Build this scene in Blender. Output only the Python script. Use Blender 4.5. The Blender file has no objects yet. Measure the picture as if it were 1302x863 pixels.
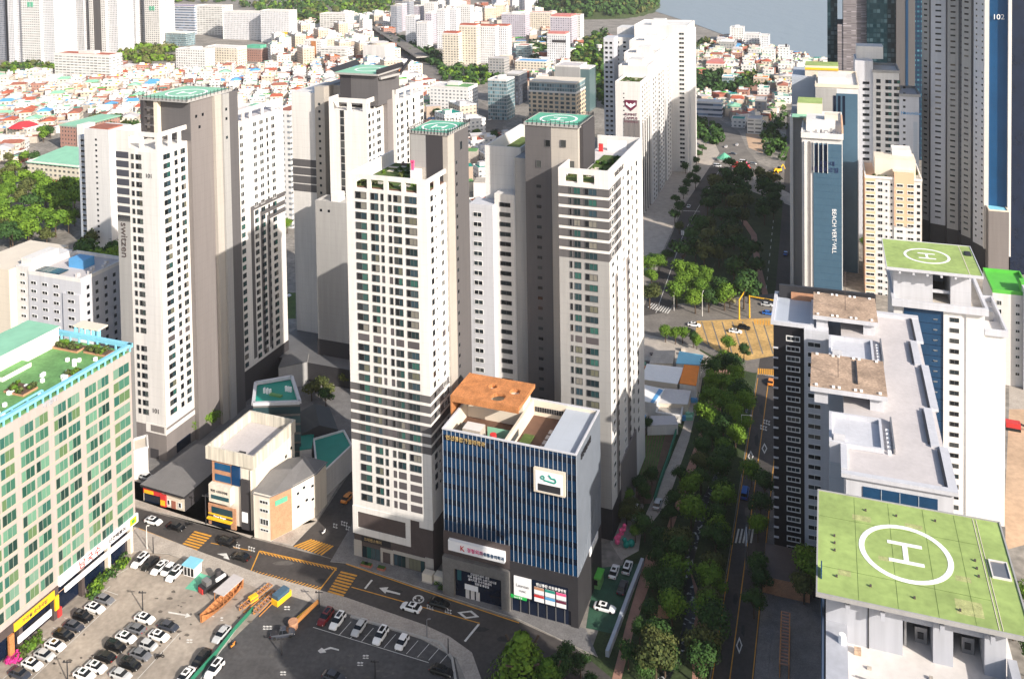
import bpy, math, random
from mathutils import Vector, Matrix
random.seed(11)
R_ = math.radians
col = bpy.context.scene.collection
sc = bpy.context.scene

# ------------------------------------------------------------------ camera
FPX, PY0, ROLL, PITCH, H = 1149.34, -48.085, -0.0148562, 0.0359896, 155.0
HL, HR = 0.361074, 0.335458
_r0 = Vector((1, 0, 0)); FW = Vector((0, math.cos(PITCH), -math.sin(PITCH))); _u0 = Vector((0, math.sin(PITCH), math.cos(PITCH)))
RT = _r0 * math.cos(ROLL) + _u0 * math.sin(ROLL); UP = _u0 * math.cos(ROLL) - _r0 * math.sin(ROLL)
CAM = Vector((0, 0, H))
cam_d = bpy.data.cameras.new('camera'); cam = bpy.data.objects.new('camera', cam_d); col.objects.link(cam)
cam_d.sensor_fit = 'HORIZONTAL'; cam_d.sensor_width = 36.0; cam_d.lens = 36.0 * FPX / 1302
cam_d.shift_x = 0.0; cam_d.shift_y = -(431.5 - PY0) / 1302
cam_d.clip_start = 1.0; cam_d.clip_end = 30000
m = Matrix.Identity(4)
for i in range(3):
    m[i][0] = RT[i]; m[i][1] = UP[i]; m[i][2] = -FW[i]; m[i][3] = CAM[i]
cam.matrix_world = m
sc.camera = cam

# ------------------------------------------------------------------ world, sun, exposure
SUN_HEADING, SUN_EL = R_(139), R_(27.5)          # heading clockwise from +Y
wd = bpy.data.worlds.new('World'); sc.world = wd; wd.use_nodes = True
nt = wd.node_tree; nt.nodes.clear()
sky = nt.nodes.new('ShaderNodeTexSky'); sky.sky_type = 'NISHITA'; sky.sun_disc = False
sky.sun_elevation = SUN_EL; sky.sun_rotation = SUN_HEADING; sky.air_density = 1.0; sky.dust_density = 2.6; sky.ozone_density = 1.0
bgn = nt.nodes.new('ShaderNodeBackground'); bgn.inputs['Strength'].default_value = 0.12
wo = nt.nodes.new('ShaderNodeOutputWorld')
nt.links.new(sky.outputs[0], bgn.inputs[0]); nt.links.new(bgn.outputs[0], wo.inputs[0])
sl = bpy.data.lights.new('sun', 'SUN'); sl.energy = 5.0; sl.angle = R_(0.5); sl.color = (1.0, 0.915, 0.81)
so = bpy.data.objects.new('sun', sl); col.objects.link(so)
sd = Vector((math.sin(SUN_HEADING) * math.cos(SUN_EL), math.cos(SUN_HEADING) * math.cos(SUN_EL), math.sin(SUN_EL)))
so.rotation_euler = (-sd).to_track_quat('-Z', 'Y').to_euler()
sc.view_settings.view_transform = 'Standard'; sc.view_settings.look = 'None'; sc.view_settings.gamma = 1
sc.view_settings.use_curve_mapping = False
sc.view_settings.exposure = 0.58
sc.render.engine = 'CYCLES'
sc.cycles.max_bounces = 5; sc.cycles.diffuse_bounces = 3; sc.cycles.glossy_bounces = 2; sc.cycles.transmission_bounces = 2
sc.cycles.use_denoising = True

# ------------------------------------------------------------------ frames: (s,t) street grid -> world
def W(s, t, z=0.0, h=HL):
    return Vector((s * math.cos(h) + t * math.sin(h), -s * math.sin(h) + t * math.cos(h), z))
def ray(px, py, z=0.0):
    d = FW + RT * ((px - 651) / FPX) - UP * ((py - PY0) / FPX)
    k = (z - H) / d.z
    return CAM + d * k
def at(px, py, z=0.0, h=HL):
    P = ray(px, py, z)
    return (P.x * math.cos(h) - P.y * math.sin(h), P.x * math.sin(h) + P.y * math.cos(h))
def toST(x, y, h):
    return (x * math.cos(h) - y * math.sin(h), x * math.sin(h) + y * math.cos(h))
def proj(P):
    d = Vector(P) - CAM; q = d.dot(FW)
    return (651 + FPX * d.dot(RT) / q, PY0 - FPX * d.dot(UP) / q)
def zof(px, yb, yt):
    s, t = at(px, yb); lo, hi = 0, 400
    for _ in range(40):
        mm = (lo + hi) / 2
        if proj(W(s, t, mm))[1] > yt: lo = mm
        else: hi = mm
    return lo

# ------------------------------------------------------------------ materials
def nodes(name):
    mt = bpy.data.materials.new(name); mt.use_nodes = True
    n = mt.node_tree; b = n.nodes['Principled BSDF']
    return mt, n, b
def mat(name, rgb, rough=0.7, noise=0.12, scale=0.4, metal=0.0, spec=0.4, streak=False, randv=0.0, bump=0.0, fine=0.0, joint=0.0):
    mt, n, b = nodes(name)
    b.inputs['Roughness'].default_value = rough; b.inputs['Metallic'].default_value = metal
    b.inputs['Specular IOR Level'].default_value = spec
    tc = n.nodes.new('ShaderNodeTexCoord'); mp = n.nodes.new('ShaderNodeMapping')
    n.links.new(tc.outputs['Object'], mp.inputs[0])
    if streak: mp.inputs['Scale'].default_value = (1, 1, 0.06)
    nz = n.nodes.new('ShaderNodeTexNoise'); nz.inputs['Scale'].default_value = scale; nz.inputs['Detail'].default_value = 5; nz.inputs['Roughness'].default_value = 0.65
    n.links.new(mp.outputs[0], nz.inputs[0])
    mr = n.nodes.new('ShaderNodeMapRange'); mr.inputs[1].default_value = 0.3; mr.inputs[2].default_value = 0.7
    mr.inputs[3].default_value = 1 - noise; mr.inputs[4].default_value = 1 + noise * 0.6
    n.links.new(nz.outputs[0], mr.inputs[0])
    v = mr.outputs[0]
    if fine:
        n2 = n.nodes.new('ShaderNodeTexNoise'); n2.inputs['Scale'].default_value = 1.3 if streak else scale * 9; n2.inputs['Detail'].default_value = 3
        n.links.new((mp if streak else tc).outputs[0 if streak else 'Object'], n2.inputs[0])
        m2 = n.nodes.new('ShaderNodeMapRange'); m2.inputs[1].default_value = 0.3; m2.inputs[2].default_value = 0.7; m2.inputs[3].default_value = 1 - fine * (2.6 if streak else 1); m2.inputs[4].default_value = 1 + fine
        n.links.new(n2.outputs[0], m2.inputs[0])
        mm = n.nodes.new('ShaderNodeMath'); mm.operation = 'MULTIPLY'; n.links.new(v, mm.inputs[0]); n.links.new(m2.outputs[0], mm.inputs[1]); v = mm.outputs[0]
    if joint:
        sx = n.nodes.new('ShaderNodeSeparateXYZ'); n.links.new(tc.outputs['Object'], sx.inputs[0]); prev = v
        for ax, per, wd_ in ((2, joint, .03), (0, 3.6, .012), (1, 3.6, .012)):
            q = []
            for op, val in (('DIVIDE', per), ('FRACT', None), ('LESS_THAN', wd_), ('MULTIPLY', -.13), ('ADD', 1.0)):
                k = n.nodes.new('ShaderNodeMath'); k.operation = op; n.links.new(q[-1].outputs[0] if q else sx.outputs[ax], k.inputs[0])
                if val is not None: k.inputs[1].default_value = val
                q.append(k)
            mm = n.nodes.new('ShaderNodeMath'); mm.operation = 'MULTIPLY'; n.links.new(prev, mm.inputs[0]); n.links.new(q[-1].outputs[0], mm.inputs[1]); prev = mm.outputs[0]
        v = prev
    if randv:
        oi = n.nodes.new('ShaderNodeObjectInfo'); m3 = n.nodes.new('ShaderNodeMapRange'); m3.inputs[3].default_value = 1 - randv; m3.inputs[4].default_value = 1 + randv
        n.links.new(oi.outputs['Random'], m3.inputs[0])
        mm = n.nodes.new('ShaderNodeMath'); mm.operation = 'MULTIPLY'; n.links.new(v, mm.inputs[0]); n.links.new(m3.outputs[0], mm.inputs[1]); v = mm.outputs[0]
    vm = n.nodes.new('ShaderNodeVectorMath'); vm.operation = 'SCALE'; vm.inputs[0].default_value = rgb
    n.links.new(v, vm.inputs['Scale']); n.links.new(vm.outputs[0], b.inputs['Base Color'])
    if bump:
        bp = n.nodes.new('ShaderNodeBump'); bp.inputs['Strength'].default_value = bump; n.links.new(nz.outputs[0], bp.inputs['Height']); n.links.new(bp.outputs[0], b.inputs['Normal'])
    return mt
def ramp_mat(name, cols, rough=0.12, spec=0.5, island=True):
    """colour picked at random for each pane or object"""
    mt, n, b = nodes(name)
    b.inputs['Roughness'].default_value = rough; b.inputs['Specular IOR Level'].default_value = spec
    oi = n.nodes.new('ShaderNodeObjectInfo'); g = n.nodes.new('ShaderNodeNewGeometry')
    ad = n.nodes.new('ShaderNodeMath'); ad.operation = 'ADD'; fr = n.nodes.new('ShaderNodeMath'); fr.operation = 'FRACT'
    n.links.new(oi.outputs['Random'], ad.inputs[0])
    if island: n.links.new(g.outputs['Random Per Island'], ad.inputs[1])
    else: ad.inputs[1].default_value = 0
    n.links.new(ad.outputs[0], fr.inputs[0])
    cr = n.nodes.new('ShaderNodeValToRGB'); cr.color_ramp.interpolation = 'CONSTANT'
    e = cr.color_ramp.elements
    e[0].position = 0; e[0].color = (*cols[0], 1)
    e[1].position = 1 / len(cols); e[1].color = (*cols[1], 1)
    for i in range(2, len(cols)):
        x = e.new(i / len(cols)); x.color = (*cols[i], 1)
    n.links.new(fr.outputs[0], cr.inputs[0]); n.links.new(cr.outputs[0], b.inputs['Base Color'])
    return mt
def facade_mat(name, wall, glass, pu=3.2, pz=2.8, fu=0.5, fz=0.5, band=False, rough=0.7, every=0):
    """far building facade: a window pattern in the wall's own metres"""
    mt, n, b = nodes(name)
    tc = n.nodes.new('ShaderNodeTexCoord'); sx = n.nodes.new('ShaderNodeSeparateXYZ'); n.links.new(tc.outputs['Object'], sx.inputs[0])
    sn = n.nodes.new('ShaderNodeSeparateXYZ'); n.links.new(tc.outputs['Normal'], sn.inputs[0])
    def M(op, a, bb=None, c=None):
        q = n.nodes.new('ShaderNodeMath'); q.operation = op
        for i, x in enumerate((a, bb, c)):
            if x is None: continue
            if isinstance(x, (int, float)): q.inputs[i].default_value = x
            else: n.links.new(x, q.inputs[i])
        return q.outputs[0]
    ax = M('ABSOLUTE', sn.outputs[0]); side = M('GREATER_THAN', ax, 0.5)
    u = M('ADD', M('MULTIPLY', sx.outputs[1], side), M('MULTIPLY', sx.outputs[0], M('SUBTRACT', 1, side)))
    fx = M('FRACT', M('DIVIDE', M('ADD', u, 500.3), pu)); fzz = M('FRACT', M('DIVIDE', M('ADD', sx.outputs[2], 0.2), pz))
    mu = M('LESS_THAN', M('ABSOLUTE', M('SUBTRACT', fx, 0.5)), fu / 2)
    mz = M('LESS_THAN', M('ABSOLUTE', M('SUBTRACT', fzz, 0.55)), fz / 2)
    up = M('LESS_THAN', M('ABSOLUTE', sn.outputs[2]), 0.5)
    mk = M('MULTIPLY', mz, up)
    if not band: mk = M('MULTIPLY', mk, mu)
    if every:
        f3 = M('FRACT', M('DIVIDE', M('ADD', u, 500.3), pu * every)); mk = M('MULTIPLY', mk, M('GREATER_THAN', f3, 1.0 / every))
    # per-window variation
    cell = n.nodes.new('ShaderNodeTexWhiteNoise'); cv = n.nodes.new('ShaderNodeCombineXYZ')
    n.links.new(M('FLOOR', M('DIVIDE', M('ADD', u, 500.3), pu)), cv.inputs[0]); n.links.new(M('FLOOR', M('DIVIDE', M('ADD', sx.outputs[2], 0.2), pz)), cv.inputs[1]); n.links.new(side, cv.inputs[2])
    n.links.new(cv.outputs[0], cell.inputs['Vector'])
    gl = n.nodes.new('ShaderNodeMix'); gl.data_type = 'RGBA'; gl.inputs[6].default_value = (*glass, 1); gl.inputs[7].default_value = (min(1, glass[0] * 3 + .06), min(1, glass[1] * 3 + .06), min(1, glass[2] * 3 + .06), 1)
    n.links.new(M('POWER', cell.outputs[0], 2.5), gl.inputs[0])
    nz = n.nodes.new('ShaderNodeTexNoise'); nz.inputs['Scale'].default_value = 0.15; nz.inputs['Detail'].default_value = 4; n.links.new(tc.outputs['Object'], nz.inputs[0])
    mr = n.nodes.new('ShaderNodeMapRange'); mr.inputs[3].default_value = 0.82; mr.inputs[4].default_value = 1.12; n.links.new(nz.outputs[0], mr.inputs[0])
    vm = n.nodes.new('ShaderNodeVectorMath'); vm.operation = 'SCALE'; vm.inputs[0].default_value = wall; n.links.new(mr.outputs[0], vm.inputs['Scale'])
    mx = n.nodes.new('ShaderNodeMix'); mx.data_type = 'RGBA'; n.links.new(mk, mx.inputs[0]); n.links.new(vm.outputs[0], mx.inputs[6]); n.links.new(gl.outputs[2], mx.inputs[7])
    n.links.new(mx.outputs[2], b.inputs['Base Color'])
    n.links.new(M('SUBTRACT', rough, M('MULTIPLY', mk, rough - 0.15)), b.inputs['Roughness'])
    return mt
M = {}
M['white'] = mat('white_paint', (.70, .68, .655), .6, .13, .12, streak=True, fine=.03, joint=2.7)
M['white2'] = mat('white_panel', (.64, .63, .62), .6, .13, .15, streak=True, fine=.03, joint=2.7)
M['cream'] = mat('cream_paint', (.66, .59, .49), .7, .08, .15, streak=True, joint=2.7)
M['beige'] = mat('beige_paint', (.40, .37, .335), .7, .14, .1, streak=True, fine=.03, joint=2.7)
M['lgray'] = mat('light_grey_paint', (.34, .335, .33), .7, .14, .1, streak=True, fine=.03, joint=2.7)
M['gray'] = mat('warm_grey_paint', (.105, .100, .104), .7, .08, .1, streak=True, fine=.03, joint=2.7)
M['pinkgray'] = mat('taupe_paint', (.19, .172, .168), .7, .14, .1, streak=True, fine=.03, joint=2.7)
M['dgray'] = mat('dark_grey_paint', (.045, .042, .047), .7, .1, .1, streak=True)
M['slate'] = mat('slate_panel', (.06, .062, .08), .6, .1, .2)
M['brown'] = mat('brown_tile', (.075, .058, .056), .6, .15, .6, fine=.12)
M['podium'] = mat('dark_podium_stone', (.030, .029, .033), .6, .15, .6, fine=.1)
M['stone'] = mat('grey_stone', (.16, .155, .15), .6, .2, .8, fine=.15)
M['bluewhite'] = mat('cool_white_paint', (.52, .53, .57), .6, .06, .12, streak=True, fine=.03, joint=2.7)
M['bluegray'] = mat('blue_grey_paint', (.40, .44, .50), .6, .06, .12, streak=True, joint=2.7)
M['black'] = mat('black_panel', (.012, .012, .016), .5, .1, .2)
M['navy'] = mat('navy_panel', (.012, .05, .115), .3, .15, .2, fine=.08)
M['navyblk'] = mat('navy_glass', (.006, .012, .03), .12, .3, .2)
M['blueA'] = mat('blue_vision_glass', (.004, .032, .088), .1, .7, .05)  # strong broad noise paints gradient reflections into both blue glass colours
M['blueB'] = mat('dark_blue_spandrel_glass', (.002, .010, .03), .15, .6, .09)
M['ribside'] = mat('grey_blue_side_cladding', (.19, .215, .255), .6, .08, .3)
M['bigblue'] = mat('deep_blue_flank', (.012, .075, .19), .3, .15, .1)
M['blueglass'] = ramp_mat('blue_curtain_glass', [(.004, .04, .12), (.003, .012, .035), (.008, .06, .16), (.004, .02, .06), (.010, .08, .19), (.003, .014, .05)], .12, .3)
M['tealglass'] = ramp_mat('teal_tower_glass', [(.01, .05, .07), (.015, .07, .09), (.008, .035, .05), (.02, .09, .11)], .08)
M['clad'] = mat('blue_clad_panel', (.055, .115, .175), .45, .08, .1, fine=.04)
M['conc'] = mat('bare_concrete', (.42, .38, .33), .85, .22, .35, fine=.12, bump=.1)
M['rust'] = mat('stained_concrete', (.40, .29, .21), .85, .4, .25, fine=.25)
M['roofg'] = mat('grey_roof_coat', (.50, .47, .47), .8, .1, .15, fine=.05)
M['roofd'] = mat('dark_roof_sheet', (.13, .13, .135), .6, .12, .2, fine=.05)
M['roofl'] = mat('pale_roof_coat', (.62, .59, .57), .8, .1, .12, fine=.05)
M['green'] = mat('green_roof_coat', (.13, .30, .10), .7, .3, .16, fine=.15)
M['padgreen'] = mat('faded_green_deck', (.31, .41, .13), .75, .24, .10, fine=.12)
M['mint'] = mat('mint_deck', (.12, .42, .28), .6, .15, .2, fine=.08)
M['mint2'] = mat('mint_roof', (.25, .52, .36), .6, .12, .2)
M['teal'] = mat('teal_roof_coat', (.01, .26, .20), .6, .12, .2)
M['brightgreen'] = mat('bright_green_coat', (.10, .46, .06), .6, .1, .2)
M['turq'] = mat('turquoise_steel', (.22, .55, .70), .5, .08, .5)
M['yellow'] = mat('yellow_paint', (.85, .48, .02), .5, .06, .8)
M['orange'] = mat('orange_timber', (.46, .19, .07), .7, .35, .35, fine=.22)
M['brick'] = mat('orange_brick', (.46, .24, .14), .8, .2, .8, fine=.2)
M['redbrick'] = mat('red_brick', (.30, .11, .075), .8, .2, .6, fine=.15)
M['peach'] = mat('peach_paint', (.66, .42, .28), .7, .06, .1, streak=True)
M['metal'] = mat('grey_metal', (.30, .30, .31), .4, .1, .5, metal=.6)
M['dmetal'] = mat('dark_metal', (.04, .04, .045), .5, .1, .5, metal=.3)
M['frame'] = mat('white_frame', (.72, .72, .71), .5, .03, .5)
M['gframe'] = mat('pale_green_frame', (.30, .33, .28), .5, .03, .5)
M['dframe'] = mat('dark_frame', (.10, .10, .105), .5, .03, .5)
M['panel'] = mat('grey_infill_panel', (.09, .08, .086), .5, .08, .3, randv=.12)
M['glass'] = ramp_mat('flat_window_glass', [(.018, .05, .055), (.02, .075, .07), (.010, .022, .028), (.03, .11, .09), (.014, .035, .045), (.05, .08, .09), (.012, .028, .03), (.02, .085, .075), (.14, .14, .10), (.03, .06, .08), (.20, .19, .165)], .08)
M['dglass'] = ramp_mat('dim_window_glass', [(.008, .010, .014), (.014, .02, .025), (.02, .03, .035), (.006, .008, .01), (.05, .055, .055)], .12)
M['gglass'] = ramp_mat('green_office_glass', [(.04, .13, .09), (.08, .20, .14), (.02, .075, .055), (.12, .26, .18), (.012, .04, .035), (.06, .17, .12), (.10, .17, .08), (.03, .11, .09), (.14, .25, .19)], .12)
M['ocream'] = mat('peach_cream_tile', (.42, .355, .335), .7, .1, .15, streak=True, fine=.03)
M['soil'] = mat('garden_soil', (.12, .075, .05), .9, .3, .5, fine=.2)
M['grass'] = mat('grass', (.075, .12, .025), .9, .4, .3, fine=.3)
M['deck'] = mat('brown_deck', (.14, .075, .05), .7, .2, .6)
M['red'] = mat('red_paint', (.55, .04, .04), .5, .05, .5)
M['pink'] = mat('pink_paint', (.75, .10, .25), .5, .05, .5)
M['sblue'] = mat('sky_blue_sheet', (.10, .33, .62), .5, .1, .4)
M['signwhite'] = mat('sign_white', (.85, .85, .86), .5, .02, .5)
M['signblack'] = mat('sign_black', (.02, .02, .025), .5, .02, .5)
M['signgreen'] = mat('sign_green', (.02, .45, .08), .5, .02, .5)
M['gold'] = mat('gold_letter', (.42, .30, .13), .4, .02, .5)
M['plum'] = mat('plum_emblem', (.14, .02, .05), .5, .02, .5)
M['trunk'] = mat('bark', (.09, .06, .04), .9, .3, 1.5)

# ------------------------------------------------------------------ mesh builder
class MB:
    def __init__(s): s.v = []; s.f = []; s.mi = []; s.ml = []
    def _m(s, mt):
        if isinstance(mt, str): mt = M[mt]
        if mt not in s.ml: s.ml.append(mt)
        return s.ml.index(mt)
    def box(s, x0, x1, y0, y1, z0, z1, mt, top=None):
        return s.prism([(x0, y0), (x1, y0), (x1, y1), (x0, y1)], z0, z1, mt, top)
    def prism(s, poly, z0, z1, mt, top=None):
        b = len(s.v); n = len(poly); k = s._m(mt); kt = s._m(top) if top else k
        s.v += [(x, y, z0) for x, y in poly] + [(x, y, z1) for x, y in poly]
        for i in range(n):
            j = (i + 1) % n; s.f.append((b + i, b + j, b + n + j, b + n + i)); s.mi.append(k)
        s.f.append(tuple(range(b + n, b + 2 * n))); s.mi.append(kt)
        s.f.append(tuple(reversed(range(b, b + n)))); s.mi.append(k)
        return s
    def face(s, pts, mt):
        b = len(s.v); s.v += [tuple(p) for p in pts]; s.f.append(tuple(range(b, b + len(pts)))); s.mi.append(s._m(mt)); return s
    def ring(s, x0, x1, y0, y1, z0, z1, w, mt):
        """four wall strips round a rectangle (a parapet)"""
        s.box(x0, x1, y0, y0 + w, z0, z1, mt); s.box(x0, x1, y1 - w, y1, z0, z1, mt)
        s.box(x0, x0 + w, y0 + w, y1 - w, z0, z1, mt); s.box(x1 - w, x1, y0 + w, y1 - w, z0, z1, mt); return s
    def bar(s, p, q, w, mt):
        p = Vector(p); q = Vector(q); d = (q - p).normalized(); a = d.cross(Vector((0, 0, 1)))
        if a.length < 1e-3: a = Vector((1, 0, 0))
        a.normalize(); c = d.cross(a); b = len(s.v); k = s._m(mt)
        for e in (p, q):
            for i, j in ((-1, -1), (1, -1), (1, 1), (-1, 1)): s.v.append(tuple(e + a * w * i / 2 + c * w * j / 2))
        for fc in ((0, 1, 5, 4), (1, 2, 6, 5), (2, 3, 7, 6), (3, 0, 4, 7), (3, 2, 1, 0), (4, 5, 6, 7)):
            s.f.append(tuple(b + i for i in fc)); s.mi.append(k)
        return s
    def cyl(s, x, y, z0, z1, r0, r1, mt, n=10, top=None):
        b = len(s.v); k = s._m(mt)
        for zz, rr in ((z0, r0), (z1, r1)):
            for i in range(n): s.v.append((x + rr * math.cos(6.2832 * i / n), y + rr * math.sin(6.2832 * i / n), zz))
        for i in range(n):
            j = (i + 1) % n; s.f.append((b + i, b + j, b + n + j, b + n + i)); s.mi.append(k)
        s.f.append(tuple(range(b + n, b + 2 * n))); s.mi.append(s._m(top) if top else k)
        s.f.append(tuple(reversed(range(b, b + n)))); s.mi.append(k); return s
    def mesh(s, name):
        me = bpy.data.meshes.new(name); me.from_pydata(s.v, [], s.f)
        for mt in s.ml: me.materials.append(mt)
        me.polygons.foreach_set('material_index', s.mi); me.update(); return me
    def build(s, name, parent=None, loc=(0, 0, 0), rz=0.0):
        o = bpy.data.objects.new(name, s.mesh(name)); col.objects.link(o)
        o.location = loc; o.rotation_euler = (0, 0, rz)
        if parent: o.parent = parent; KIDS.setdefault(parent.name, []).append(o)
        return o

FOOT = []
THINGS = []      # (object, label, landmark?) resolved at the end
def tag(o, label, cat, group=None, auto=False):
    o['label'] = label; o['category'] = cat
    if group: o['group'] = group
    THINGS.append((o, auto)); return o
def empty(name, loc, rz, label, cat, group=None, auto=False):
    o = bpy.data.objects.new(name, None); col.objects.link(o); o.empty_display_size = 1
    o.location = loc; o.rotation_euler = (0, 0, rz)
    return tag(o, label, cat, group, auto)
def structure(name, mb, loc=(0, 0, 0), rz=0.0, kind='structure'):
    o = mb.build(name, None, loc, rz); o['kind'] = kind; return o
KIDS = {}
def copy_thing(o, loc, rz, label, scale=None, group=None, auto=False):
    """a copy of a thing with copies of its parts and sub-parts (mesh data shared)"""
    r = o.copy(); col.objects.link(r); r.location = loc; r.rotation_euler = (0, 0, rz)
    if scale: r.scale = scale
    for ch in KIDS.get(o.name, ()):
        c = ch.copy(); col.objects.link(c); c.parent = r
        for g in KIDS.get(ch.name, ()):
            d = g.copy(); col.objects.link(d); d.parent = c
    r['label'] = label
    if group: r['group'] = group
    THINGS.append((r, auto)); return r

# window meshes ------------------------------------------------------
_wc = {}
def win_mb(w, h, st):
    b = MB(); d = .12
    if st[0] == 'p':                                  # blank grey infill panel
        b.box(-w / 2, w / 2, -.05, .02, 0, h, 'panel'); return b
    if st[0] == 's':                                  # small dark slot
        b.box(-w / 2, w / 2, -.04, .02, 0, h, 'dglass'); return b
    gl = {'w': 'glass', 'd': 'dglass', 'g': 'gglass', 'k': 'dglass', 'x': 'dglass'}[st[0]]
    fr = {'w': 'dframe', 'd': 'frame', 'g': 'gframe', 'k': 'dframe', 'x': 'frame'}[st[0]]
    n = int(st[1]) if len(st) > 1 else 2
    e = .09 if st[0] != 'x' else .22
    b.box(-w / 2, w / 2, -d, .02, h - e, h, fr); b.box(-w / 2, w / 2, -d, .02, 0, e, fr)
    b.box(-w / 2, -w / 2 + e, -d, .02, e, h - e, fr); b.box(w / 2 - e, w / 2, -d, .02, e, h - e, fr)
    pw = (w - 2 * e) / n
    b.box(-w / 2 + e, w / 2 - e, -.04, .02, e, h - e, gl)
    for i in range(1, n):
        x0 = -w / 2 + e + i * pw; b.box(x0 - .035, x0 + .035, -d + .02, -.041, e, h - e, fr)
    if st[0] in 'wg' and w > 1.8:      # half-drawn blind or darker sash behind one pane
        b.box(-w / 2 + e + .03, -w / 2 + e + pw - .04, -.055, -.042, e + .03, h - e - .03, 'dglass' if st[0] == 'w' else 'gglass')
    return b
def win_mesh(w, h, st):
    k = (round(w, 1), round(h, 1), st)
    if k not in _wc: _wc[k] = win_mb(k[0], k[1], st).mesh('window')
    return _wc[k]

class Bld:
    """a building: root Empty at its base on the street grid, parts as children, windows as parts"""
    def __init__(s, name, label, s0, s1, t0, t1, h=HL, cat='building', group=None, auto=False):
        FOOT.append((min(s0,s1), max(s0,s1), t0, t1, h)); s.h = h; s.s = (s0 + s1) / 2; s.t = (t0 + t1) / 2
        s.root = empty(name, W(s.s, s.t, 0, h), -h, label, cat, group, auto); s.wins = []; s.ps = []
    def new(s, name, under=None):
        b = MB(); s.ps.append((name, b, under)); return BP(s, b)
    def win(s, face, plane, u, z, w, h, st): s.wins.append((face, plane, u, z, w, h, st))
    def grid(s, face, plane, cols_, z_top, pitch, rows, h, st='w2', skip=()):
        """cols_: (u centre, width[, style]); rows downwards from z_top (sill+h = z_top)"""
        for r in range(rows):
            if r in skip: continue
            for c in cols_:
                s.win(face, plane, c[0], z_top - h - r * pitch, c[1], h, c[2] if len(c) > 2 else st)
    def done(s):
        last = {}
        for name, b, under in s.ps:
            if b.v: last[name] = b.build(name, last.get(under, s.root))
        ent = []
        for (f, p, u, z, w, h, st) in s.wins:
            if f == 'F': x, y, rz = u - s.s, p - s.t, 0
            elif f == 'R': x, y, rz = p - s.s, u - s.t, math.pi / 2
            else: x, y, rz = p - s.s, u - s.t, -math.pi / 2
            P = W(x + s.s, y + s.t, z, s.h); q = proj(P); d = (P - CAM).length
            vis = -20 < q[0] < 1322 and -20 < q[1] < 880
            ent.append(((w * h / d / d) * (1 if vis else .01) * (1 if st[0] != 's' else .6), x, y, z, rz, w, h, st))
        ent.sort(key=lambda e: -e[0])
        for e in ent[:100]:
            o = bpy.data.objects.new('window', win_mesh(e[5], e[6], e[7])); col.objects.link(o)
            o.location = (e[1], e[2], e[3]); o.rotation_euler = (0, 0, e[4]); o.parent = s.root
        if len(ent) > 100:
            B = MB()
            for e in ent[100:]:
                k = win_mb(round(e[5], 1), round(e[6], 1), e[7]); b0 = len(B.v); c, sn = math.cos(e[4]), math.sin(e[4])
                B.v += [(e[1] + x * c - y * sn, e[2] + x * sn + y * c, e[3] + z) for x, y, z in k.v]
                B.f += [tuple(b0 + i for i in f) for f in k.f]
                mp = [B._m(q) for q in k.ml]; B.mi += [mp[i] for i in k.mi]
            o = B.build('window', s.root); o['kind'] = 'stuff'
        return s.root
class BP:
    """MB in absolute grid coordinates of its building"""
    def __init__(s, B, b): s.B = B; s.b = b
    def box(s, x0, x1, y0, y1, z0, z1, mt, top=None): s.b.box(x0 - s.B.s, x1 - s.B.s, y0 - s.B.t, y1 - s.B.t, z0, z1, mt, top); return s
    def ring(s, x0, x1, y0, y1, z0, z1, w, mt): s.b.ring(x0 - s.B.s, x1 - s.B.s, y0 - s.B.t, y1 - s.B.t, z0, z1, w, mt); return s
    def prism(s, poly, z0, z1, mt, top=None): s.b.prism([(x - s.B.s, y - s.B.t) for x, y in poly], z0, z1, mt, top); return s
    def face(s, pts, mt): s.b.face([(x - s.B.s, y - s.B.t, z) for x, y, z in pts], mt); return s
    def bar(s, p, q, w, mt): s.b.bar((p[0] - s.B.s, p[1] - s.B.t, p[2]), (q[0] - s.B.s, q[1] - s.B.t, q[2]), w, mt); return s
    def cyl(s, x, y, z0, z1, r0, r1, mt, n=10, top=None): s.b.cyl(x - s.B.s, y - s.B.t, z0, z1, r0, r1, mt, n, top); return s
def letters(B, txt, face, plane, u, z, size, mt, extr=.08, rot=0.0, name='sign_lettering', spacing=1.0, align='CENTER'):
    """raised lettering as a mesh; face as for windows ('U' lies flat)"""
    cu = bpy.data.curves.new('lettering', 'FONT'); cu.body = txt; cu.size = size; cu.extrude = extr; cu.align_x = align; cu.align_y = 'CENTER'; cu.space_character = spacing
    t = bpy.data.objects.new('tmp', cu); col.objects.link(t)
    dg = bpy.context.evaluated_depsgraph_get(); me = bpy.data.meshes.new_from_object(t.evaluated_get(dg)); bpy.data.objects.remove(t)
    me.name = 'lettering'; me.materials.clear(); me.materials.append(M[mt] if isinstance(mt, str) else mt)
    o = bpy.data.objects.new(name, me); col.objects.link(o); o.parent = B.root
    if face == 'F': x, y, rz = u - B.s, plane - B.t, 0
    elif face == 'R': x, y, rz = plane - B.s, u - B.t, math.pi / 2
    else: x, y, rz = u - B.s, plane - B.t, 0
    base = Matrix.Rotation(rz, 4, 'Z') @ (Matrix.Rotation(math.pi / 2, 4, 'X') if face != 'U' else Matrix.Identity(4)) @ Matrix.Rotation(rot, 4, 'Z')
    o.matrix_local = Matrix.Translation((x, y, z)) @ base
    return o
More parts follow.
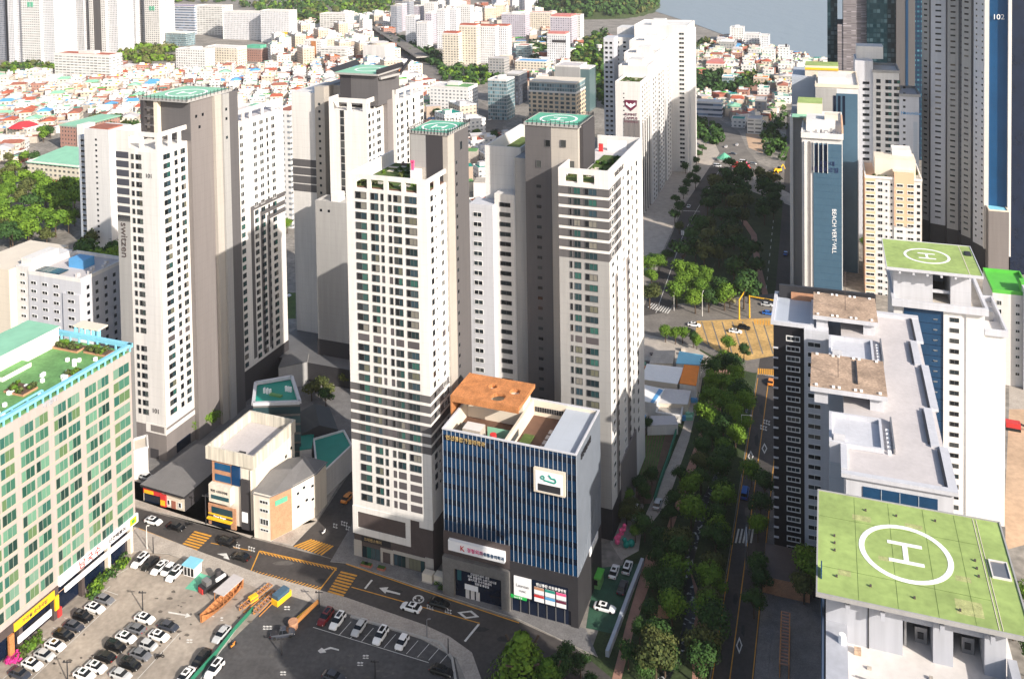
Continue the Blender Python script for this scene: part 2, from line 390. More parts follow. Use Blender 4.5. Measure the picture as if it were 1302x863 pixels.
# ------------------------------------------------------------------ measuring helpers (street-grid metres from sight lines)
def _bis(f, lo, hi, want, inc=True):
    for _ in range(45):
        mm = (lo + hi) / 2
        if (f(mm) < want) == inc: lo = mm
        else: hi = mm
    return lo
def spx(t, px, z, h=HL): return _bis(lambda s: proj(W(s, t, z, h))[0], -1500, 300, px)
def tpx(s, px, z, h=HL):
    a, b = proj(W(s, 150, z, h))[0], proj(W(s, 400, z, h))[0]
    return _bis(lambda t: proj(W(s, t, z, h))[0], 60, 1500, px, b > a)
def zpx(s, t, py, h=HL): return _bis(lambda z: proj(W(s, t, z, h))[1], -5, 400, py, False)
def cF(t, z, lst, h=HL):
    out = []
    for c in lst:
        a, b = spx(t, c[0], z, h), spx(t, c[1], z, h); out.append(((a + b) / 2, max(.5, b - a)) + tuple(c[2:]))
    return out
def cR(s, z, lst, h=HL):
    out = []
    for c in lst:
        a, b = tpx(s, c[0], z, h), tpx(s, c[1], z, h); out.append(((a + b) / 2, max(.5, abs(b - a))) + tuple(c[2:]))
    return out
def ring_mesh(b, cx, cy, z, r0, r1, mt, n=40, th=.02):
    for i in range(n):
        a, c = 6.28319 * i / n, 6.28319 * (i + 1) / n
        b.prism([(cx + r0 * math.cos(a), cy + r0 * math.sin(a)), (cx + r1 * math.cos(a), cy + r1 * math.sin(a)),
                 (cx + r1 * math.cos(c), cy + r1 * math.sin(c)), (cx + r0 * math.cos(c), cy + r0 * math.sin(c))], z, z + th, mt)
def helipad(B, s0, s1, t0, t1, z, th, deck, r=None, hrot=0, cxy=None, edge='lgray', fence=False):
    d = B.new('helipad_deck'); d.box(s0, s1, t0, t1, z - th, z, edge, deck)
    d.ring(s0 - .12, s1 + .12, t0 - .12, t1 + .12, z - th - .01, z + .12, .2, edge)
    cx, cy = cxy or ((s0 + s1) / 2, (t0 + t1) / 2); r = r or min(s1 - s0, t1 - t0) * .36
    k = B.new('landing_mark', 'helipad_deck'); ring_mesh(k, cx, cy, z + .02, r * .88, r, 'signwhite')
    a = r * .37; w = r * .055
    def rb(x0, x1, y0, y1):
        c, sn = math.cos(hrot), math.sin(hrot)
        k.prism([(cx + x * c - y * sn, cy + x * sn + y * c) for x, y in ((x0, y0), (x1, y0), (x1, y1), (x0, y1))], z + .02, z + .045, 'signwhite')
    rb(-a, -a + 2 * w, -a, a); rb(a - 2 * w, a, -a, a); rb(-a + 2 * w, a - 2 * w, -w, w)
    if fence:
        f = B.new('edge_railing', 'helipad_deck')
        n = 12
        for i in range(n + 1):
            for q in (t0 - .2, t1 + .2): x = s0 + (s1 - s0) * i / n; f.bar((x, q, z - .4), (x, q, z + 1.1), .12, 'dmetal')
            for q in (s0 - .2, s1 + .2): y = t0 + (t1 - t0) * i / n; f.bar((q, y, z - .4), (q, y, z + 1.1), .12, 'dmetal')
        f.ring(s0 - .3, s1 + .3, t0 - .3, t1 + .3, z + .5, z + .62, .1, 'dmetal')
def roof_garden(B, s0, s1, t0, t1, z, seed=1, dens=.5):
    rn = random.Random(seed)
    B.new('roof_garden').box(s0, s1, t0, t1, z, z + .15, 'deck', 'grass')
    k = B.new('garden_path')
    for i in range(int((s1 - s0) * (t1 - t0) / 22) + 1):
        x = rn.uniform(s0, s1 - 2); y = rn.uniform(t0, t1 - 1.5)
        k.box(x, x + rn.uniform(1, 3), y, y + rn.uniform(.8, 2), z + .15, z + .25, rn.choice(['conc', 'deck', 'cream']))
    sh = B.new('shrub')
    for i in range(int((s1 - s0) * (t1 - t0) / 9 * dens) + 2):
        x = rn.uniform(s0 + .6, s1 - .6); y = rn.uniform(t0 + .6, t1 - .6); r = rn.uniform(.4, .9)
        leaf_ball(sh, x - B.s, y - B.t, z + r * .6, r, rn)
def leaf_ball(bp, x, y, z, r, rn, n=34, mt=None, size=.5):
    b = bp.b if isinstance(bp, BP) else bp
    mt = mt or rn.choice(['leafA', 'leafB', 'leafC'])
    for i in range(n):
        d = Vector((rn.gauss(0, 1), rn.gauss(0, 1), rn.gauss(0, .8))).normalized()
        p = Vector((x, y, z)) + d * r * rn.uniform(.6, 1.05)
        a = d.orthogonal().normalized(); c = d.cross(a); q = r * size
        t = rn.uniform(0, 3.14); a2 = a * math.cos(t) + c * math.sin(t); c2 = d.cross(a2)
        a2 = a2 * q * rn.uniform(.6, 1.1); c2 = c2 * q * rn.uniform(.6, 1.1) + d * q * rn.uniform(-.4, .4)
        b.face([p - a2, p - c2 * .8, p + a2, p + c2], mt)
def leaf_mat(name, a, b_):
    mt, n, b = nodes(name); b.inputs['Roughness'].default_value = .75; b.inputs['Specular IOR Level'].default_value = .25
    g = n.nodes.new('ShaderNodeNewGeometry'); oi = n.nodes.new('ShaderNodeObjectInfo')
    ad = n.nodes.new('ShaderNodeMath'); ad.operation = 'MULTIPLY_ADD'; ad.inputs[1].default_value = .55
    n.links.new(g.outputs['Random Per Island'], ad.inputs[0])
    m2 = n.nodes.new('ShaderNodeMath'); m2.operation = 'MULTIPLY'; m2.inputs[1].default_value = .45; n.links.new(oi.outputs['Random'], m2.inputs[0]); n.links.new(m2.outputs[0], ad.inputs[2])
    mx = n.nodes.new('ShaderNodeMix'); mx.data_type = 'RGBA'; mx.inputs[6].default_value = (*a, 1); mx.inputs[7].default_value = (*b_, 1)
    n.links.new(ad.outputs[0], mx.inputs[0]); n.links.new(mx.outputs[2], b.inputs['Base Color'])
    b.inputs['Transmission Weight'].default_value = 0
    return mt
M['leafA'] = leaf_mat('dark_leaf', (.012, .040, .010), (.05, .11, .02))  # darker green, also stands in for crowns lying in shade
M['leafB'] = leaf_mat('spring_sunlit_leaf', (.05, .12, .012), (.15, .25, .02))  # yellower green, also puts sunlight into the colour of lit crowns
M['leafC'] = leaf_mat('olive_leaf', (.035, .055, .015), (.12, .13, .035))
M['leafD'] = leaf_mat('blossom_leaf', (.12, .14, .05), (.38, .33, .18))

# ================================================================== BUILDINGS
# --- the wide tower in the middle -----------------------------------
B = Bld('apartment_tower', 'white apartment tower with mint helipad in the middle, left of the blue glass building', -116.4, -94.5, 190.8, 215)
S0, S1, T0, T1, Z = -116.4, -94.5, 190.8, 214.6, 96.0
B.new('wall').box(S0, S1, T0, T1, 12.6, 92.6, 'white')
B.new('podium_wall').box(S0 + .1, S1 - .1, T0 + .1, T1 - .1, 0, 12.6, 'brown')
p = B.new('parapet'); 
p.box(S0, S0 + .5, T0 + .5, T1, 92.6, Z, 'white'); p.box(S0, S1, T0, T0 + .5, 94.9, Z, 'white')
cols = cF(T0, 88, [(452.5, 466), (472, 481), (484.4, 488.3, 'k1'), (494, 498.4, 'k1'), (501, 510.5), (515.8, 529.9, 'w3')])
par = cF(T0, 94, [(452, 466.5), (471, 487.5), (493, 510), (515, 529.8)])
xs = [S0] + sum([[c[0] - c[1] / 2, c[0] + c[1] / 2] for c in par], []) + [S1]
for i in range(0, len(xs), 2): p.box(xs[i], xs[i + 1], T0, T0 + .5, 92.6, 94.9, 'white')
parR = cR(S1, 94, [(546.5, 553.5), (559, 569)])
ys = [T0 + .5] + sum([[c[0] - c[1] / 2, c[0] + c[1] / 2] for c in parR], []) + [204.5]
for i in range(0, len(ys), 2): p.box(S1 - .5, S1, ys[i], ys[i + 1], 92.6, 94.9, 'white')
p.box(S1 - .5, S1, T0 + .5, 204.5, 94.9, Z, 'white')
PIT = 2.51; z1 = 91.7
bands = range(19, 25)
bd = B.new('grey_band')
for r in range(31):
    zt = z1 - r * PIT
    if r in bands:
        bd.box(S0 - .06, S1 + .06, T0 - .06, T0 + .01, zt - 1.75, zt, 'gray'); bd.box(S1 - .01, S1 + .06, T0 + .01, 204.4, zt - 1.75, zt, 'gray')
        bd.box(S0 - .06, S0 + .01, T0 + .01, T1 - .3, zt - 1.75, zt, 'gray')
    for i, c in enumerate(cols):
        st = c[2] if len(c) > 2 else 'w2'
        if r == 14 or (r >= 27 and i >= 3) or (r < 27 and i in (2, 3) and r % 5 == 3): st = 'p'
        B.win('F', T0 - (.05 if r in bands else 0), c[0], zt - 1.68, c[1] * (1.06 if c[1] > 1.2 else 1), 1.7, st)
sc_ = cR(S1, 85, [(547.5, 550.5, 'k1'), (553.5, 554.8, 's'), (560, 563.8, 'd2'), (567, 570.5, 'd2')])
for r in range(29):
    zt = z1 - r * PIT
    for i, c in enumerate(sc_):
        B.win('R', S1 + (.05 if r in bands else 0), c[0], zt - (1.4 if c[2] != 's' else 1.0), c[1], 1.4 if c[2] != 's' else .5, ('p' if r in (14, 22) and i != 1 else c[2]))
# core with helipad
B.new('core_wall').box(-104.4, -93.9, 201.6, 214.3, 12.6, 104.2, 'beige')
q = B.new('core_cladding'); q.box(-104.4 + .3, -99.7, 201.54, 201.6, 96, 104.1, 'lgray'); q.box(-99.7, -95.2, 201.45, 201.6, 92.6, 104.1, 'dgray')
q.box(-93.9, -93.84, 205.6, 214.3, 14, 104.1, 'gray')
B.new('roof').box(S0 + .5, S1 - .5, T0 + .5, 201.5, 92.6, 92.75, 'deck')
roof_garden(B, S0 + 1.5, -104.6, T0 + 6, T1 - 1, 92.8, 3, .7); roof_garden(B, S0 + .8, S1 - .8, T0 + .7, T0 + 5.8, 92.8, 13, .9)
B.new('terrace_screen').box(-103.2, -101, 199.4, 201.5, 92.7, 95.5, 'signwhite')
q = B.new('sculpture'); q.box(-103, -102.4, 199.6, 200.1, 95.5, 97.6, 'pink'); q.box(-103.2, -102.3, 199.6, 200.1, 97.3, 97.9, 'pink')
helipad(B, -104.4, -93.6, 201.4, 214.4, 104.9, .6, 'mint', 4.6, fence=True, edge='lgray')
for r in range(31): B.win('R', -93.84, 206.6, 96 - r * 2.75, .8, .8, 's')
B.win('R', -93.84, 209.5, 99, 1.4, 2.2, 'k1')
# podium: white L frame, shop glass
q = B.new('podium_frame')
q.box(S0 - .1, S0 + 15.9, T0 - .12, T0 + .05, 11.6, 12.9, 'white'); q.box(S0 - .1, S0 + 15.9, T0 - .12, T0 + .05, 5.9, 7.6, 'white')
q.box(S0 - .1, S0 + 1.3, T0 - .12, T0 + .05, 7.6, 11.6, 'white'); q.box(S0 + 14.6, S0 + 15.9, T0 - .12, T0 + .05, 7.6, 11.6, 'white')
q.box(S1 - 3.6, S1 + .02, T0 - .02, T0 + .4, 11.2, 12.8, 'white')
q.box(S0, S0 + 2.2, T0, T0 + 1, 0, 4.2, 'beige'); q.box(S0 + 7.5, S0 + 11, T0 - .05, T0 + .12, 2.9, 3.7, 'beige'); q.box(S0 + 10.2, S0 + 11, T0 - .05, T0 + .12, 0, 2.9, 'beige'); q.box(S0 + 7.5, S0 + 8.1, T0 - .05, T0 + .12, 0, 2.9, 'beige')
q.box(S1 - 2.2, S1, T0 - .05, T0 + .12, 0, 4.2, 'beige'); q.box(S0 + 11, S1 - 2.2, T0 - .05, T0 + .12, 3.1, 3.9, 'beige')
q = B.new('shopfront'); 
for a, b_ in ((S0 + 2.4, S0 + 7.3), (S0 + 11.2, S1 - 2.4)):
    n = int((b_ - a) / 1.0)
    for i in range(n): q.box(a + i * (b_ - a) / n + .06, a + (i + 1) * (b_ - a) / n - .06, T0 + .02, T0 + .12, .3, 3.0, 'glass')
q.box(S0 + 2.2, S0 + 10.3, T0 - .03, T0 + .12, 4.2, 5.6, 'signblack')
letters(B, '크레벤스퀘어', 'F', T0 - .05, S0 + 5.4, 4.9, .9, 'gold')
B.done(); MIDT = B

# --- blue glass building ----------------------------------------------
B = Bld('blue_glass_building', 'blue glass building with white fins and orange roof canopy in front of the towers', -90, -57.2, 187, 206.5)
S0, S1, T0, T1, Z = -89.6, -57.2, 186.8, 206.4, 39.3
B.new('wall').box(S0, S1, T0 + .4, T1, 0, 35.2, 'bluewhite')
g = B.new('glass_curtain'); 
n = 30; rn = random.Random(4)
for i in range(n):
    a = S0 + (S1 - S0) * i / n; b_ = S0 + (S1 - S0) * (i + 1) / n
    zb = 15 if i < 12 else (11.6 if i > 14 else 15 - (i - 11) * .9)
    z = zb
    fl = 0
    while z < Z - .3:
        zz = min(z + (2.5 if fl % 2 == 0 else 1.3), Z - .3); g.box(a + .02, b_ - .02, T0 + .2, T0 + .41, z + .02, zz - .02, 'blueA' if fl % 2 == 0 else 'blueB'); z = zz; fl += 1
f = B.new('fin')
for i in range(n + 1):
    a = S0 + (S1 - S0) * i / n; zb = 14.8 if i < 12 else (11.4 if i > 14 else 14.8 - (i - 11) * .9)
    f.box(a - .04, a + .04, T0 + .08, T0 + .2, zb, Z - .2, 'bluegray')
f = B.new('side_fin')
for i in range(30):
    a = T0 + .6 + i * .64; f.box(S1 - .02, S1 + .22, a, a + .16, 12 + (i * .35 if i % 2 else 0), Z - .3, 'ribside')
B.new('side_panel').box(S1 - .02, S1 + .1, T0 + .3, T1, 11.5, Z - .4, 'ribside')
p = B.new('parapet'); p.ring(S0 - .1, S1 + .1, T0 - .1, T1 + .1, Z - .2, Z + .1, .45, 'bluewhite')
p.ring(S0, S1, T0 + .4, T1, 35.2, Z - .2, .4, 'cream')
p.box(S1 - 8.2, S1 - .4, T0 + .8, T1 - .4, 35.2, Z - .9, 'cream', 'bluegray')     # raised grey roof strip
p.box(-74.4, -73.8, T0 + .8, T1 - .4, 35.2, Z - .2, 'cream')
B.new('terrace_floor').box(-73.8, S1 - 8.2, T0 + .8, T1 - .4, 35.2, 35.35, 'deck')
B.new('planter').box(-73, -70.5, 192.5, 197, 35.35, 35.7, 'grass')
q = B.new('terrace_paving'); q.box(-73.2, -69.5, 187.8, 191.5, 35.36, 35.42, 'roofl')
for i in range(5):
    for j in range(2): q.box(-67.9 + j * 1.1, -67.1 + j * 1.1, 190 + i * 2.3, 191.6 + i * 2.3, 35.36, 35.5, 'roofl')
for i in range(12): B.win('F', T1 - .4, -73.2 + i * .62, 36.4, .5, 1.2, 'k1')
for i in range(9): B.win('R', -73.8, 188.2 + i * .8, 36.2, .6, 1.6, 'k1')
q = B.new('roof_floor'); q.box(S0 + .4, -74.4, T0 + .8, T1 - .4, 35.2, 35.3, 'deck')
q = B.new('plant_box'); q.box(-85.5, -81, 189, 192.2, 35.3, 38.9, 'conc', 'roofl'); q.box(-88.5, -86, 188, 196, 35.3, 36.2, 'dmetal')
q = B.new('glass_balustrade'); q.box(-81, -75, 193.4, 193.5, 35.3, 37.8, 'mint2')
q = B.new('cooling_unit'); q.b.cyl(-78 - B.s, 189.6 - B.t, 35.4, 38.6, 1.0, .8, 'red', 8)
# orange canopy: slab with round holes on posts
q = B.new('canopy')
cx0, cx1, cy0, cy1, cz = -90.4, -73.4, 194.2, 205.6, 43.4
holes = [(-79.6, 197.0, 1.9), (-82.6, 201.2, 1.1), (-76.6, 200.6, 1.4)]
N1, N2 = 34, 23
for i in range(N1):
    for j in range(N2):
        x = cx0 + (i + .5) * (cx1 - cx0) / N1; y = cy0 + (j + .5) * (cy1 - cy0) / N2
        if any((x - hx) ** 2 + ((y - hy)) ** 2 < r * r for hx, hy, r in holes): continue
        q.box(x - .252, x + .252, y - .25, y + .25, cz - .7, cz - (.03 if (i % 4 == 0 or j % 4 == 0) else 0), 'orange')
q.box(cx0 - .1, cx1 + .1, cy0 - .25, cy0, cz - 1.5, cz + .02, 'orange'); q.box(cx0 - .35, cx0, cy0 - .25, cy1, cz - 8, cz + .02, 'orange')
q.box(cx1, cx1 + .2, cy0, cy1, cz - .9, cz + .02, 'orange')
for hx, hy, r in holes:
    for i in range(18):
        a, b2 = 6.2832 * i / 18, 6.2832 * (i + 1) / 18
        q.prism([(hx + r * math.cos(a), hy + r * math.sin(a)), (hx + (r + .35) * math.cos(a), hy + (r + .35) * math.sin(a)), (hx + (r + .35) * math.cos(b2), hy + (r + .35) * math.sin(b2)), (hx + r * math.cos(b2), hy + r * math.sin(b2))], cz - .9, cz + .015, 'orange')
B.new('canopy_room').box(-89.5, -74.5, 200.2, 205.6, 35.3, 42.5, 'cream')
# raised emblem box on the front
e0, e1 = spx(T0, 680, 33), spx(T0, 719.5, 33); ez = zpx(e0, T0, 591.5); ew = e1 - e0; eh = 5.4
q = B.new('emblem_box'); q.box(e0, e1, T0 - .8, T0 - .1, ez - eh, ez, 'cream'); q.box(e0 + .45, e1 - .45, T0 - .88, T0 - .8, ez - eh + .45, ez - .45, 'signwhite')
q.box(e0 + 1.0, e1 - 1.0, T0 - .94, T0 - .88, ez - eh + .55, ez - eh + 2.1, 'dmetal')
q = B.new('emblem', 'emblem_box')
def ep(u, v): return (e0 + ew * u, T0 - .95, ez - eh + eh * v)
for a0 in range(10):
    a = 6.2832 * a0 / 10; b2 = 6.2832 * (a0 + 1) / 10
    q.bar(ep(.30 + .055 * math.cos(a), .68 + .07 * math.sin(a)), ep(.30 + .055 * math.cos(b2), .68 + .07 * math.sin(b2)), .2, 'teal')
for u0, v0, u1, v1 in ((.34, .58, .68, .53), (.68, .53, .73, .60), (.73, .60, .70, .70), (.70, .70, .58, .70), (.58, .70, .50, .83)):
    q.bar(ep(u0, v0), ep(u1, v1), .22, 'teal')
letters(B, '연산통합가정의학과', 'F', T0 - .1, -83.8, 37.4, 1.2, 'gold')
letters(B, '연산통합병원', 'R', S1 + .35, 193.5, 37.2, 1.5, 'signblack')
# podium
q = B.new('podium_wall')
q.box(S0 - .2, -73.2, T0 - .1, T0 + .4, 9.6, 15.0, 'brown'); q.box(-73.2, S1 + .1, T0 - .1, T0 + .4, 8.6, 11.6, 'podium')
q.box(S0 - .3, -87, T0 - .7, T0 + .4, 0, 9.2, 'stone'); q.box(-75.2, -73.2, T0 - .7, T0 + .4, 0, 9.2, 'stone'); q.box(-87, -75.2, T0 - .7, T0 + .4, 7.0, 9.2, 'stone')
q.box(-73.2, S1 + .1, T0 - .1, T0 + .4, 3.6, 8.6, 'podium'); q.box(S1 - 1.6, S1 + .1, T0 - .1, T0 + .4, 0, 3.6, 'podium'); q.box(S1, S1 + .12, T0 + .4, T1, 0, 11.5, 'podium')
q = B.new('shopfront')
q.box(-87, -75.2, T0 + .2, T0 + .4, 0, 7, 'navyblk'); q.box(-73.2, S1 - 1.6, T0 + .25, T0 + .4, 0, 3.6, 'navyblk')
for i in range(7): q.box(-73 + i * 2.1, -72.85 + i * 2.1, T0 + .1, T0 + .25, 0, 3.6, 'metal')
q.box(-84.6, -81.3, T0 + .05, T0 + .2, 2.2, 3.4, 'signwhite')
for i in range(3): q.box(-84.4 + i * 1.3, -83.5 + i * 1.3, T0 + .05, T0 + .2, .1, 2.1, 'roofl')
k = B.new('sign_panel'); k.box(-88.2, -74.2, T0 - .95, T0 - .1, 11.3, 13.7, 'signwhite')
letters(B, 'K', 'F', T0 - 1.0, -84.6, 12.4, 1.7, 'red'); letters(B, '정형외과', 'F', T0 - 1.0, -81.4, 12.35, 1.1, 'pink'); letters(B, '마취통증의학과', 'F', T0 - 1.0, -77.2, 12.3, .95, 'navy')
k = B.new('sign_panel'); k.box(-86.6, -75.6, T0 - .2, T0 + .2, 4.0, 6.8, 'navyblk'); k.box(-86.3, -85.3, T0 - .28, T0 - .2, 4.2, 6.6, 'tealglass')
for i, tx in enumerate(('건강검진센터 내과', '척추 관절센터 소화기내시경', '물리치료 도수치료센터', '입원실 응급실')):
    letters(B, tx, 'F', T0 - .3, -80.6 + (i % 2) * .5, 6.35 - i * .68, .62, 'signwhite', .03)
k = B.new('sign_panel'); k.box(-72.2, -68.0, T0 - .35, T0 - .1, 4.2, 8.6, 'signwhite'); letters(B, 'Laurean', 'F', T0 - .4, -70.1, 6.7, .95, 'lgray', .03); letters(B, 'CLINIC', 'F', T0 - .4, -70.1, 5.5, .55, 'lgray', .03)
k = B.new('sign_panel'); k.box(-67.8, -59.4, T0 - .35, T0 - .1, 3.8, 8.7, 'navyblk')
letters(B, '연산통합 의원동물병원', 'F', T0 - .4, -63.3, 8.0, .75, 'signwhite', .03)
PC = [('peach', 'red'), ('tealglass', 'sblue'), ('pink', 'plum')]
for i in range(3):
    x = -67.3 + i * 2.6
    for j in range(2):
        k.box(x, x + 2.3, T0 - .4, T0 - .35, 5.8 - j * 1.75, 7.4 - j * 1.75, 'signwhite'); k.box(x, x + 2.3, T0 - .44, T0 - .4, 6.8 - j * 1.75, 7.4 - j * 1.75, ['brick', 'teal', 'pink', 'red', 'sblue', 'plum'][i + 3 * j])
k = B.new('sign_panel'); k.box(-73.0, -69.2, T0 - .4, T0 - .1, 3.5, 4.1, 'signgreen'); letters(B, '24시 약국', 'F', T0 - .45, -71.2, 3.8, .5, 'signwhite', .03)
k = B.new('sign_panel'); k.box(S1 + .1, S1 + .3, 196, 203, 10.2, 11.8, 'signwhite')
B.done(); BLUE = B

# --- right-hand grey-white tower behind the blue building -----------------
B = Bld('apartment_tower', 'tower with dark charcoal core and mint helipad behind the blue glass building', -96, -57.2, 216.4, 256)
S1 = -57.2; T0 = 217.5
B.new('wall').box(-70.4, S1, T0, 256, 0, 90.6, 'white')
q = B.new('front_cladding'); q.box(-70.4, S1 + .0, T0 - .06, T0 + .01, 8, 72.0, 'lgray')
p = B.new('parapet'); p.box(-70.4, S1, T0, T0 + .5, 92.9, 94.3, 'white'); p.box(-70.4, -69.9, T0 + .5, 226, 90.6, 94.3, 'white'); p.box(S1 - .5, S1, T0 + .5, 256, 90.6, 94.3, 'white'); p.box(-70.4, S1, 255.5, 256.02, 90.6, 94.2, 'white')
for a, b_ in ((-70.4, -68.6), (-65.4, -64.0), (-60.9, S1)): p.box(a, b_, T0, T0 + .5, 90.6, 92.9, 'white')
cols = cF(T0, 82, [(724, 727.5, 'k1'), (730, 738.5), (743.5, 759.5, 'w3')])
bd = B.new('grey_band'); PIT = 2.72; z1 = 89.6
for r in range(30):
    zt = z1 - r * PIT
    if r < 7:
        bd.box(-70.46, S1 + .06, T0 - .1, T0 - .04, zt - 1.9, zt + .05, 'gray'); bd.box(S1 - .01, S1 + .06, T0 + .0, 230, zt - 1.9, zt + .05, 'gray')
    for i, c in enumerate(cols):
        st = c[2] if len(c) > 2 else 'w2'
        if r in (14,) : st = 'p'
        B.win('F', T0 - (.1 if r < 7 else .05), c[0], zt - 1.75, c[1], 1.7, st)
cl = cR(S1, 80, [(777, 780, 'd1'), (783.5, 785, 's'), (791, 793.5, 'd2'), (797.5, 799.5, 'k1'), (803, 804, 's'), (808.5, 810, 's')])
for r in range(29):
    for c in cl: B.win('R', S1 + (.06 if r < 7 else 0), c[0], z1 - 1.5 - r * PIT, c[1], 1.3, c[2])
q = B.new('side_strip')
for a, b_, mt in ((tpx(S1, 783, 50), tpx(S1, 786, 50), 'pinkgray'), (tpx(S1, 797, 50), tpx(S1, 800.5, 50), 'pinkgray')):
    q.box(S1 - .01, S1 + .03, a, b_, 6, 66, mt)
q = B.new('podium_wall'); q.box(-70.5, S1 + .08, T0 - .1, T0 + 9, 0, 8, 'podium'); q.box(S1 - .3, S1 + .4, T0 + 9, T0 + 26, 0, 15, 'pinkgray')
B.new('core_wall').box(-82.3, -67.6, 226, 238.8, 0, 102.6, 'beige')
B.new('core_cladding').box(-82.3 - .05, -75.0, 225.9, 226.2, 0, 102.5, 'gray')
B.new('screen_wall').box(-67.7, -66.6, 227.5, 238.8, 90, 103.2, 'dgray')
helipad(B, -82.6, -67.2, 225.7, 239.2, 103.4, .7, 'mint', 5.2, hrot=math.pi / 2, fence=True)
for u, z in ((-75.9, 97.2), (-71.6, 97.4), (-78.5, 91.5), (-69.4, 92)): B.win('F', 225.86, u, z, 1.5, 1.9, 'k1')
for r in range(30): B.win('F', 225.86, -78.6, 86 - r * 2.75, 1.3, .75, 's')
B.new('roof').box(-69.9, S1 - .5, T0 + .5, 255.5, 90.6, 90.75, 'roofl'); roof_garden(B, -66, S1 - 2, 226, 246, 90.8, 7, .8); roof_garden(B, -69.6, S1 - .8, T0 + .7, T0 + 8, 90.8, 17, 1.0)
q = B.new('roof_sign'); q.box(-66.5, -61, 252, 252.3, 90.8, 93.8, 'signwhite'); q.box(-68.6, -67.4, 250, 250.5, 90.8, 93, 'red')
letters(B, 'SWEETPLAY', 'R', S1 + .1, 228, 91.8, 1.8, 'gray')
w = B.new('rear_wall'); w.box(-86.2, -82.4, 228, 250, 0, 93.0, 'lgray'); w.box(-97, -86.2, 233, 262, 0, 90.5, 'white')
w.ring(-97, -86.2, 233, 262, 90.5, 94.5, .5, 'white'); w.box(-96.5, -86.7, 233.5, 261.5, 90.5, 90.6, 'grass')
w.box(-99.5, -92.5, 227, 233, 0, 79.5, 'bluewhite'); w.box(-92.5, -86.2, 228.5, 233, 0, 82.5, 'white')
for r in range(29):
    B.win('F', 227, -97.0, 76 - r * 2.72, 2.6, 1.3, 'd2'); B.win('F', 228.5, -89.4, 79 - r * 2.72, 3.2, 1.2, 'k2')
B.done()

# --- tower 101 on the left --------------------------------------------------
B = Bld('apartment_tower', 'tower marked 101 with taupe core, helipad and long side face, left of the middle tower', -205, -187, 207.4, 262)
S0, S1, T0, Z = -205, -189.2, 207.4, 97.3
tt = 219.6
B.new('wall').box(S0, S1, T0, tt, 10, 92.4, 'white')
B.new('podium_wall').box(S0 - .05, S1 + .05, T0 - .05, tt, 0, 10, 'pinkgray')
p = B.new('parapet'); p.box(S0, S0 + .5, T0, tt, 92.4, Z, 'white'); p.box(S0 + .5, S1, T0, T0 + .5, 96, Z, 'white')
for a, b_ in ((S0 + .5, S0 + 5), (S0 + 8.8, S0 + 10.2), (S0 + 14.8, S1)): p.box(a, b_, T0, T0 + .5, 92.4, 96, 'white')
p.box(S1 - .5, S1, T0 + .5, tt, 96, Z, 'white')
for a in (T0 + .5, T0 + 4.5, T0 + 8.5): p.box(S1 - .5, S1, a, a + 1.2, 92.4, 96, 'white')
q = B.new('grey_strip'); q.box(S0 - .05, S0 + 4.7, T0 - .06, T0 + .01, 4, 72, 'lgray')
for r in range(8): q.box(S0 - .05, S0 + 4.7, T0 - .06, T0 + .01, 91 - 2.72 * r - 1.9, 91 - 2.72 * r, 'slate')
q.box(S1 - 7.4, S1 - .6, T0 - .04, T0 + .01, 10, 91.5, 'white2')
cols = cF(T0, 80, [(168, 171.5, 'k1'), (174, 181)])
PIT = 2.72; z1 = 90.6
for r in range(29):
    for c in cols:
        if r == 20: continue
        B.win('F', T0, c[0], z1 - 1.6 - r * PIT, c[1], 1.6, c[2] if len(c) > 2 else 'w2')
cl = cR(S1, 80, [(208.5, 217), (222.5, 226.5, 'k1'), (230.5, 236)])
for r in range(29):
    for c in cl: B.win('R', S1, c[0], z1 - 1.6 - r * PIT, c[1], 1.6, ('p' if r == 20 else (c[2] if len(c) > 2 else 'w2')))
letters(B, '101', 'F', T0 - .12, S1 - 3.6, 84.5, 1.75, 'dgray', .05); letters(B, '101', 'F', T0 - .12, S1 - 3.6, 14.5, 1.9, 'dgray', .05)
letters(B, 'switzen', 'F', T0 - .16, S0 + 2.3, 64.5, 3.5, 'brown', .05, rot=-math.pi / 2)
q = B.new('podium_frame'); q.box(S1 - 7.4, S1 + .1, T0 - .14, T0, 2.8 + 5, 10.6, 'white'); q.box(S1 - 5.6, S1 - .6, T0 - .18, T0 - .14, 8.3, 10.2, 'pinkgray')
q.box(S1, S1 + .14, T0 - .1, tt, 8.0, 9.3, 'white'); q.box(S1 + .03, S1 + .14, T0 + 4, T0 + 10, .3, 3.3, 'navyblk'); q.box(S1 - 6, S1 - 3, T0 - .14, T0, .2, 3, 'dgray')
zc = 105.2
c = B.new('core_wall'); c.box(S0 + .6, -187.6, tt, 229.5, 0, zc - .8, 'pinkgray'); c.box(-197, -186.6, 229.5, 232.5, 0, zc - .8, 'beige'); c.box(-197, -185.9, 232.5, 235.5, 0, zc - .8, 'lgray'); c.box(-198, -186.4, 235.5, 240.5, 0, zc - .8, 'gray')
B.new('core_front').box(-199, -187.7, tt - .1, tt + .1, 92.5, zc - .9, 'gray')
q = B.new('stair_frame'); q.box(S0 + .4, S0 + 1.6, 217.2, 218.6, 92.4, zc - .8, 'dgray'); q.box(S0 + 4.8, S0 + 6.2, 218, 219.5, 92.4, zc - .8, 'cream')
for i in range(4): q.box(S0 + 1.6, S0 + 4.8, 217.6, 218, 94 + i * 2.6, 94.5 + i * 2.6, 'gray')
helipad(B, -205.2, -187.2, 217.6, 238.6, zc, .8, 'mint2', 6.4, hrot=.2, fence=True)
for u, z in ((222, 99), (225, 99), (223.4, 95.5)): B.win('R', -187.6, u, z, .9, .9, 's')
for z in (99, 96, 90): B.win('R', -185.9, 234, z, .9, .9, 's')
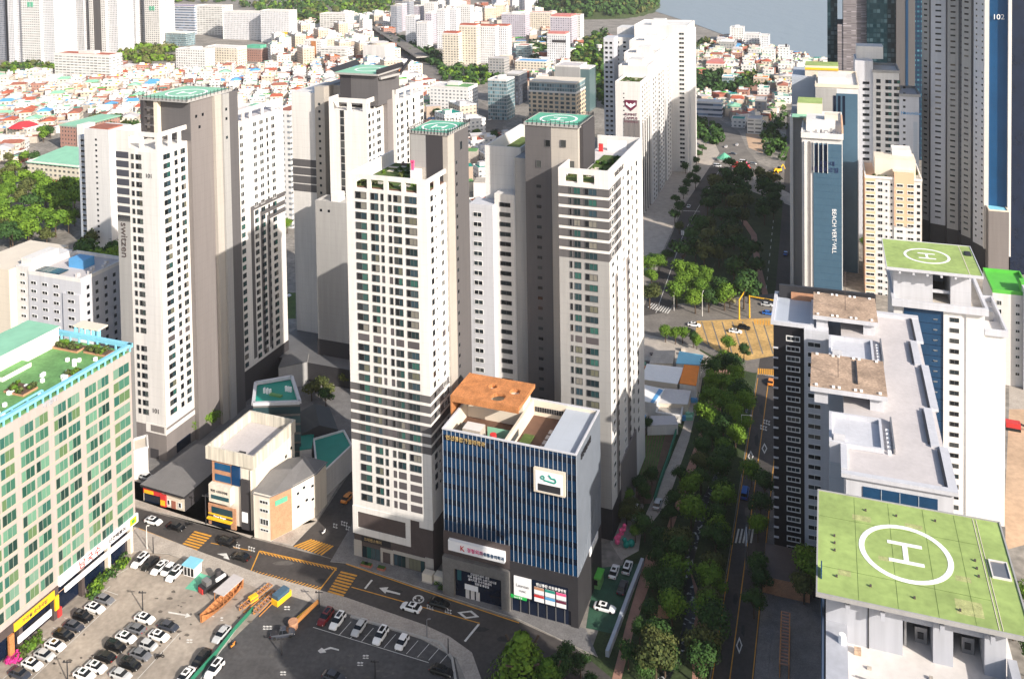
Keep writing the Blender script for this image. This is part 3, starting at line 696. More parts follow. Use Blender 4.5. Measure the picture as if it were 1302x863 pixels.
w = B.new('rear_wall'); w.box(-206, -188.6, 240.5, 268, 10, 93, 'white'); w.box(-206, -188.5, 240.6, 268.1, 0, 10, 'dgray')
w.box(-206, -189, 240.5, 241, 93, 97, 'white'); w.box(-189.1, -188.6, 240.5, 268, 95.8, 97, 'white'); w.box(-206, -205.4, 240.5, 268, 93, 97, 'white')
for a in (241, 245.5, 249.5, 256, 262, 266.9): w.box(-189.1, -188.6, a, a + 1, 93, 95.8, 'white')
w.box(-205, -189.5, 241, 268, 93, 93.2, 'roofg')
s1 = -188.6
cl = cR(s1, 70, [(296, 300.5), (306, 310.5), (323, 327.5), (331, 336), (340, 342, 'k1'), (346, 350.5)])
g = B.new('grey_band')
for r in range(30):
    for i, c in enumerate(cl): B.win('R', s1 + (.06 if r > 10 else 0), c[0], 90 - r * 2.72, c[1], 1.55, c[2] if len(c) > 2 else ('d2' if r < 11 else 'w2'))
for k_, (ta, zt) in enumerate(((cl[2][0] - 3.2, 62), (cl[3][0] - 1.6, 59), (cl[4][0] - 1.2, 56.5))):
    g.box(s1 - .01, s1 + .05, ta, ta + 1.7, 12, zt, 'gray'); g.box(s1 - .01, s1 + .05, ta, 268, zt, zt + 1.6, 'gray')
B.done()

# --- the tower behind, with the folded dark helipad ------------------------
B = Bld('apartment_tower', 'white tower with dark folded rooftop deck standing behind and left of the middle tower', -195, -155, 276, 314)
w = B.new('wall'); w.box(-195, -184, 282.6, 305, 6, 96.2, 'white'); w.box(-184, -180, 281.2, 300, 6, 98.8, 'beige'); w.box(-180, -174.6, 287.5, 300, 6, 98.5, 'beige')
w.box(-174.6, -159.2, 275.7, 287.5, 6, 92, 'white'); w.box(-174.6, -157.5, 287.5, 291.5, 6, 94, 'pinkgray'); w.box(-174, -156.2, 291.5, 314, 6, 93, 'white')
p = B.new('parapet'); p.box(-174.6, -159.2, 275.7, 276.2, 94.8, 96.4, 'white'); p.box(-159.7, -159.2, 276.2, 287.5, 94.8, 96.4, 'white'); p.box(-174.6, -174.1, 276.2, 287.5, 92, 96.4, 'white')
for a in (-174.6, -167.2, -160.9): p.box(a, a + 1.6, 275.7, 276.2, 92, 94.8, 'white')
for a in (277, 281.5, 286.4): p.box(-159.7, -159.2, a, a + 1, 92, 94.8, 'white')
p.box(-156.7, -156.2, 291.5, 314, 95.5, 97, 'white'); p.box(-174, -156.2, 291.5, 292, 93, 97, 'white')
for a in (293, 298.5, 304, 312.9): p.box(-156.7, -156.2, a, a + 1, 93, 95.5, 'white')
q = B.new('grey_band')
for i in range(4): q.box(-195.05, -183.95, 282.54, 282.6, 68.5 - i * 3.1, 71.2 - i * 3.1, 'gray')
B.new('dark_core').box(-173, -157.6, 281, 297, 93, 103.8, 'gray')
q = B.new('dark_panel'); q.box(-173.05, -168.5, 280.95, 281, 94, 103.7, 'dgray')
d = B.new('helipad_deck'); d.box(-174.5, -156.8, 279.6, 298.5, 104, 104.7, 'lgray', 'mint2'); ring_mesh(d, -166, 289, 104.72, 4.2, 4.9, 'signwhite')
q = B.new('deck_wing')
q.face([(-174.5, 279.6, 104.6), (-176.5, 279.6, 106), (-176.5, 298.5, 106.6), (-174.5, 298.5, 104.9)], 'dmetal')
q = B.new('deck_wing'); q.box(-157.4, -156.6, 279.6, 298.5, 104.7, 106.3, 'dmetal'); q.bar((-156.6, 281, 103), (-154.8, 292, 103), .8, 'lgray'); q.bar((-154.8, 292, 103), (-153.5, 298, 107.5), .8, 'dmetal')
for r in range(32):
    z = 92 - r * 2.72
    B.win('F', 281.2, -182.1, z, .9, .9, 's'); B.win('F', 287.5, -177.3, z + 1, .9, .9, 's'); B.win('F', 275.7, -169.2, z - 2.5, 1.6, 2.5, 'k1')
    for c in cR(-159.2, 85, [(468.5, 471, 'k1'), (473, 476, 'd2'), (479, 484, 'd2')]): B.win('R', -159.2, c[0], z - 2.5, c[1], 1.6, c[2])
    for c in cR(-156.2, 85, [(504, 506.5, 'd1'), (509, 513, 'd2'), (517, 519, 'k1'), (525, 527, 'k1'), (534, 538, 'd2')]): B.win('R', -156.2, c[0], z - 2, c[1], 1.7, c[2])
w = B.new('lower_block'); w.box(-176.5, -160, 268.6, 281, 6, 60.5, 'lgray'); w.box(-171.5, -168.5, 271, 275, 60.5, 63.5, 'white'); w.ring(-176.5, -160, 268.6, 275.6, 60.5, 61.3, .4, 'lgray')
for u in (-174.2, -171): B.win('F', 268.6, u, 57.5, .9, .9, 's')
w = B.new('podium_wall'); w.box(-196, -150, 262, 316, 0, 6.5, 'podium', 'roofd'); w.box(-176.7, -159.8, 268.4, 268.6, 6.5, 12, 'dgray')
B.done()
M['padworn'] = mat('worn_deck_paint', (.40, .42, .18), .8, .45, .9, fine=.2)
M['navyink'] = mat('navy_letter', (.012, .022, .10), .5, .02, .5)
M['shadewhite'] = mat('shade_tinted_white_render', (.40, .415, .46), .7, .07, .2, streak=True, fine=.04)  # white walls greyed and cooled, their shade mixed into the colour
# --- long pale block with concrete decks (right) --------------------------
B = Bld('apartment_block', 'long pale apartment block with black window strip and stained concrete roof slabs', -13, 20.5, 167.2, 245.5, HR)
Z = 57.6
w = B.new('wall')
w.box(-12.6, -5.4, 227, 245.4, 0, Z, 'black'); w.box(-5.4, 0.2, 225.4, 245.4, 0, Z, 'bluewhite'); w.box(0.2, 3.0, 190, 245.2, 0, 54.5, 'bluegray')
w.box(3.0, 20.3, 167.3, 240, 0, 54.6, 'bluewhite')
B.new('roof').box(3.0, 20.3, 167.3, 240, 54.6, 57.5, 'bluewhite', 'roofg')
f = B.new('blue_panel'); f.box(5.8, 17.8, 167.15, 167.3, 0, 56, 'navy')
for i in range(16): f.box(5.8, 17.8, 167.1, 167.16, 3 + i * 3.3, 3.12 + i * 3.3, 'bluegray')
for i in range(1, 4): f.box(5.8 + i * 3 - .05, 5.8 + i * 3 + .05, 167.08, 167.15, 0, 56, 'bluegray')
p = B.new('parapet'); p.box(2.2, 21.0, 166.6, 167.8, 57.4, 58.1, 'bluewhite'); p.box(2.2, 3.3, 168, 176, 57.4, 58.3, 'bluewhite')
for a, b_, o in ((168, 181, 21.0), (181, 195, 19.6), (195, 214, 20.9), (214, 226, 19.6), (226, 240, 21.0)):
    p.box(o - 1.5, o, a, b_, 57.4, 58.0, 'bluewhite')
    B.new('railing').box(o - 1.9, o - 1.75, a + 1, b_ - 1, 57.5, 58.1, 'dmetal')
p.box(11, 21, 238.6, 240.2, 57.4, 58.3, 'bluewhite'); p.ring(-13.2, -3.2, 226.5, 245.6, 57.4, 58.3, .8, 'bluewhite')
B.new('roof_floor').box(-12.4, -3.2, 227.3, 244.8, Z, Z + .1, 'bluegray')
for t0, t1 in ((226, 240.5), (190.5, 206)):
    d = B.new('concrete_slab'); d.box(-3.4, 11.2, t0, t1, 60.2, 61.2, 'bluewhite', 'rust'); d.box(-2.6, 0, t0 + 1, t1 - 1, 57.5, 60.2, 'bluewhite'); d.box(8, 10.5, t0 + 1, t1 - 1, 57.5, 60.2, 'bluewhite')
for t0, t1 in ((226, 240.5), (190.5, 206)):
    h_ = B.new('roof_hatch', 'concrete_slab')
    for x in (-2.5, .8, 1.9, 5.0, 6.1, 9.6): h_.box(x, x + .55, t0 + .5, t0 + 1.0, 61.2, 61.5, 'signwhite'); h_.box(x, x + .55, t1 - 1, t1 - .5, 61.2, 61.5, 'signwhite')
m_ = B.new('antenna_mast', 'concrete_slab'); m_.bar((4, 231, 61.2), (4, 231, 71), .14, 'brown'); m_.bar((2, 196, 61.2), (2, 196, 66), .12, 'brown'); m_.box(5.4, 5.8, 194, 204, 61.2, 61.6, 'dmetal')
l = B.new('lower_deck'); l.box(.4, 8.6, 206.3, 225, 56.2, 56.4, 'bluewhite', 'bluewhite'); 
for t0 in (176, 211.5): 
    l = B.new('lower_deck'); l.box(.3, 9.6, t0, t0 + 11, 54.5, 57.58, 'bluewhite', 'bluewhite'); l.ring(.2, 9.8, t0, t0 + 11.1, 57.4, 58.4, .5, 'bluewhite')
    l.box(1, 3, t0 + 1, t0 + 3, 57.6, 59.5, 'bluewhite'); l.box(11.4, 11.7, t0 + .5, t0 + 12, 57.5, 58.6, 'metal')
for i in range(12): B.new('roof_vent').box(10.4, 11.0, 176 + i * 1.5 + (i // 6) * 28, 176.5 + i * 1.5 + (i // 6) * 28, 57.5, 58.2, 'signwhite')
for r in range(22):
    z = 53.6 - r * 2.5
    B.win('F', 227, -8.0, z, 3.3, 1.35, 'x3'); B.win('F', 225.4, -3.1, z, 3.0, 1.2, 'd2')
q = B.new('balcony_bracket')
for r in range(22): q.box(-12.7, -11.5, 226.6, 227, 51.5 - r * 2.5, 51.8 - r * 2.5, 'bluewhite')
B.new('entrance_porch').box(-14.5, -4, 212, 224, 0, 4, 'brick', 'brown')
q = B.new('dark_roof_fence'); q.box(-12, 11.5, 243.2, 244.2, 57.6, 61.0, 'dmetal'); q.box(-9, -3.5, 242.6, 243.2, 57.7, 59.5, 'brick')
B.done()

# --- white tower with upper green helipad ----------------------------------
B = Bld('apartment_tower', 'white and navy tower under the smaller faded green helipad, beyond the long pale block', 15.7, 41.4, 246, 270, HR)
B.new('wall').box(15.9, 36.7, 246.4, 270, 0, 58.6, 'white2')
w = B.new('side_wing'); w.box(36.7, 41.4, 246.8, 268, 0, 53, 'white'); w.ring(36.7, 41.9, 246.0, 268.5, 53, 54.6, .5, 'bluewhite'); w.box(37.3, 41.2, 247, 268, 53, 53.1, 'roofl'); w.box(38, 40, 255, 258, 53.1, 55.5, 'metal')
w.box(33, 41.5, 246.3, 268, 0, 5, 'stone')
f = B.new('blue_panel'); f.box(18.3, 27.4, 246.25, 246.4, 0, 58.3, 'navy')
for i in range(20): f.box(18.3, 27.4, 246.2, 246.26, 2 + i * 2.75, 2.1 + i * 2.75, 'navyblk')
f = B.new('front_step'); f.box(27.4, 31.6, 245.9, 246.4, 0, 58.3, 'white'); f.box(32.6, 36.7, 246.1, 246.4, 0, 58.3, 'white')
for r in range(21):
    z = 55.4 - r * 2.65; B.win('F', 245.9, 29.9, z, 2.1, 1.15, 'k2'); B.win('F', 246.25, 25.6, z - .1, 1.0, .25, 'x1')
    B.win('R', 36.7 if z > 54 else 41.4, 250, z, .6, .8, 's')
p = B.new('parapet'); p.ring(15.4, 37.4, 244.8, 270.5, 58.2, 60, .7, 'bluewhite'); B.new('roof').box(16.0, 36.7, 245.5, 269.8, 58.6, 58.7, 'conc')
w = B.new('deck_support'); w.box(16.0, 25.2, 248.6, 266, 58.7, 67.4, 'bluewhite'); w.box(29.3, 34.0, 248.6, 266, 58.7, 67.4, 'bluewhite'); w.box(25.2, 29.3, 264, 266, 58.7, 67.4, 'bluewhite'); w.box(25.2, 29.3, 249.5, 250.2, 61, 61.7, 'bluewhite')
for i in range(6): w.box(17 + i * 3.2, 17.5 + i * 3.2, 244.9, 248.6, 66.6, 67.3, 'bluewhite')
helipad(B, 14.2, 36.1, 244.8, 266.8, 68, .6, 'padgreen', 5.6, hrot=math.pi / 2 , cxy=(24.5, 256), edge='bluewhite')
q = B.new('deck_line', 'helipad_deck'); q.box(33.2, 33.35, 245, 266.6, 68.02, 68.05, 'cream'); q.box(34, 35.5, 259, 262, 68.02, 68.3, 'dmetal')
B.done()

# --- near tower with the large green helipad -------------------------------
B = Bld('apartment_tower', 'near tower under the largest faded green helipad with white letter H, at bottom right', -0.5, 21.5, 104, 136.5, HR)
TP = 117.2
zb = zpx(5, TP, 824, HR)
w = B.new('wall'); w.box(-0.5, 21.2, 104, 136.5, 0, zb - .05, 'bluegray'); w.box(-0.75, -0.5, 97, 136, 0, zb + 2, 'bluegray'); w.box(-0.9, -.75, 118, 120, 0, zb + 8, 'navy')
B.new('terrace_floor').box(-0.5, 21.2, 104, 136.5, zb - .05, zb, 'roofl')
w = B.new('deck_support'); w.box(-.3, 8.6, TP, 134, zb, 71.2, 'shadewhite'); w.box(12.0, 14.2, TP, 134, zb, 71.2, 'shadewhite'); w.box(17.6, 19.9, TP, 134, zb, 71.2, 'shadewhite')
w.box(8.6, 12.0, TP + .3, TP + 1.4, zb + 4.2, zb + 5.1, 'shadewhite'); w.box(14.2, 17.6, TP + .3, TP + 1.4, zb + 4.2, zb + 5.1, 'shadewhite'); w.box(8.6, 17.6, 131, 132, zb, 71, 'conc')
w.box(4.6, 4.75, TP - .1, TP, zb, 71, 'dmetal')
for x in (2, 6, 12.6, 18): w.box(x, x + .5, 115.6, TP, 70.2, 71.15, 'shadewhite')
w.box(-.3, 2.2, 106, TP, zb, zb + 2.4, 'shadewhite'); w.box(20, 21, 98, TP, zb, zb + 2.6, 'shadewhite'); w.box(1.0, 2.4, 98, 108, zb, zb + 1.8, 'shadewhite')
q = B.new('roof_equipment'); q.cyl(1.6, 114, zb + 2.4, zb + 3.4, .5, .4, 'signwhite', 10); q.box(3, 3.8, 115.5, 116.2, zb, zb + .6, 'rust')
for x in (5.2, 7.6, 10.4, 12.8): q.box(x, x + .9, 111.5, 111.8, zb, zb + .3, 'conc')
for x in (10.2, 15.5): q.box(x, x + 1.4, 120, 121.4, zb, zb + 2.0, 'metal'); q.box(x + .3, x + 1, 119.9, 120, zb + .6, zb + 1.4, 'dmetal')
q = B.new('roof_equipment')
for x, t, a, c, hh in ((3.4, 107.5, .8, .5, .7), (6.0, 108, .5, .5, .4), (9.2, 106.5, .6, .9, .5), (13.5, 107.5, 1.1, .5, .8), (16.3, 109.5, .5, .5, .6), (17.4, 106, .8, .8, 1.0), (4.4, 113.6, .5, .3, .3), (11.3, 114.2, .4, .4, .35), (15.5, 113.2, .9, .3, .3)):
    q.box(x, x + a, t, t + c, zb, zb + hh, 'metal' if a > .7 else 'conc')
q = B.new('handrail')
for x in range(5, 18): q.bar((x, 110, zb), (x, 110, zb + .9), .06, 'metal')
q.bar((5, 110, zb + .9), (17, 110, zb + .9), .07, 'metal')
q = B.new('pipe'); q.bar((3, 112, zb + .2), (14, 110.5, zb + .2), .12, 'metal'); q.bar((9, 118.6, zb + .4), (9, 118.6, 71), .25, 'metal')
helipad(B, -1.35, 22.3, 115.3, 136.9, 72.2, .4, 'padgreen', 5.75, hrot=math.pi / 2, cxy=(9.6, 126.3), edge='lgray')
q = B.new('deck_line', 'helipad_deck'); q.box(18.9, 18.98, 115.6, 136.6, 72.22, 72.25, 'cream'); q.box(19.3, 19.37, 115.6, 136.6, 72.22, 72.25, 'cream')
q.box(19.8, 21.6, 125, 128, 72.21, 72.3, 'metal'); q.ring(19.6, 21.8, 124.8, 128.2, 72.21, 72.45, .15, 'roofl')
q = B.new('deck_light', 'helipad_deck')
for x, t in ((.8, 127), (.8, 125.5), (.8, 124), (18, 127.5), (18, 126), (18, 124.5), (5, 134), (9, 134), (14, 134.5), (1, 119), (5, 118.5), (10, 118), (15, 117.5)):
    q.box(x - .12, x + .12, t - .12, t + .12, 72.2, 72.45, 'brown')
q = B.new('deck_patch', 'helipad_deck')
for x, t, a, c in ((14.6, 117, 3.0, 2.6), (3.2, 131.5, 2.4, 1.2), (6.2, 124, 1.6, .8), (15.2, 123, 1.8, 1.0), (1.2, 119.5, 1.5, 1.1), (10, 132, 2.2, .9)): q.box(x, x + a, t, t + c, 72.203, 72.207, 'padworn')
q = B.new('deck_seam', 'helipad_deck')
for x in (3.5, 8, 12.5, 16.5): q.box(x, x + .04, 115.6, 136.6, 72.205, 72.215, 'grass')
for t in (120.5, 131): q.box(-1.1, 18.8, t, t + .04, 72.205, 72.215, 'grass')
B.done()

# --- blue clad towers -------------------------------------------------------
def towers_right():
    B = Bld('apartment_tower', 'blue clad tower with BEACH VERT VILL lettering beside the park avenue', -14.7, 6, 370, 428, HR)
    w = B.new('wall'); w.box(-14.7, -9.5, 396.6, 420, 0, 75, 'lgray'); w.box(-14.9, -13.6, 394, 397, 0, 75, 'white'); w.box(-9.5, 5.6, 371.2, 415, 0, 72.8, 'white2')
    q = B.new('blue_panel'); q.box(-5.2, 5.3, 370.9, 371.2, 0, 69.5, 'clad')
    for i in range(25): q.box(-5.2, 5.3, 370.87, 370.9, 2 + i * 2.7, 2.06 + i * 2.7, 'navy')
    q = B.new('slot_window'); 
    for i in range(3): q.box(-4.6 + i * 1.7, -3.6 + i * 1.7, 370.8, 370.95, 58, 69, 'navyblk')
    q = B.new('rib'); 
    for i in range(4): q.box(-3.5 + i * 1.7 - 1.6, -3.3 + i * 1.7 - 1.6, 370.5, 370.95, 58, 70, 'white')
    q.box(-8.6, -7.6, 370.4, 371.2, 0, 70, 'white'); q.box(-7, -6.2, 370.8, 371.2, 0, 70, 'pinkgray')
    q = B.new('roof_duct')
    for i in range(7): q.box(-8.5 + i * 1.9, -7.6 + i * 1.9, 373 + (i % 3) * 1.4, 374.2 + (i % 3) * 1.4, 72.8, 73.6 + (i % 2) * .8, ['metal', 'roofl', 'lgray'][i % 3])
    p = B.new('parapet'); p.ring(-9.8, 5.9, 370.3, 415, 71.5, 73.6, .5, 'white'); p.box(5.3, 5.9, 372, 400, 73.6, 75.5, 'peach')
    q = B.new('roof_room'); q.box(-8, 3, 378, 392, 72.8, 77, 'white'); q.box(-12, -2, 398, 412, 75, 80, 'cream', 'padgreen'); q.box(-14, -4, 392, 398, 75, 75.3, 'mint2'); q.box(-1, 4, 380, 386, 77, 79, 'cream')
    letters(B, 'BEACH VERT·VILL', 'F', 370.85, 2.4, zpx(2, 370.8, 294, HR), 2.25, 'signwhite', .05, rot=-math.pi / 2)
    letters(B, '비치베르빌', 'F', 370.8, -.8, zpx(2, 370.8, 217, HR), 2.2, 'navyink', .05); letters(B, '해운대', 'F', 370.8, 0, zpx(2, 370.8, 209, HR), 2.0, 'navyink', .05)
    B.done()
    a = at(1020, 125, 82, HR)
    B = Bld('apartment_tower', 'second blue clad tower with yellow roof frame behind the BEACH VERT VILL tower', -13, 12, 430, 470, HR)
    w = B.new('wall'); w.box(-5, 13, 425, 465, 0, 83, 'white2'); w.box(-16, -5, 448, 480, 0, 83, 'bluegray'); w.box(-5, 4, 424.7, 425, 0, 82, 'lgray')
    q = B.new('blue_panel'); q.box(3.8, 12.7, 424.6, 424.9, 0, 80, 'clad')
    for i in range(3): B.new('slot_window').box(2.6 + i * 1.9, 3.7 + i * 1.9, 424.5, 424.65, 66, 79, 'navyblk')
    p = B.new('roof_room'); p.box(-4, 8, 432, 448, 83, 86, 'white'); p.box(-10, 5, 452, 466, 83, 88, 'cream', 'padgreen'); p.box(-10, 5, 451.6, 452, 86, 87, 'yellow'); p.ring(-5.2, 13.3, 424.6, 465, 82.5, 84, .5, 'cream')
    q = B.new('side_face'); q.box(12.9, 13.1, 426, 464, 0, 80, 'bluegray')
    B.done()
    # white hotel tower
    B = Bld('hotel_tower', 'white hotel tower with stepped top behind the peach and white tower', 20, 45, 470, 500, HR)
    t0 = 468
    s = [spx(t0, x, 60, HR) for x in (1087, 1110, 1125, 1143, 1168)]
    zt = [zpx(s[1], t0, y, HR) for y in (78, 92, 120, 70)]
    w = B.new('wall'); w.box(s[0], s[1], t0, t0 + 24, 0, zt[0], 'bluewhite'); w.box(s[1], s[3], t0 - 1, t0 + 24, 0, zt[1], 'white2'); w.box(s[3], s[4], t0 - 2, t0 + 22, 0, zt[2], 'bluewhite')
    w.box(s[0] + 1, s[1] + 5, t0 + 8, t0 + 20, zt[0], zt[3] + 3, 'white')
    p = B.new('parapet'); p.ring(s[1] - .3, s[3] + .3, t0 - 1.3, t0 + 24, zt[1], zt[1] + 1.3, .5, 'lgray'); p.ring(s[3] - .1, s[4] + .6, t0 - 2.6, t0 + 22, zt[2], zt[2] + 1.2, .6, 'lgray')
    for r in range(26):
        z = zt[1] - 5 - r * 3.1
        B.win('F', t0, (s[0] + s[1]) / 2 + 1, z - 1, 3, 1.3, 'k2'); B.win('F', t0 - 1, s[1] + 2.4, z, 2.0, 1.9, 'w1')
        B.win('F', t0 - 1, s[2] + 1.6, z, 2.8, 1.7, 'w2'); B.win('F', t0 - 1, s[2] + 5.4, z, 2.8, 1.7, 'w2'); B.win('F', t0 - 2, s[3] + 2.2, z - 2, 1.1, 1.1, 's')
    q = B.new('wall_stripe'); q.box(s[3] + 6.2, s[3] + 8, t0 - 2.08, t0 - 2, zt[2] - 40, zt[2] - 12, 'bluegray')
    letters(B, 'Haeundae', 'F', t0 - 2.1, (s[3] + s[4]) / 2 + .8, zt[2] - 8, 2.2, 'sblue', .05)
    B.done()
    # peach and white tower
    t0 = 402; s = [spx(t0, x, 30, HR) for x in (1100, 1113, 1137, 1162, 1172)]
    zt = zpx(s[0], t0, 226, HR)
    B = Bld('apartment_tower', 'peach and white apartment tower with planted roof, left of the striped high tower', s[0], s[4], t0, t0 + 26, HR)
    w = B.new('wall'); w.box(s[0], s[1], t0, t0 + 26, 0, zt, 'peach'); w.box(s[1], s[4], t0 + .3, t0 + 26, 0, zt, 'white2'); w.box(s[2], s[3], t0 - .6, t0 + 20, zt - 19, zt + 3.2, 'peach'); w.box(s[2], s[3], t0 - .3, t0 + 20, 0, zt - 19, 'white')
    w.box(s[4] - .05, s[4] + .1, t0 + .3, t0 + 26, 0, zt, 'cream')
    q = B.new('roof_room'); q.box(s[1], s[3] + 1, t0 + 4, t0 + 16, zt, zt + 7.5, 'cream'); q.box(s[2] - .5, s[3] + .3, t0 + 1, t0 + 9, zt + 3.2, zt + 3.6, 'cream'); q.box(s[2], s[3], t0 + 12, t0 + 22, zt, zt + 9.5, 'white')
    roof_garden(B, s[0] + .6, s[1] + 6, t0 + .6, t0 + 4, zt, 5, 1.5); roof_garden(B, s[3] - 1, s[4] - .5, t0 + 10, t0 + 24, zt, 6, 1)
    B.new('parapet').ring(s[0] - .1, s[4] + .2, t0 - .1, t0 + 26, zt, zt + 1, .4, 'white')
    for r in range(22):
        z = zt - 2.8 - r * 2.75
        B.win('F', t0, (s[0] + s[1]) / 2, z, 3.6, 1.4, 'x2')
        B.win('F', t0 + .3, s[1] + 1.9, z, 1.9, 1.5, 'd2'); B.win('F', t0 + .3, s[1] + 4.3, z, 1.0, 1.1, 'd1'); B.win('F', t0 + .3, s[1] + 6.2, z, 1.0, 1.1, 'd1')
        B.win('F', t0 - (.6 if r < 7 else .3), s[2] + 2.1, z, 2.7, 1.4, 'x2'); B.win('F', t0 - (.6 if r < 7 else .3), s[2] + 6.2, z, 2.7, 1.4, 'x2'); B.win('F', t0 + .3, s[4] - 1.2, z, 1.2, 1.2, 's')
    B.done()
    # striped high tower, faceted
    zz = 11
    pts = [at(x, y, zz, HR) for x, y in ((1172, 278), (1181, 281), (1183, 283.5), (1202, 287), (1204, 290), (1218, 293), (1222, 298), (1234, 303), (1237, 307), (1252, 315), (1281, 319))]
    B = Bld('skyscraper', 'very tall grey tower with vertical window stripes and numeral 102 on its blue flank', 46, 82, 477, 512, HR)
    back = [(pts[-1][0] + 12, pts[-1][1] + 40), (pts[0][0] + 4, pts[0][1] + 45)]
    B.new('podium_wall').prism([(a, b_) for a, b_ in pts] + back, 0, zz, 'podium')
    mats = ['lgray', 'lgray', 'bluewhite', 'dgray', 'bluewhite', 'dgray', 'lgray', 'dgray', 'bluewhite', 'navyp']
    w = B.new('wall'); HT = 128
    w.prism([(a, b_ + .4) for a, b_ in pts] + back, zz, HT, 'lgray')
    for i in range(10):
        a, c = pts[i], pts[i + 1]; mt = ['lgray', 'podium', 'bluewhite', 'dgray', 'lgray', 'navyblk', 'lgray', 'podium', 'bluewhite', 'bigblue'][i]
        w.prism([a, c, (c[0], c[1] + .5), (a[0], a[1] + .5)], zz, HT, mt)
    # narrow windows on the pale strips
    for i, nc in ((0, 1), (2, 1), (4, 1), (6, 1), (8, 2)):
        a, c = pts[i], pts[i + 1]; dx, dy = c[0] - a[0], c[1] - a[1]; L = math.hypot(dx, dy); ang = math.atan2(dy, dx)
        for k_ in range(nc):
            u = (k_ + .5) / nc if nc > 1 else .5
            for r in range(52):
                z = zz + 3 + r * 2.75
                if r == 28: continue
                B.wins.append(('A', ang, (a[0] + dx * u, a[1] + dy * u), z, min(2.6, L * .45) if nc == 1 else 1.0, .8, 's'))
    q = B.new('corner_fin'); a, c = pts[9], pts[10]
    q.box(a[0] - .6, a[0] + 1.2, a[1] - 1.5, a[1] + 2, zz, HT, 'white'); q.box(c[0] - .3, c[0] + 1.0, c[1] - 1.5, c[1] + 1.5, zz - 2, HT, 'white')
    q.prism([(c[0] + 1, c[1]), (c[0] + 12, c[1] + 6), (c[0] + 12, c[1] + 10), (c[0] + 1, c[1] + 3)], 0, HT, 'navyblk')
    dx, dy = c[0] - a[0], c[1] - a[1]
    o = letters(B, '102', 'F', (a[1] + c[1]) / 2 - .4, (a[0] + c[0]) / 2 + .5, zpx((a[0] + c[0]) / 2, (a[1] + c[1]) / 2, 22, HR), 3.2, 'signwhite', .15)
    B.done()
    # far glass towers at the waterfront
    t0 = 640
    s = [spx(t0, x, 80, HR) for x in (1052, 1065, 1102, 1139, 1163, 1174)]
    B = Bld('skyscraper', 'dark teal glass waterfront towers with grey flanks at top right, beside the sea', s[0], s[5], t0, t0 + 40, HR)
    w = B.new('wall'); w.box(s[0], s[1], t0 + 8, t0 + 40, 0, 165, 'tealp'); w.box(s[1], s[1] + 3.6, t0 + 4, t0 + 40, 0, zpx(s[1], t0, 32, HR), 'grayp'); w.box(s[1] + 3.6, s[2], t0 + 3.5, t0 + 40, 0, 165, 'grayp'); w.box(s[2], s[3], t0, t0 + 40, 0, 165, 'tealp')
    w.box(s[3], s[4], t0 - 3, t0 + 40, 0, 165, 'gray'); w.box(s[4], s[5] + 6, t0 + 2, t0 + 40, 0, 165, 'navyp')
    w.box((s[3] + s[4]) / 2, (s[3] + s[4]) / 2 + 1.6, t0 - 3.2, t0 - 3, 0, 165, 'navy')
    B.done()
    # small grey tower with blue roof
    z = 30; a = at(1257, 268, z, HR); s1 = spx(a[1], 1283, z, HR)
    B = Bld('service_tower', 'small windowless grey tower with pale blue roof beside the striped tower', a[0], s1, a[1], a[1] + 10, HR)
    B.new('wall').box(a[0], s1, a[1], a[1] + 14, -0, z, 'pinkgray'); B.new('roof').ring(a[0], s1, a[1], a[1] + 14, z, z + .6, .4, 'cream'); B.new('roof_cover').box(a[0] + .5, s1 - .5, a[1] + .5, a[1] + 13.5, z, z + .2, 'turq')
    B.done()
    # green roof building far right
    t0 = 335; s0 = spx(t0, 1262, 30, HR); z = zpx(s0, t0, 372, HR); s1 = spx(t0, 1312, z, HR)
    B = Bld('apartment_block', 'white block with bright green roof behind the smaller green helipad', s0, s1, t0, t0 + 20, HR)
    w = B.new('wall'); w.box(s0, s1, t0, t0 + 20, 0, z, 'white'); w.box(s0 + 9, s0 + 11.5, t0 - 2, t0 + 2, 0, z + 3, 'bluewhite'); w.box(s0 + 11.5, s1 + 5, t0 - 2, t0 + 8, 0, z + 2.8, 'clad')
    B.new('roof').box(s0 + .3, s1 - .3, t0 + .3, t0 + 19.7, z, z + .2, 'brightgreen'); B.new('parapet').ring(s0, s1, t0, t0 + 20, z, z + 1.3, .3, 'brightgreen'); q = B.new('roof_room'); q.box(s0 + 9, s0 + 14, t0 + 2.5, t0 + 7, z, z + 3.4, 'brightgreen')
    for r in range(9): B.win('F', t0, s0 + 7.5, z - 4 - r * 2.9, 1.3, 1.1, 'd2'); B.win('F', t0, s0 + 2, z - 4 - r * 2.9, 1.5, 1.6, 'd2')
    B.done()
M['tealp'] = facade_mat('teal_glass_facade', (.006, .025, .035), (.002, .018, .026), 2.2, 3.2, .85, .7, rough=.15)
M['grayp'] = facade_mat('grey_slat_facade', (.20, .18, .19), (.13, .12, .13), 3, 1.6, 1, .3, band=True)
M['navyp'] = facade_mat('navy_facade', (.01, .03, .07), (.01, .07, .10), 2.2, 3.2, .6, .4, rough=.2)
_done = Bld.done
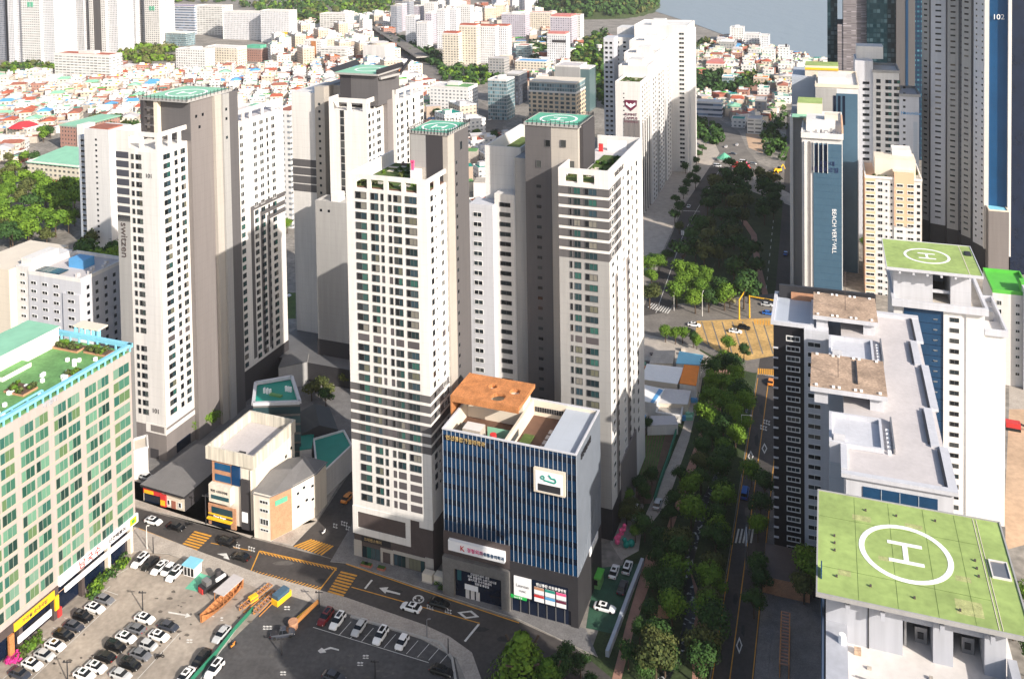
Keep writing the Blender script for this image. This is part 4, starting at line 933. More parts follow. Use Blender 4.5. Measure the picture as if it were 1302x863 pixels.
def done2(s):
    # windows set on oblique faces come as ('A', angle, (s,t), ...)
    ang = [w for w in s.wins if w[0] == 'A']; s.wins = [w for w in s.wins if w[0] != 'A']
    ent = []
    for (_, a, p, z, w, h, st) in ang:
        P = W(p[0], p[1], z, s.h); q = proj(P); ent.append((abs(q[1] - 200), p[0] - s.s, p[1] - s.t, z, a, w, h, st))
    if ent:
        ent.sort()
        for e in ent[:100]:
            o = bpy.data.objects.new('window', win_mesh(e[5], e[6], e[7])); col.objects.link(o); o.location = e[1:4]; o.rotation_euler = (0, 0, e[4]); o.parent = s.root
        Bm = MB()
        for e in ent[100:]:
            k = win_mb(round(e[5], 1), round(e[6], 1), e[7]); b0 = len(Bm.v); c, sn = math.cos(e[4]), math.sin(e[4])
            Bm.v += [(e[1] + x * c - y * sn, e[2] + x * sn + y * c, e[3] + z) for x, y, z in k.v]
            Bm.f += [tuple(b0 + i for i in f) for f in k.f]; mp = [Bm._m(q) for q in k.ml]; Bm.mi += [mp[i] for i in k.mi]
        o = Bm.build('window', s.root); o['kind'] = 'stuff'
    return _done(s)
Bld.done = done2
towers_right()

# --- green-windowed office at the left ---------------------------------------
B = Bld('office_building', 'cream office block with green windows and turquoise roof railing at the left edge', -205, -169.5, 95, 174.2)
S1 = -169.5; Z = 49.6
w = B.new('wall'); w.box(-206, S1, 90, 174.2, 7.0, Z + 1.2, 'ocream')
B.new('ground_wall').box(-206, S1 - 1.5, 90, 173, 0, 7.0, 'brown')
q = B.new('column')
for t in (173.3, 166, 158, 150, 141, 132, 123, 114): q.box(S1 - 1.2, S1 - .1, t - .9, t, 0, 7.0, 'brown' if t < 160 else 'cream')
rowz = 48.6
colp = [(170.9, 5.2, 'g3')]
for k_ in range(8):
    e = 166.9 - k_ * 8.85; colp += [(e - 1.75, 3.5, 'g3'), (e - 5.6, 3.5, 'g3')]
for r in range(12):
    for c in colp:
        B.win('R', S1, c[0], rowz - 2.45 - r * 3.36, c[1], 2.45, c[2])
B.win('R', S1, 157, 7.6 + 2.2, .5, .5, 's')
q = B.new('sill_band')
for r in range(13): q.box(S1, S1 + .05, 95, 174.1, rowz - 2.6 - r * 3.36, rowz - 2.5 - r * 3.36, 'peach')
q = B.new('roof_floor'); q.box(-206, S1 - .3, 90, 174, Z + 1.2, Z + 1.3, 'green')
p = B.new('roof_railing'); zr = Z + 1.2
for t in range(92, 175, 2): p.box(S1 - .3, S1 + .05, t, t + .3, zr, zr + 1.4, 'turq')
p.box(S1 - .8, S1 + .3, 90, 174.6, zr + 1.4, zr + 2.0, 'turq'); p.box(-206, S1 + .3, 173.8, 174.8, zr + 1.0, zr + 2.0, 'turq')
for s_ in range(-204, -170, 3): p.box(s_, s_ + .4, 173.6, 174, zr, zr + 1.2, 'turq')
p.box(-2.6 + S1, S1 - 2.3, 130, 150, zr + 1.4, zr + 1.8, 'turq')
for t in range(130, 151, 4): p.box(S1 - 2.6, S1 - 2.3, t, t + .3, zr, zr + 1.6, 'turq')
q = B.new('roof_house'); q.box(-200, -189.6, 150, 171, zr, zr + 4.6, 'white'); q.box(-200.3, -189.3, 149.7, 171.3, zr + 4.6, zr + 4.9, 'white', 'mint2'); q.box(-189.6, -186.5, 152, 160, zr, zr + 1.2, 'white', 'green'); q.box(-199, -191, 140, 149, zr, zr + 1.6, 'signwhite', 'conc')
q = B.new('pergola'); q.box(-189, -180.6, 175.0, 178.2, zr + 3.2, zr + 3.6, 'cream')
for s_ in (-188.5, -186.5, -184.5, -182.5, -181): q.box(s_, s_ + .4, 174.8, 175.8, zr + 1, zr + 3.2, 'turq')
q = B.new('roof_planter'); sh = B.new('shrub'); rn = random.Random(8)
for x, y, a, b_ in ((-186, 170.5, 4.5, 1.6), (-176.5, 171, 3.6, 1.4), (-199, 172.2, 3, 1), (-179, 150.5, 3.0, 2.0), (-176, 136, 3, 3), (-173, 160, 1.6, 1)):
    q.box(x - a, x + a, y - b_, y + b_, zr + .1, zr + .6, 'brick', 'soil')
    for i in range(14): leaf_ball(sh, x + rn.uniform(-a, a) * .85 - B.s, y + rn.uniform(-b_, b_) * .8 - B.t, zr + 1.1, rn.uniform(.5, .9), rn, 26, 'leafC' if i % 3 else 'leafB')
q = B.new('roof_furniture')
for i in range(22): x = rn.uniform(-183, -172); y = rn.uniform(140, 168); q.box(x, x + .7, y, y + .7, zr + .1, zr + .9, 'signwhite')
# signs along the foot of the facade
k = B.new('sign_band'); k.box(S1, S1 + .5, 150.5, 174.6, 7.2, 9.4, 'signwhite'); k.box(S1 + .05, S1 + .4, 152, 172.5, 4.8, 6.0, 'signwhite'); k.box(S1 + .5, S1 + .55, 171.8, 174.0, 7.5, 9.2, 'yellow'); k.box(S1 + .5, S1 + .55, 172.4, 173.4, 7.9, 8.8, 'signgreen')
letters(B, '남국수', 'R', S1 + .72, 159, 8.3, 2.2, 'red', .05, spacing=1.25); letters(B, '신전떡볶이', 'R', S1 + .72, 167.5, 8.3, 1.2, 'dgray', .05)
k.box(S1 - 1.3, S1 + .3, 120, 150.2, 5.8, 7.6, 'brown'); k.box(S1 + .3, S1 + .5, 138.5, 149, 5.6, 7.4, 'yellow'); letters(B, '가마솥 순대국밥', 'R', S1 + .55, 143.7, 6.5, 1.0, 'brown', .04)
k.box(S1 - .2, S1 + .4, 137.3, 138.5, .8, 5.4, 'orange'); k.box(S1, S1 + .35, 139.5, 148.2, 2.2, 3.6, 'signwhite'); k.box(S1, S1 + .4, 149.2, 150.2, 2.4, 5.6, 'yellow'); k.box(S1 - .5, S1 + .3, 150, 151, 0.2, 2.2, 'red')
letters(B, '하늘찬식당', 'R', S1 + .4, 129, 6.7, 1.5, 'signwhite', .05, spacing=1.3)
letters(B, '라벨라', 'R', S1 + .08, 150, 50.1, 1.5, 'bluegray', .05)
k = B.new('shopfront'); k.box(S1 - 1.5, S1 - 1.4, 100, 172, .3, 5.5, 'navyblk')
B.done()
M['roofd2'] = mat('grey_sheet_roof', (.17, .165, .165), .5, .12, .2, fine=.05)
M['roofd3'] = mat('slate_roof', (.05, .06, .07), .5, .12, .2, fine=.05)
M['whiteb'] = mat('off_white_render', (.72, .66, .57), .75, .12, .25, streak=True, fine=.05)
M['stainwall'] = mat('stained_parapet', (.60, .56, .48), .8, .35, .9, streak=True, fine=.08)
M['tealglass2'] = ramp_mat('grey_teal_glass', [(.05, .09, .10), (.10, .16, .17), (.03, .06, .07), (.18, .24, .25), (.06, .11, .12)], .12)
M['signwhite2'] = mat('white_sheet_roof', (.82, .80, .77), .6, .06, .4)
M['orangeroof'] = mat('orange_sheet_roof', (.80, .22, .01), .6, .1, .6)
M['redroof'] = mat('red_tile_roof', (.40, .10, .055), .7, .2, .3, fine=.1)
M['redroof2'] = mat('bright_red_roof', (.62, .04, .05), .6, .1, .3)
M['pinkroof'] = mat('pink_tile_roof', (.55, .20, .18), .7, .15, .3)
M['purpleroof'] = mat('violet_grey_roof', (.24, .20, .33), .7, .15, .2)
# ================================================================== SMALLER BUILDINGS ROUND THE JUNCTION
OCC = []      # footprints already used, world xy + radius
for o_, _ in THINGS: pass
def note(B, w_, d_): OCC.append((B.root.location.x, B.root.location.y, math.hypot(w_, d_) / 2 * .8))
# grey shed shop
B = Bld('shop_shed', 'low shop with wide grey sheet roof between tower 101 and the white corner block', -182.5, -167.5, 189.5, 211)
B.new('wall').box(-182.2, -168.2, 190.4, 210.5, 0, 4.3, 'cream'); B.new('side_wall').box(-168.3, -168.1, 190.4, 210.5, 0, 4.3, 'dgray')
B.new('roof').prism([(-182.8, 189.8), (-167.4, 189.3), (-167.4, 205.5), (-170, 211), (-181.5, 211)], 4.3, 4.9, 'dmetal', 'roofd2')
k = B.new('sign_panel'); k.box(-182, -176, 190.1, 190.4, 2.6, 4.0, 'red'); k.box(-181.6, -178.5, 190.0, 190.1, 2.7, 3.6, 'yellow'); k.box(-176, -174.2, 189.9, 190.4, .2, 3.4, 'red'); k.box(-175.9, -174.4, 189.8, 189.9, .6, 2, 'yellow')
B.new('shopfront').box(-181.8, -176.2, 190.3, 190.4, 0, 2.5, 'navyblk'); B.new('door').box(-172.6, -171.2, 190.3, 190.42, 0, 2.2, 'redbrick')
for u in (-169.8, -173.6): B.win('F', 190.38, u, .8, 1.0, 1.4, 'd1')
B.done()
# white corner block with tall parapet
B = Bld('shop_building', 'white concrete shop block with stained parapet and yellow awning, left of the brick corner house', -159, -145, 189, 208)
w = B.new('wall'); w.box(-158.4, -144.9, 190.2, 207.6, 0, 16.8, 'whiteb'); w.box(-158.8, -152.0, 188.8, 190.2, 6.0, 10.6, 'whiteb'); w.box(-149.2, -146.6, 189.6, 190.2, 0, 13.2, 'dgray')
p = B.new('parapet'); p.ring(-160, -144.8, 189.4, 208.2, 16.8, 20.2, .5, 'stainwall'); B.new('roof').box(-159.4, -145.4, 190, 207.6, 16.8, 17.2, 'roofg')
p = B.new('roof_unit'); p.box(-152, -150, 192, 193.2, 17.2, 18.4, 'dmetal'); p.box(-149, -148, 200, 201.4, 17.2, 18, 'roofl')
w = B.new('brick_panel'); w.box(-158.5, -152.2, 190.0, 190.2, 10.8, 16.6, 'brick'); w.box(-158.9, -150.2, 188.6, 188.9, 0, 5.6, 'brick')
g = B.new('glass_front')
for z in (11.2, 14.2): g.box(-157.6, -152.6, 189.9, 190.0, z, z + 1.8, 'blueglass')
g.box(-152.1, -149.6, 189.7, 190.2, 11.2, 16.2, 'blueglass'); g.box(-157.8, -151.2, 188.5, 188.6, 3.3, 5.0, 'tealglass'); g.box(-158, -152.4, 188.7, 188.8, 7.0, 8.0, 'tealglass'); g.box(-157.8, -151.8, 188.5, 188.6, .2, 2.2, 'navyblk')
k = B.new('awning'); k.prism([(-158.7, 187.6), (-151.2, 187.6), (-151.2, 188.6), (-158.7, 188.6)], 2.0, 2.4, 'yellow'); k.box(-158.7, -151.2, 188.35, 188.5, 2.2, 2.7, 'dgray'); k.box(-158.7, -151.2, 188.3, 188.5, 3.0, 3.3, 'yellow')
letters(B, 'Power Burger', 'F', 188.25, -155, 2.75, .7, 'signwhite', .04); letters(B, '학원 스터디카페', 'F', 188.7, -155.4, 9.1, .8, 'signblack', .03)
k = B.new('sign_panel'); k.box(-148.9, -147.2, 189.4, 189.6, 2.2, 4.8, 'signwhite')
for u, z in ((203.5, 12), (203.5, 8), (199, 9), (206, 13)): B.win('R', -144.9, u, z, .8, .8, 's')
B.new('pipe').box(-146.3, -146.1, 189.8, 190.2, 0, 16, 'whiteb')
B.done()
# brick corner house
B = Bld('corner_house', 'three-storey corner house with orange brick face, dark roof and turquoise sign', -144, -134, 188, 202)
pl = [(-144.2, 188.2), (-139.2, 188.2), (-136.4, 193.6), (-133.6, 200.6), (-133.8, 206), (-144.2, 204)]
B.new('wall').prism(pl, 0, 11.6, 'whiteb')
q = B.new('roof'); RZ = 12.9
ctr = [(-142.5, 196.5), (-138.5, 199)]
q.face([(-144.6, 187.9, 11.5), (-139, 187.9, 11.5), (-139.5, 198.5, RZ), (-144.6, 196.5, RZ)], 'roofd2'); q.face([(-139, 187.9, 11.5), (-136, 193.4, 11.5), (-139.5, 198.5, RZ)], 'roofd2')
q.face([(-136, 193.4, 11.5), (-133.2, 200.6, 11.5), (-139.5, 204.8, RZ), (-139.5, 198.5, RZ)], 'roofd2'); q.face([(-139.5, 198.5, RZ), (-139.5, 204.8, RZ), (-144.6, 204.4, 11.5), (-144.6, 196.5, RZ)], 'roofd'); q.face([(-133.2, 200.6, 11.5), (-133.4, 206.4, 11.5), (-139.5, 204.8, RZ)], 'roofd')
q = B.new('brick_panel')
dx, dy = 2.8, 5.4; L = math.hypot(dx, dy); nx, ny = dy / L * .06, -dx / L * .06
q.prism([(-139.2 + nx, 188.2 + ny), (-136.4 + nx, 193.6 + ny), (-136.4, 193.6), (-139.2, 188.2)], .2, 11.4, 'brick')
k = B.new('sign_panel')
k.prism([(-138.6 + nx * 4, 189.4 + ny * 4), (-137.0 + nx * 4, 192.5 + ny * 4), (-137.0, 192.5), (-138.6, 189.4)], 8.6, 9.9, 'mint')
for z, h in ((9.4, .9), (7.2, .9), (3.9, 1.6), (2.2, .7)): B.win('F', 188.2, -141, z, 2.6, h, 'd3')
def wallwin(B, a, c, f, z, w, h, st):
    ang = math.atan2(c[1] - a[1], c[0] - a[0]); B.wins.append(('A', ang, (a[0] + (c[0] - a[0]) * f, a[1] + (c[1] - a[1]) * f), z, w, h, st))
for f, z in ((.25, 8.5), (.5, 9.2), (.25, 5), (.6, 5.5), (.85, 8.4), (.85, 4.8)): wallwin(B, (-136.4, 193.6), (-133.6, 200.6), f, z, 1.0, .9, 'd1')
B.done()
# glass wedge with teal roof
z = 21.0; P4 = [at(x, y, z) for x, y in ((322, 511), (381, 509), (371, 477), (325, 485))]
B = Bld('glass_building', 'glass-fronted wedge building with teal roof behind the white shop block', P4[0][0], P4[1][0], P4[0][1], P4[3][1])
B.new('wall').prism(P4, 0, z - 1.2, 'stone', 'teal')
g = B.new('glass_band'); a, c = P4[0], P4[1]
for i in range(7):
    zz = z - 2.6 - i * 2.7
    g.prism([(a[0] - .1, a[1] - .15), (c[0] + .15, c[1] - .15), (c[0] + .15, c[1]), (a[0], a[1])], zz - 1.1, zz + .9, 'tealglass2')
    g.prism([(c[0] + .02, c[1]), (c[0] + .17, c[1]), (P4[2][0] + .17, P4[2][1]), (P4[2][0] + .02, P4[2][1])], zz - 1.1, zz + .9, 'tealglass2')
p = B.new('parapet')
for i in range(4):
    a, c = P4[i], P4[(i + 1) % 4]; p.bar((a[0], a[1], z - .5), (c[0], c[1], z - .5), .9, 'bluewhite')
q = B.new('roof_unit'); mx_, my_ = sum(x for x, _ in P4) / 4, sum(y for _, y in P4) / 4
for i in range(3): q.box(mx_ - 3.5 + i, mx_ - 3 + i, my_ - 1, my_ - .4, z - 1.2, z + .3, 'signwhite'); q.box(mx_ + 2 + i * .8, mx_ + 2.5 + i * .8, my_ + 2, my_ + 2.5, z - 1.2, z + .3, 'signwhite')
q.box(mx_ - 1, mx_ + 3, my_ - 1.6, my_ - .6, z - 1.2, z - .7, 'green')
B.done()
def pix_prism(name, label, pix, z, wall, roof, z0=0, h=HL, par=None, cat='house', gable=False, group=None):
    """a low building from its roof corners seen at roof height z"""
    P = [at(x, y, z, h) for x, y in pix]; s = [p[0] for p in P]; t = [p[1] for p in P]
    B = Bld(name, label, min(s), max(s), min(t), max(t), h, cat, group)
    B.new('wall').prism(P, z0, z - .05, wall)
    r = B.new('roof')
    if gable:      # ridge between mid points of the short sides (0-1 and 2-3)
        m0 = ((P[0][0] + P[1][0]) / 2, (P[0][1] + P[1][1]) / 2); m1 = ((P[2][0] + P[3][0]) / 2, (P[2][1] + P[3][1]) / 2); zr = z + gable
        r.face([(*P[1], z), (*P[2], z), (*m1, zr), (*m0, zr)], roof); r.face([(*P[3], z), (*P[0], z), (*m0, zr), (*m1, zr)], roof)
        r.face([(*P[0], z), (*P[1], z), (*m0, zr)], wall); r.face([(*P[2], z), (*P[3], z), (*m1, zr)], wall)
    else:
        c = (sum(s) / len(s), sum(t) / len(t)); Q = [(c[0] + (x - c[0]) * 1.03, c[1] + (y - c[1]) * 1.03) for x, y in P]
        r.prism(Q, z - .05, z + .15, par or roof, roof)
        if par:
            pp = B.new('parapet')
            for i in range(len(P)):
                a, c2 = P[i], P[(i + 1) % len(P)]; pp.bar((a[0], a[1], z + .4), (c2[0], c2[1], z + .4), .5, par)
    return B
B = pix_prism('gabled_hall', 'dark slate gabled hall behind the teal roofed houses', [(382, 552), (430, 546), (419, 518), (380, 524)], 8, 'dgray', 'roofd3', gable=2.0); B.done()
B = pix_prism('low_house', 'low house with wide teal roof and white parapet beside the side street', [(404, 609), (447, 568), (437, 549), (399, 560)], 7, 'white', 'teal', par='white'); B.done()
B = pix_prism('low_house', 'smaller teal roofed house with white shed, left of the wide teal roof', [(381, 572), (396, 570), (399, 553), (383, 552)], 7.5, 'white', 'teal'); B.done()
B = pix_prism('house', 'white flat-roofed house squeezed between tower 101 and the green-windowed office', [(170, 575), (188, 570), (187, 555), (170, 560)], 8, 'white', 'cream', par='white'); B.done()
B = pix_prism('gate_house', 'small grey brick gatehouse in front of the dark podium', [(354, 468), (390, 460), (393, 446), (361, 452)], 8, 'lgray', 'roofd'); B.done()
# village beside the white-grey tower
for a in (
    ('house', 'long white roofed house with orange shutters in the little yard cluster', [(816, 482), (861, 488), (869, 468), (823, 463)], 5, 'cream', 'signwhite2', {}),
    ('house', 'house with bright orange sheet roof right of the long white roof', [(864, 487), (885, 490), (889, 466), (870, 464)], 5.2, 'white', 'orangeroof', {}),
    ('house', 'house with pale blue sheet roof nearest the yellow junction', [(860, 462), (890, 464), (894, 452), (864, 447)], 4.5, 'white', 'turq', {}),
    ('house', 'white house with blue striped tarp roof below the long white roof', [(806, 508), (834, 513), (845, 495), (816, 489)], 4.2, 'white', 'signwhite2', {}),
    ('house', 'cream flat house cluttered with red pots beside the lane', [(836, 512), (874, 514), (878, 497), (845, 494)], 3.6, 'cream', 'roofl', {}),
    ('house', 'grey flat-roofed annexe at the tower end of the yard cluster', [(826, 462), (855, 462), (858, 446), (832, 446)], 4.2, 'cream', 'conc', {}),
    ('shed', 'grey sheet shed below the cream house', [(823, 541), (862, 540), (858, 529), (828, 529)], 3, 'white', 'roofg', {}),
    ('shed', 'little shed with bright blue tarp roof above the garden plot', [(808, 536), (820, 537), (821, 528), (809, 528)], 3, 'white', 'sblue', {}),
    ('wall_enclosure', 'walled concrete yard between the cream house and the garden plot', [(834, 526), (866, 530), (868, 518), (838, 516)], 2.2, 'white', 'conc', dict(par='white')),
):
    B = pix_prism(a[0], a[1], a[2], a[3], a[4], a[5], **a[6])
    if 'orange shutters' in a[1]:
        P = [at(x, y, 5) for x, y in a[2]]
        for f in (.18, .5, .82): wallwin(B, P[0], P[1], f, 1.6, 2.0, 1.3, 'x2')
    if 'tarp' in a[1] and 'striped' in a[1]:
        q = B.new('blue_stripe'); P = [at(x, y, 4.4) for x, y in ((827, 511), (831, 512), (843, 496), (838, 494))]; q.prism(P, 4.36, 4.42, 'sblue')
    B.done()

# --- hospital style block at mid left ---------------------------------------
KD = .916
B = Bld('hotel_block', 'white slab block with blue rooftop tank between the woods and tower 101', -277, -231, 216, 240)
w = B.new('wall'); Z = 45
w.box(-252, -229.7, 216.2, 236, 0, Z, 'bluewhite'); w.box(-258, -252, 216.6, 234, 0, Z + 2, 'white2'); w.box(-276, -258, 214, 238, 0, Z + 1.4, 'cream')
w.box(-236.8, -229.8, 215.6, 216.2, 0, Z - 4, 'bluewhite')
p = B.new('parapet'); p.ring(-252, -229.7, 216.2, 236, Z, Z + 1.2, .4, 'white'); B.new('roof').box(-251.6, -230.1, 216.6, 235.6, Z, Z + .1, 'roofg')
B.new('roof_tank').box(-244, -237.6, 225, 229.6, Z + .1, Z + 3, 'sblue'); q = B.new('solar_panel')
for i in range(5): q.box(-251 + i * 2.1, -249.2 + i * 2.1, 218, 222, Z + .6, Z + .8, 'tealglass')
q = B.new('stair_head'); q.box(-257, -252.6, 218, 229, Z + 2, Z + 4.2, 'white')
q = B.new('roof_unit')
for i in range(5): q.box(-235 + (i % 2) * 2, -234 + (i % 2) * 2, 219 + i * 3, 220.2 + i * 3, Z + .1, Z + 1.2, 'roofl')
for r in range(14):
    z = Z - 3.1 - r * 2.75
    for u in (-249.8, -245, -240.2): B.win('F', 216.2, u, z, 2.4, 1.1, 'd2')
    B.win('F', 215.6, -233.3, z - 1, 2.8, 1.1, 'd2'); B.win('F', 216.6, -255, z + 2, 2.4, 1.0, 'd2')
    for u in (219, 222.6, 226.3, 230, 233.6): B.win('R', -229.7, u, z, 1.1, 1.2, 's')
B.done()
# --- white slab apartment left of tower 101 -----------------------------------
B = Bld('apartment_tower', 'slim white slab apartment with small brown roof at the edge of the woods', -363, -341, 341, 358)
w = B.new('wall'); w.box(-364, -357, 344, 362, 0, 55, 'bluegray'); w.box(-357, -341.3, 341, 356, 0, 59.5, 'white2'); B.new('roof').box(-355, -343, 342.5, 352, 59.5, 60.1, 'redbrick')
w.box(-341.3, -334, 346, 360, 0, 56, 'white')
for r in range(20):
    z = 54 - r * 2.7; B.win('F', 344, -360.5, z - 2, 4.5, 1.3, 'd2'); B.win('F', 341, -349.5, z, 1.2, 1.0, 's'); B.win('F', 346, -337.5, z, 1.6, 1.0, 's')
B.done()

# ================================================================== FAR CITY
def facs():
    F = {}
    F['white'] = facade_mat('far_white_flats', (.70, .69, .68), (.09, .10, .11), 3.4, 2.9, .5, .42)
    F['whiteband'] = facade_mat('far_banded_flats', (.70, .69, .67), (.14, .15, .15), 5.5, 2.9, .8, .38)
    F['cream'] = facade_mat('far_cream_flats', (.66, .60, .50), (.10, .10, .10), 3.6, 2.9, .5, .45)
    F['purple'] = facade_mat('far_mauve_flats', (.48, .44, .50), (.08, .09, .11), 3.2, 2.9, .45, .4)
    F['greyflat'] = facade_mat('far_grey_block', (.36, .35, .35), (.05, .06, .07), 3.4, 3.0, .6, .45)
    F['glass'] = facade_mat('far_glass_block', (.30, .34, .35), (.05, .10, .12), 2.0, 3.0, .8, .7)
    F['strip'] = facade_mat('far_strip_office', (.50, .52, .58), (.05, .08, .13), 4, 4.0, 1, .42, band=True)
    F['arch'] = facade_mat('far_arched_office', (.62, .50, .36), (.04, .06, .07), 4.4, 3.3, .62, .6)
    F['brick'] = facade_mat('far_brick_house', (.36, .20, .16), (.05, .05, .05), 2.8, 2.9, .4, .4)
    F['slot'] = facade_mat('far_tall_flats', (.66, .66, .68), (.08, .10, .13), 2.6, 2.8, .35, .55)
    F['slotgrey'] = facade_mat('far_grey_and_shade_flats', (.30, .31, .35), (.06, .08, .11), 2.6, 2.8, .5, .5)
    F['dark'] = facade_mat('far_dark_block', (.05, .055, .07), (.02, .03, .05), 3, 3, .5, .5)
    F['tan'] = facade_mat('far_tan_flats', (.55, .44, .34), (.08, .08, .08), 3.4, 2.9, .5, .42)
    return F
FM = facs()
def far(name, label, xl, xr, yb, yt, dep, fm, roof='roofl', h=HL, ztop=None, extra=None, auto=False, group=None, cat=None, side=None):
    s0, t0 = at(xl, yb, 0, h); s1 = spx(t0, xr, 0, h)
    z = ztop or zof(xl, yb, yt)
    B = Bld(name, label, s0, s1, t0, t0 + dep, h, cat or name.replace('_', ' ').split()[-1], group, auto)
    B.new('wall').box(s0, s1, t0, t0 + dep, 0, z, FM.get(fm, None) or M[fm])
    B.new('roof').box(s0 + .5, s1 - .5, t0 + .5, t0 + dep - .5, z, z + .15, roof)
    B.new('parapet').ring(s0 - .05, s1 + .05, t0 - .05, t0 + dep + .05, z - .5, z + .9, .4, 'white' if fm not in ('brick', 'dark', 'greyflat', 'slotgrey') else 'lgray')
    if extra: extra(B, s0, s1, t0, t0 + dep, z)
    OCC.append((B.root.location.x, B.root.location.y, math.hypot(s1 - s0, dep) / 2))
    B.done(); return B
def stair(B, s0, s1, t0, t1, z): B.new('stair_head').box(s0 + (s1 - s0) * .35, s0 + (s1 - s0) * .65, t0 + (t1 - t0) * .4, t0 + (t1 - t0) * .8, z, z + 3, 'white')
def redtop(B, s0, s1, t0, t1, z):
    q = B.new('roof_cap'); q.box(s0 + 1, s1 - 1, t0 + 1, t1 - 1, z + .15, z + 2.2, 'redroof')
def logo(B, s0, s1, t0, t1, z):
    u = (s0 + s1) / 2; zz = zpx(u, t0, 6, B.h)
    q = B.new('emblem'); q.box(u - 5, u - 1, t0 - .3, t0 + .1, zz - 3, zz + 3, 'mint'); q.box(u + .5, u + 4.5, t0 - .3, t0 + .1, zz - 3, zz + 3, 'mint')
def sidewin(fm, mt=None):
    def f(B, s0, s1, t0, t1, z): B.new('rib').box(s0 - .1, s0 + 1.2, t0 - .5, t0 + .4, 0, z + 1, mt or 'white')
    return f
def tall_pair(label, xs, yb, dep, logo_=False):
    """a high block of alternating pale and dark vertical strips; xs = list of (x0, x1, material, offset, y base)"""
    s, t = at(xs[0][0], yb); 
    B = Bld('apartment_tower', label, s, spx(t, xs[-1][1], 0), t, t + dep)
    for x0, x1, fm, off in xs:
        a, b_ = spx(t, x0, 0), spx(t, x1, 0); B.new('wall').box(a, b_, t + off, t + dep, 0, 165, FM.get(fm) or M[fm])  # slotgrey strips of these white towers carry blue-grey shade in their colour
        if fm == 'white' and logo_:
            u = (a + b_) / 2; zz = zpx(u, t, logo_)
            q = B.new('emblem'); q.box(u - 4.6, u - .8, t - .4 + off, t + off, zz - 3, zz + 3, 'mint'); q.box(u + .8, u + 4.6, t - .4 + off, t + off, zz - 3, zz + 3, 'mint')
    OCC.append((B.root.location.x, B.root.location.y, 30)); B.done()
M['white'] = M['white']
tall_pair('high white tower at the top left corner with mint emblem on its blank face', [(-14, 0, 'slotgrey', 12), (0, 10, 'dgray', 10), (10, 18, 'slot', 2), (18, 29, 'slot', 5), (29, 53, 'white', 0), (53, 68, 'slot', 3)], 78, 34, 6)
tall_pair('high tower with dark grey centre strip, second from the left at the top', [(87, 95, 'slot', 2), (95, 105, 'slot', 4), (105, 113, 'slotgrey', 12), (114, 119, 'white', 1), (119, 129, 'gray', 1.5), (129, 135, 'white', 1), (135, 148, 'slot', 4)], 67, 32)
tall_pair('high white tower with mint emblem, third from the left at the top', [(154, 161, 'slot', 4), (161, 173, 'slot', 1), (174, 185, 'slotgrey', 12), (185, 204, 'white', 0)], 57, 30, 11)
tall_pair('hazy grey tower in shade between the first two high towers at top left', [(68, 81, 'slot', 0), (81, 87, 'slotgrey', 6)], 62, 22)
far('apartment_block', 'long cream eight-storey block below the high towers at top left', 70, 140, 100, 68, 18, 'whiteband', 'redroof', extra=stair)
far('office_building', 'blue-grey strip-windowed office right of the top left towers', 203, 248, 43, 8, 30, 'strip', 'purpleroof')
far('office_building', 'white office wing joined to the strip-windowed office', 248, 283, 44, 8, 26, 'whiteband', 'roofl')
far('hall', 'white pavilion with glass front below the strip-windowed office', 211, 236, 58, 42, 20, 'glass', 'roofl')
far('apartment_block', 'white apartment row with grey fins right of the white office wing', 284, 332, 50, 15, 16, 'slot', 'roofl', extra=sidewin(''))
far('apartment_block', 'white and mustard flats right of the finned apartment row', 332, 368, 54, 14, 20, 'slot', 'roofl', extra=lambda B, s0, s1, t0, t1, z: B.new('yellow_band').box(s1 - 14, s1 + .1, t0 - .2, t0, z * .25, z * .35, 'yellow'))
far('school_building', 'white school block at the head of the low houses', 224, 262, 88, 63, 16, 'white', 'roofl', extra=stair)
far('school_building', 'longer white school wing right of the school block', 262, 302, 84, 60, 18, 'cream', 'roofl')
far('house', 'brick hall with bright green tiled roof in the low town', 311, 332, 78, 62, 16, 'brick', 'mint', extra=lambda B, s0, s1, t0, t1, z: B.new('roof_cap').box(s0 + 2, s1 - 2, t0 + 2, t1 - 2, z + .15, z + 4, 'mint'))
far('office_building', 'curved white office with ribbon windows beyond the low town', 407, 440, 44, 18, 24, 'whiteband', 'roofl')
far('office_building', 'grey and cream office right of the curved white office', 440, 461, 35, 20, 24, 'glass', 'cream')
far('tower_block', 'mustard striped white block in the low town', 387, 408, 76, 52, 14, 'white', 'roofl', extra=lambda B, s0, s1, t0, t1, z: B.new('orange_stripe').box(s0 + 10, s0 + 17, t0 - .2, t0, 4, z, 'orange'))
far('office_building', 'low white ribbon-windowed block right of the mustard striped block', 408, 439, 80, 62, 20, 'whiteband', 'roofl')
B = far('drum_building', 'white blank drum-topped hall behind the folded rooftop deck', 462, 490, 84, 58, 24, 'white2', 'roofl', extra=lambda B, s0, s1, t0, t1, z: B.new('roof_drum').cyl((s0 + s1) / 2, (t0 + t1) / 2, z, z + 3, 11, 11, 'conc', 20, 'roofl'))
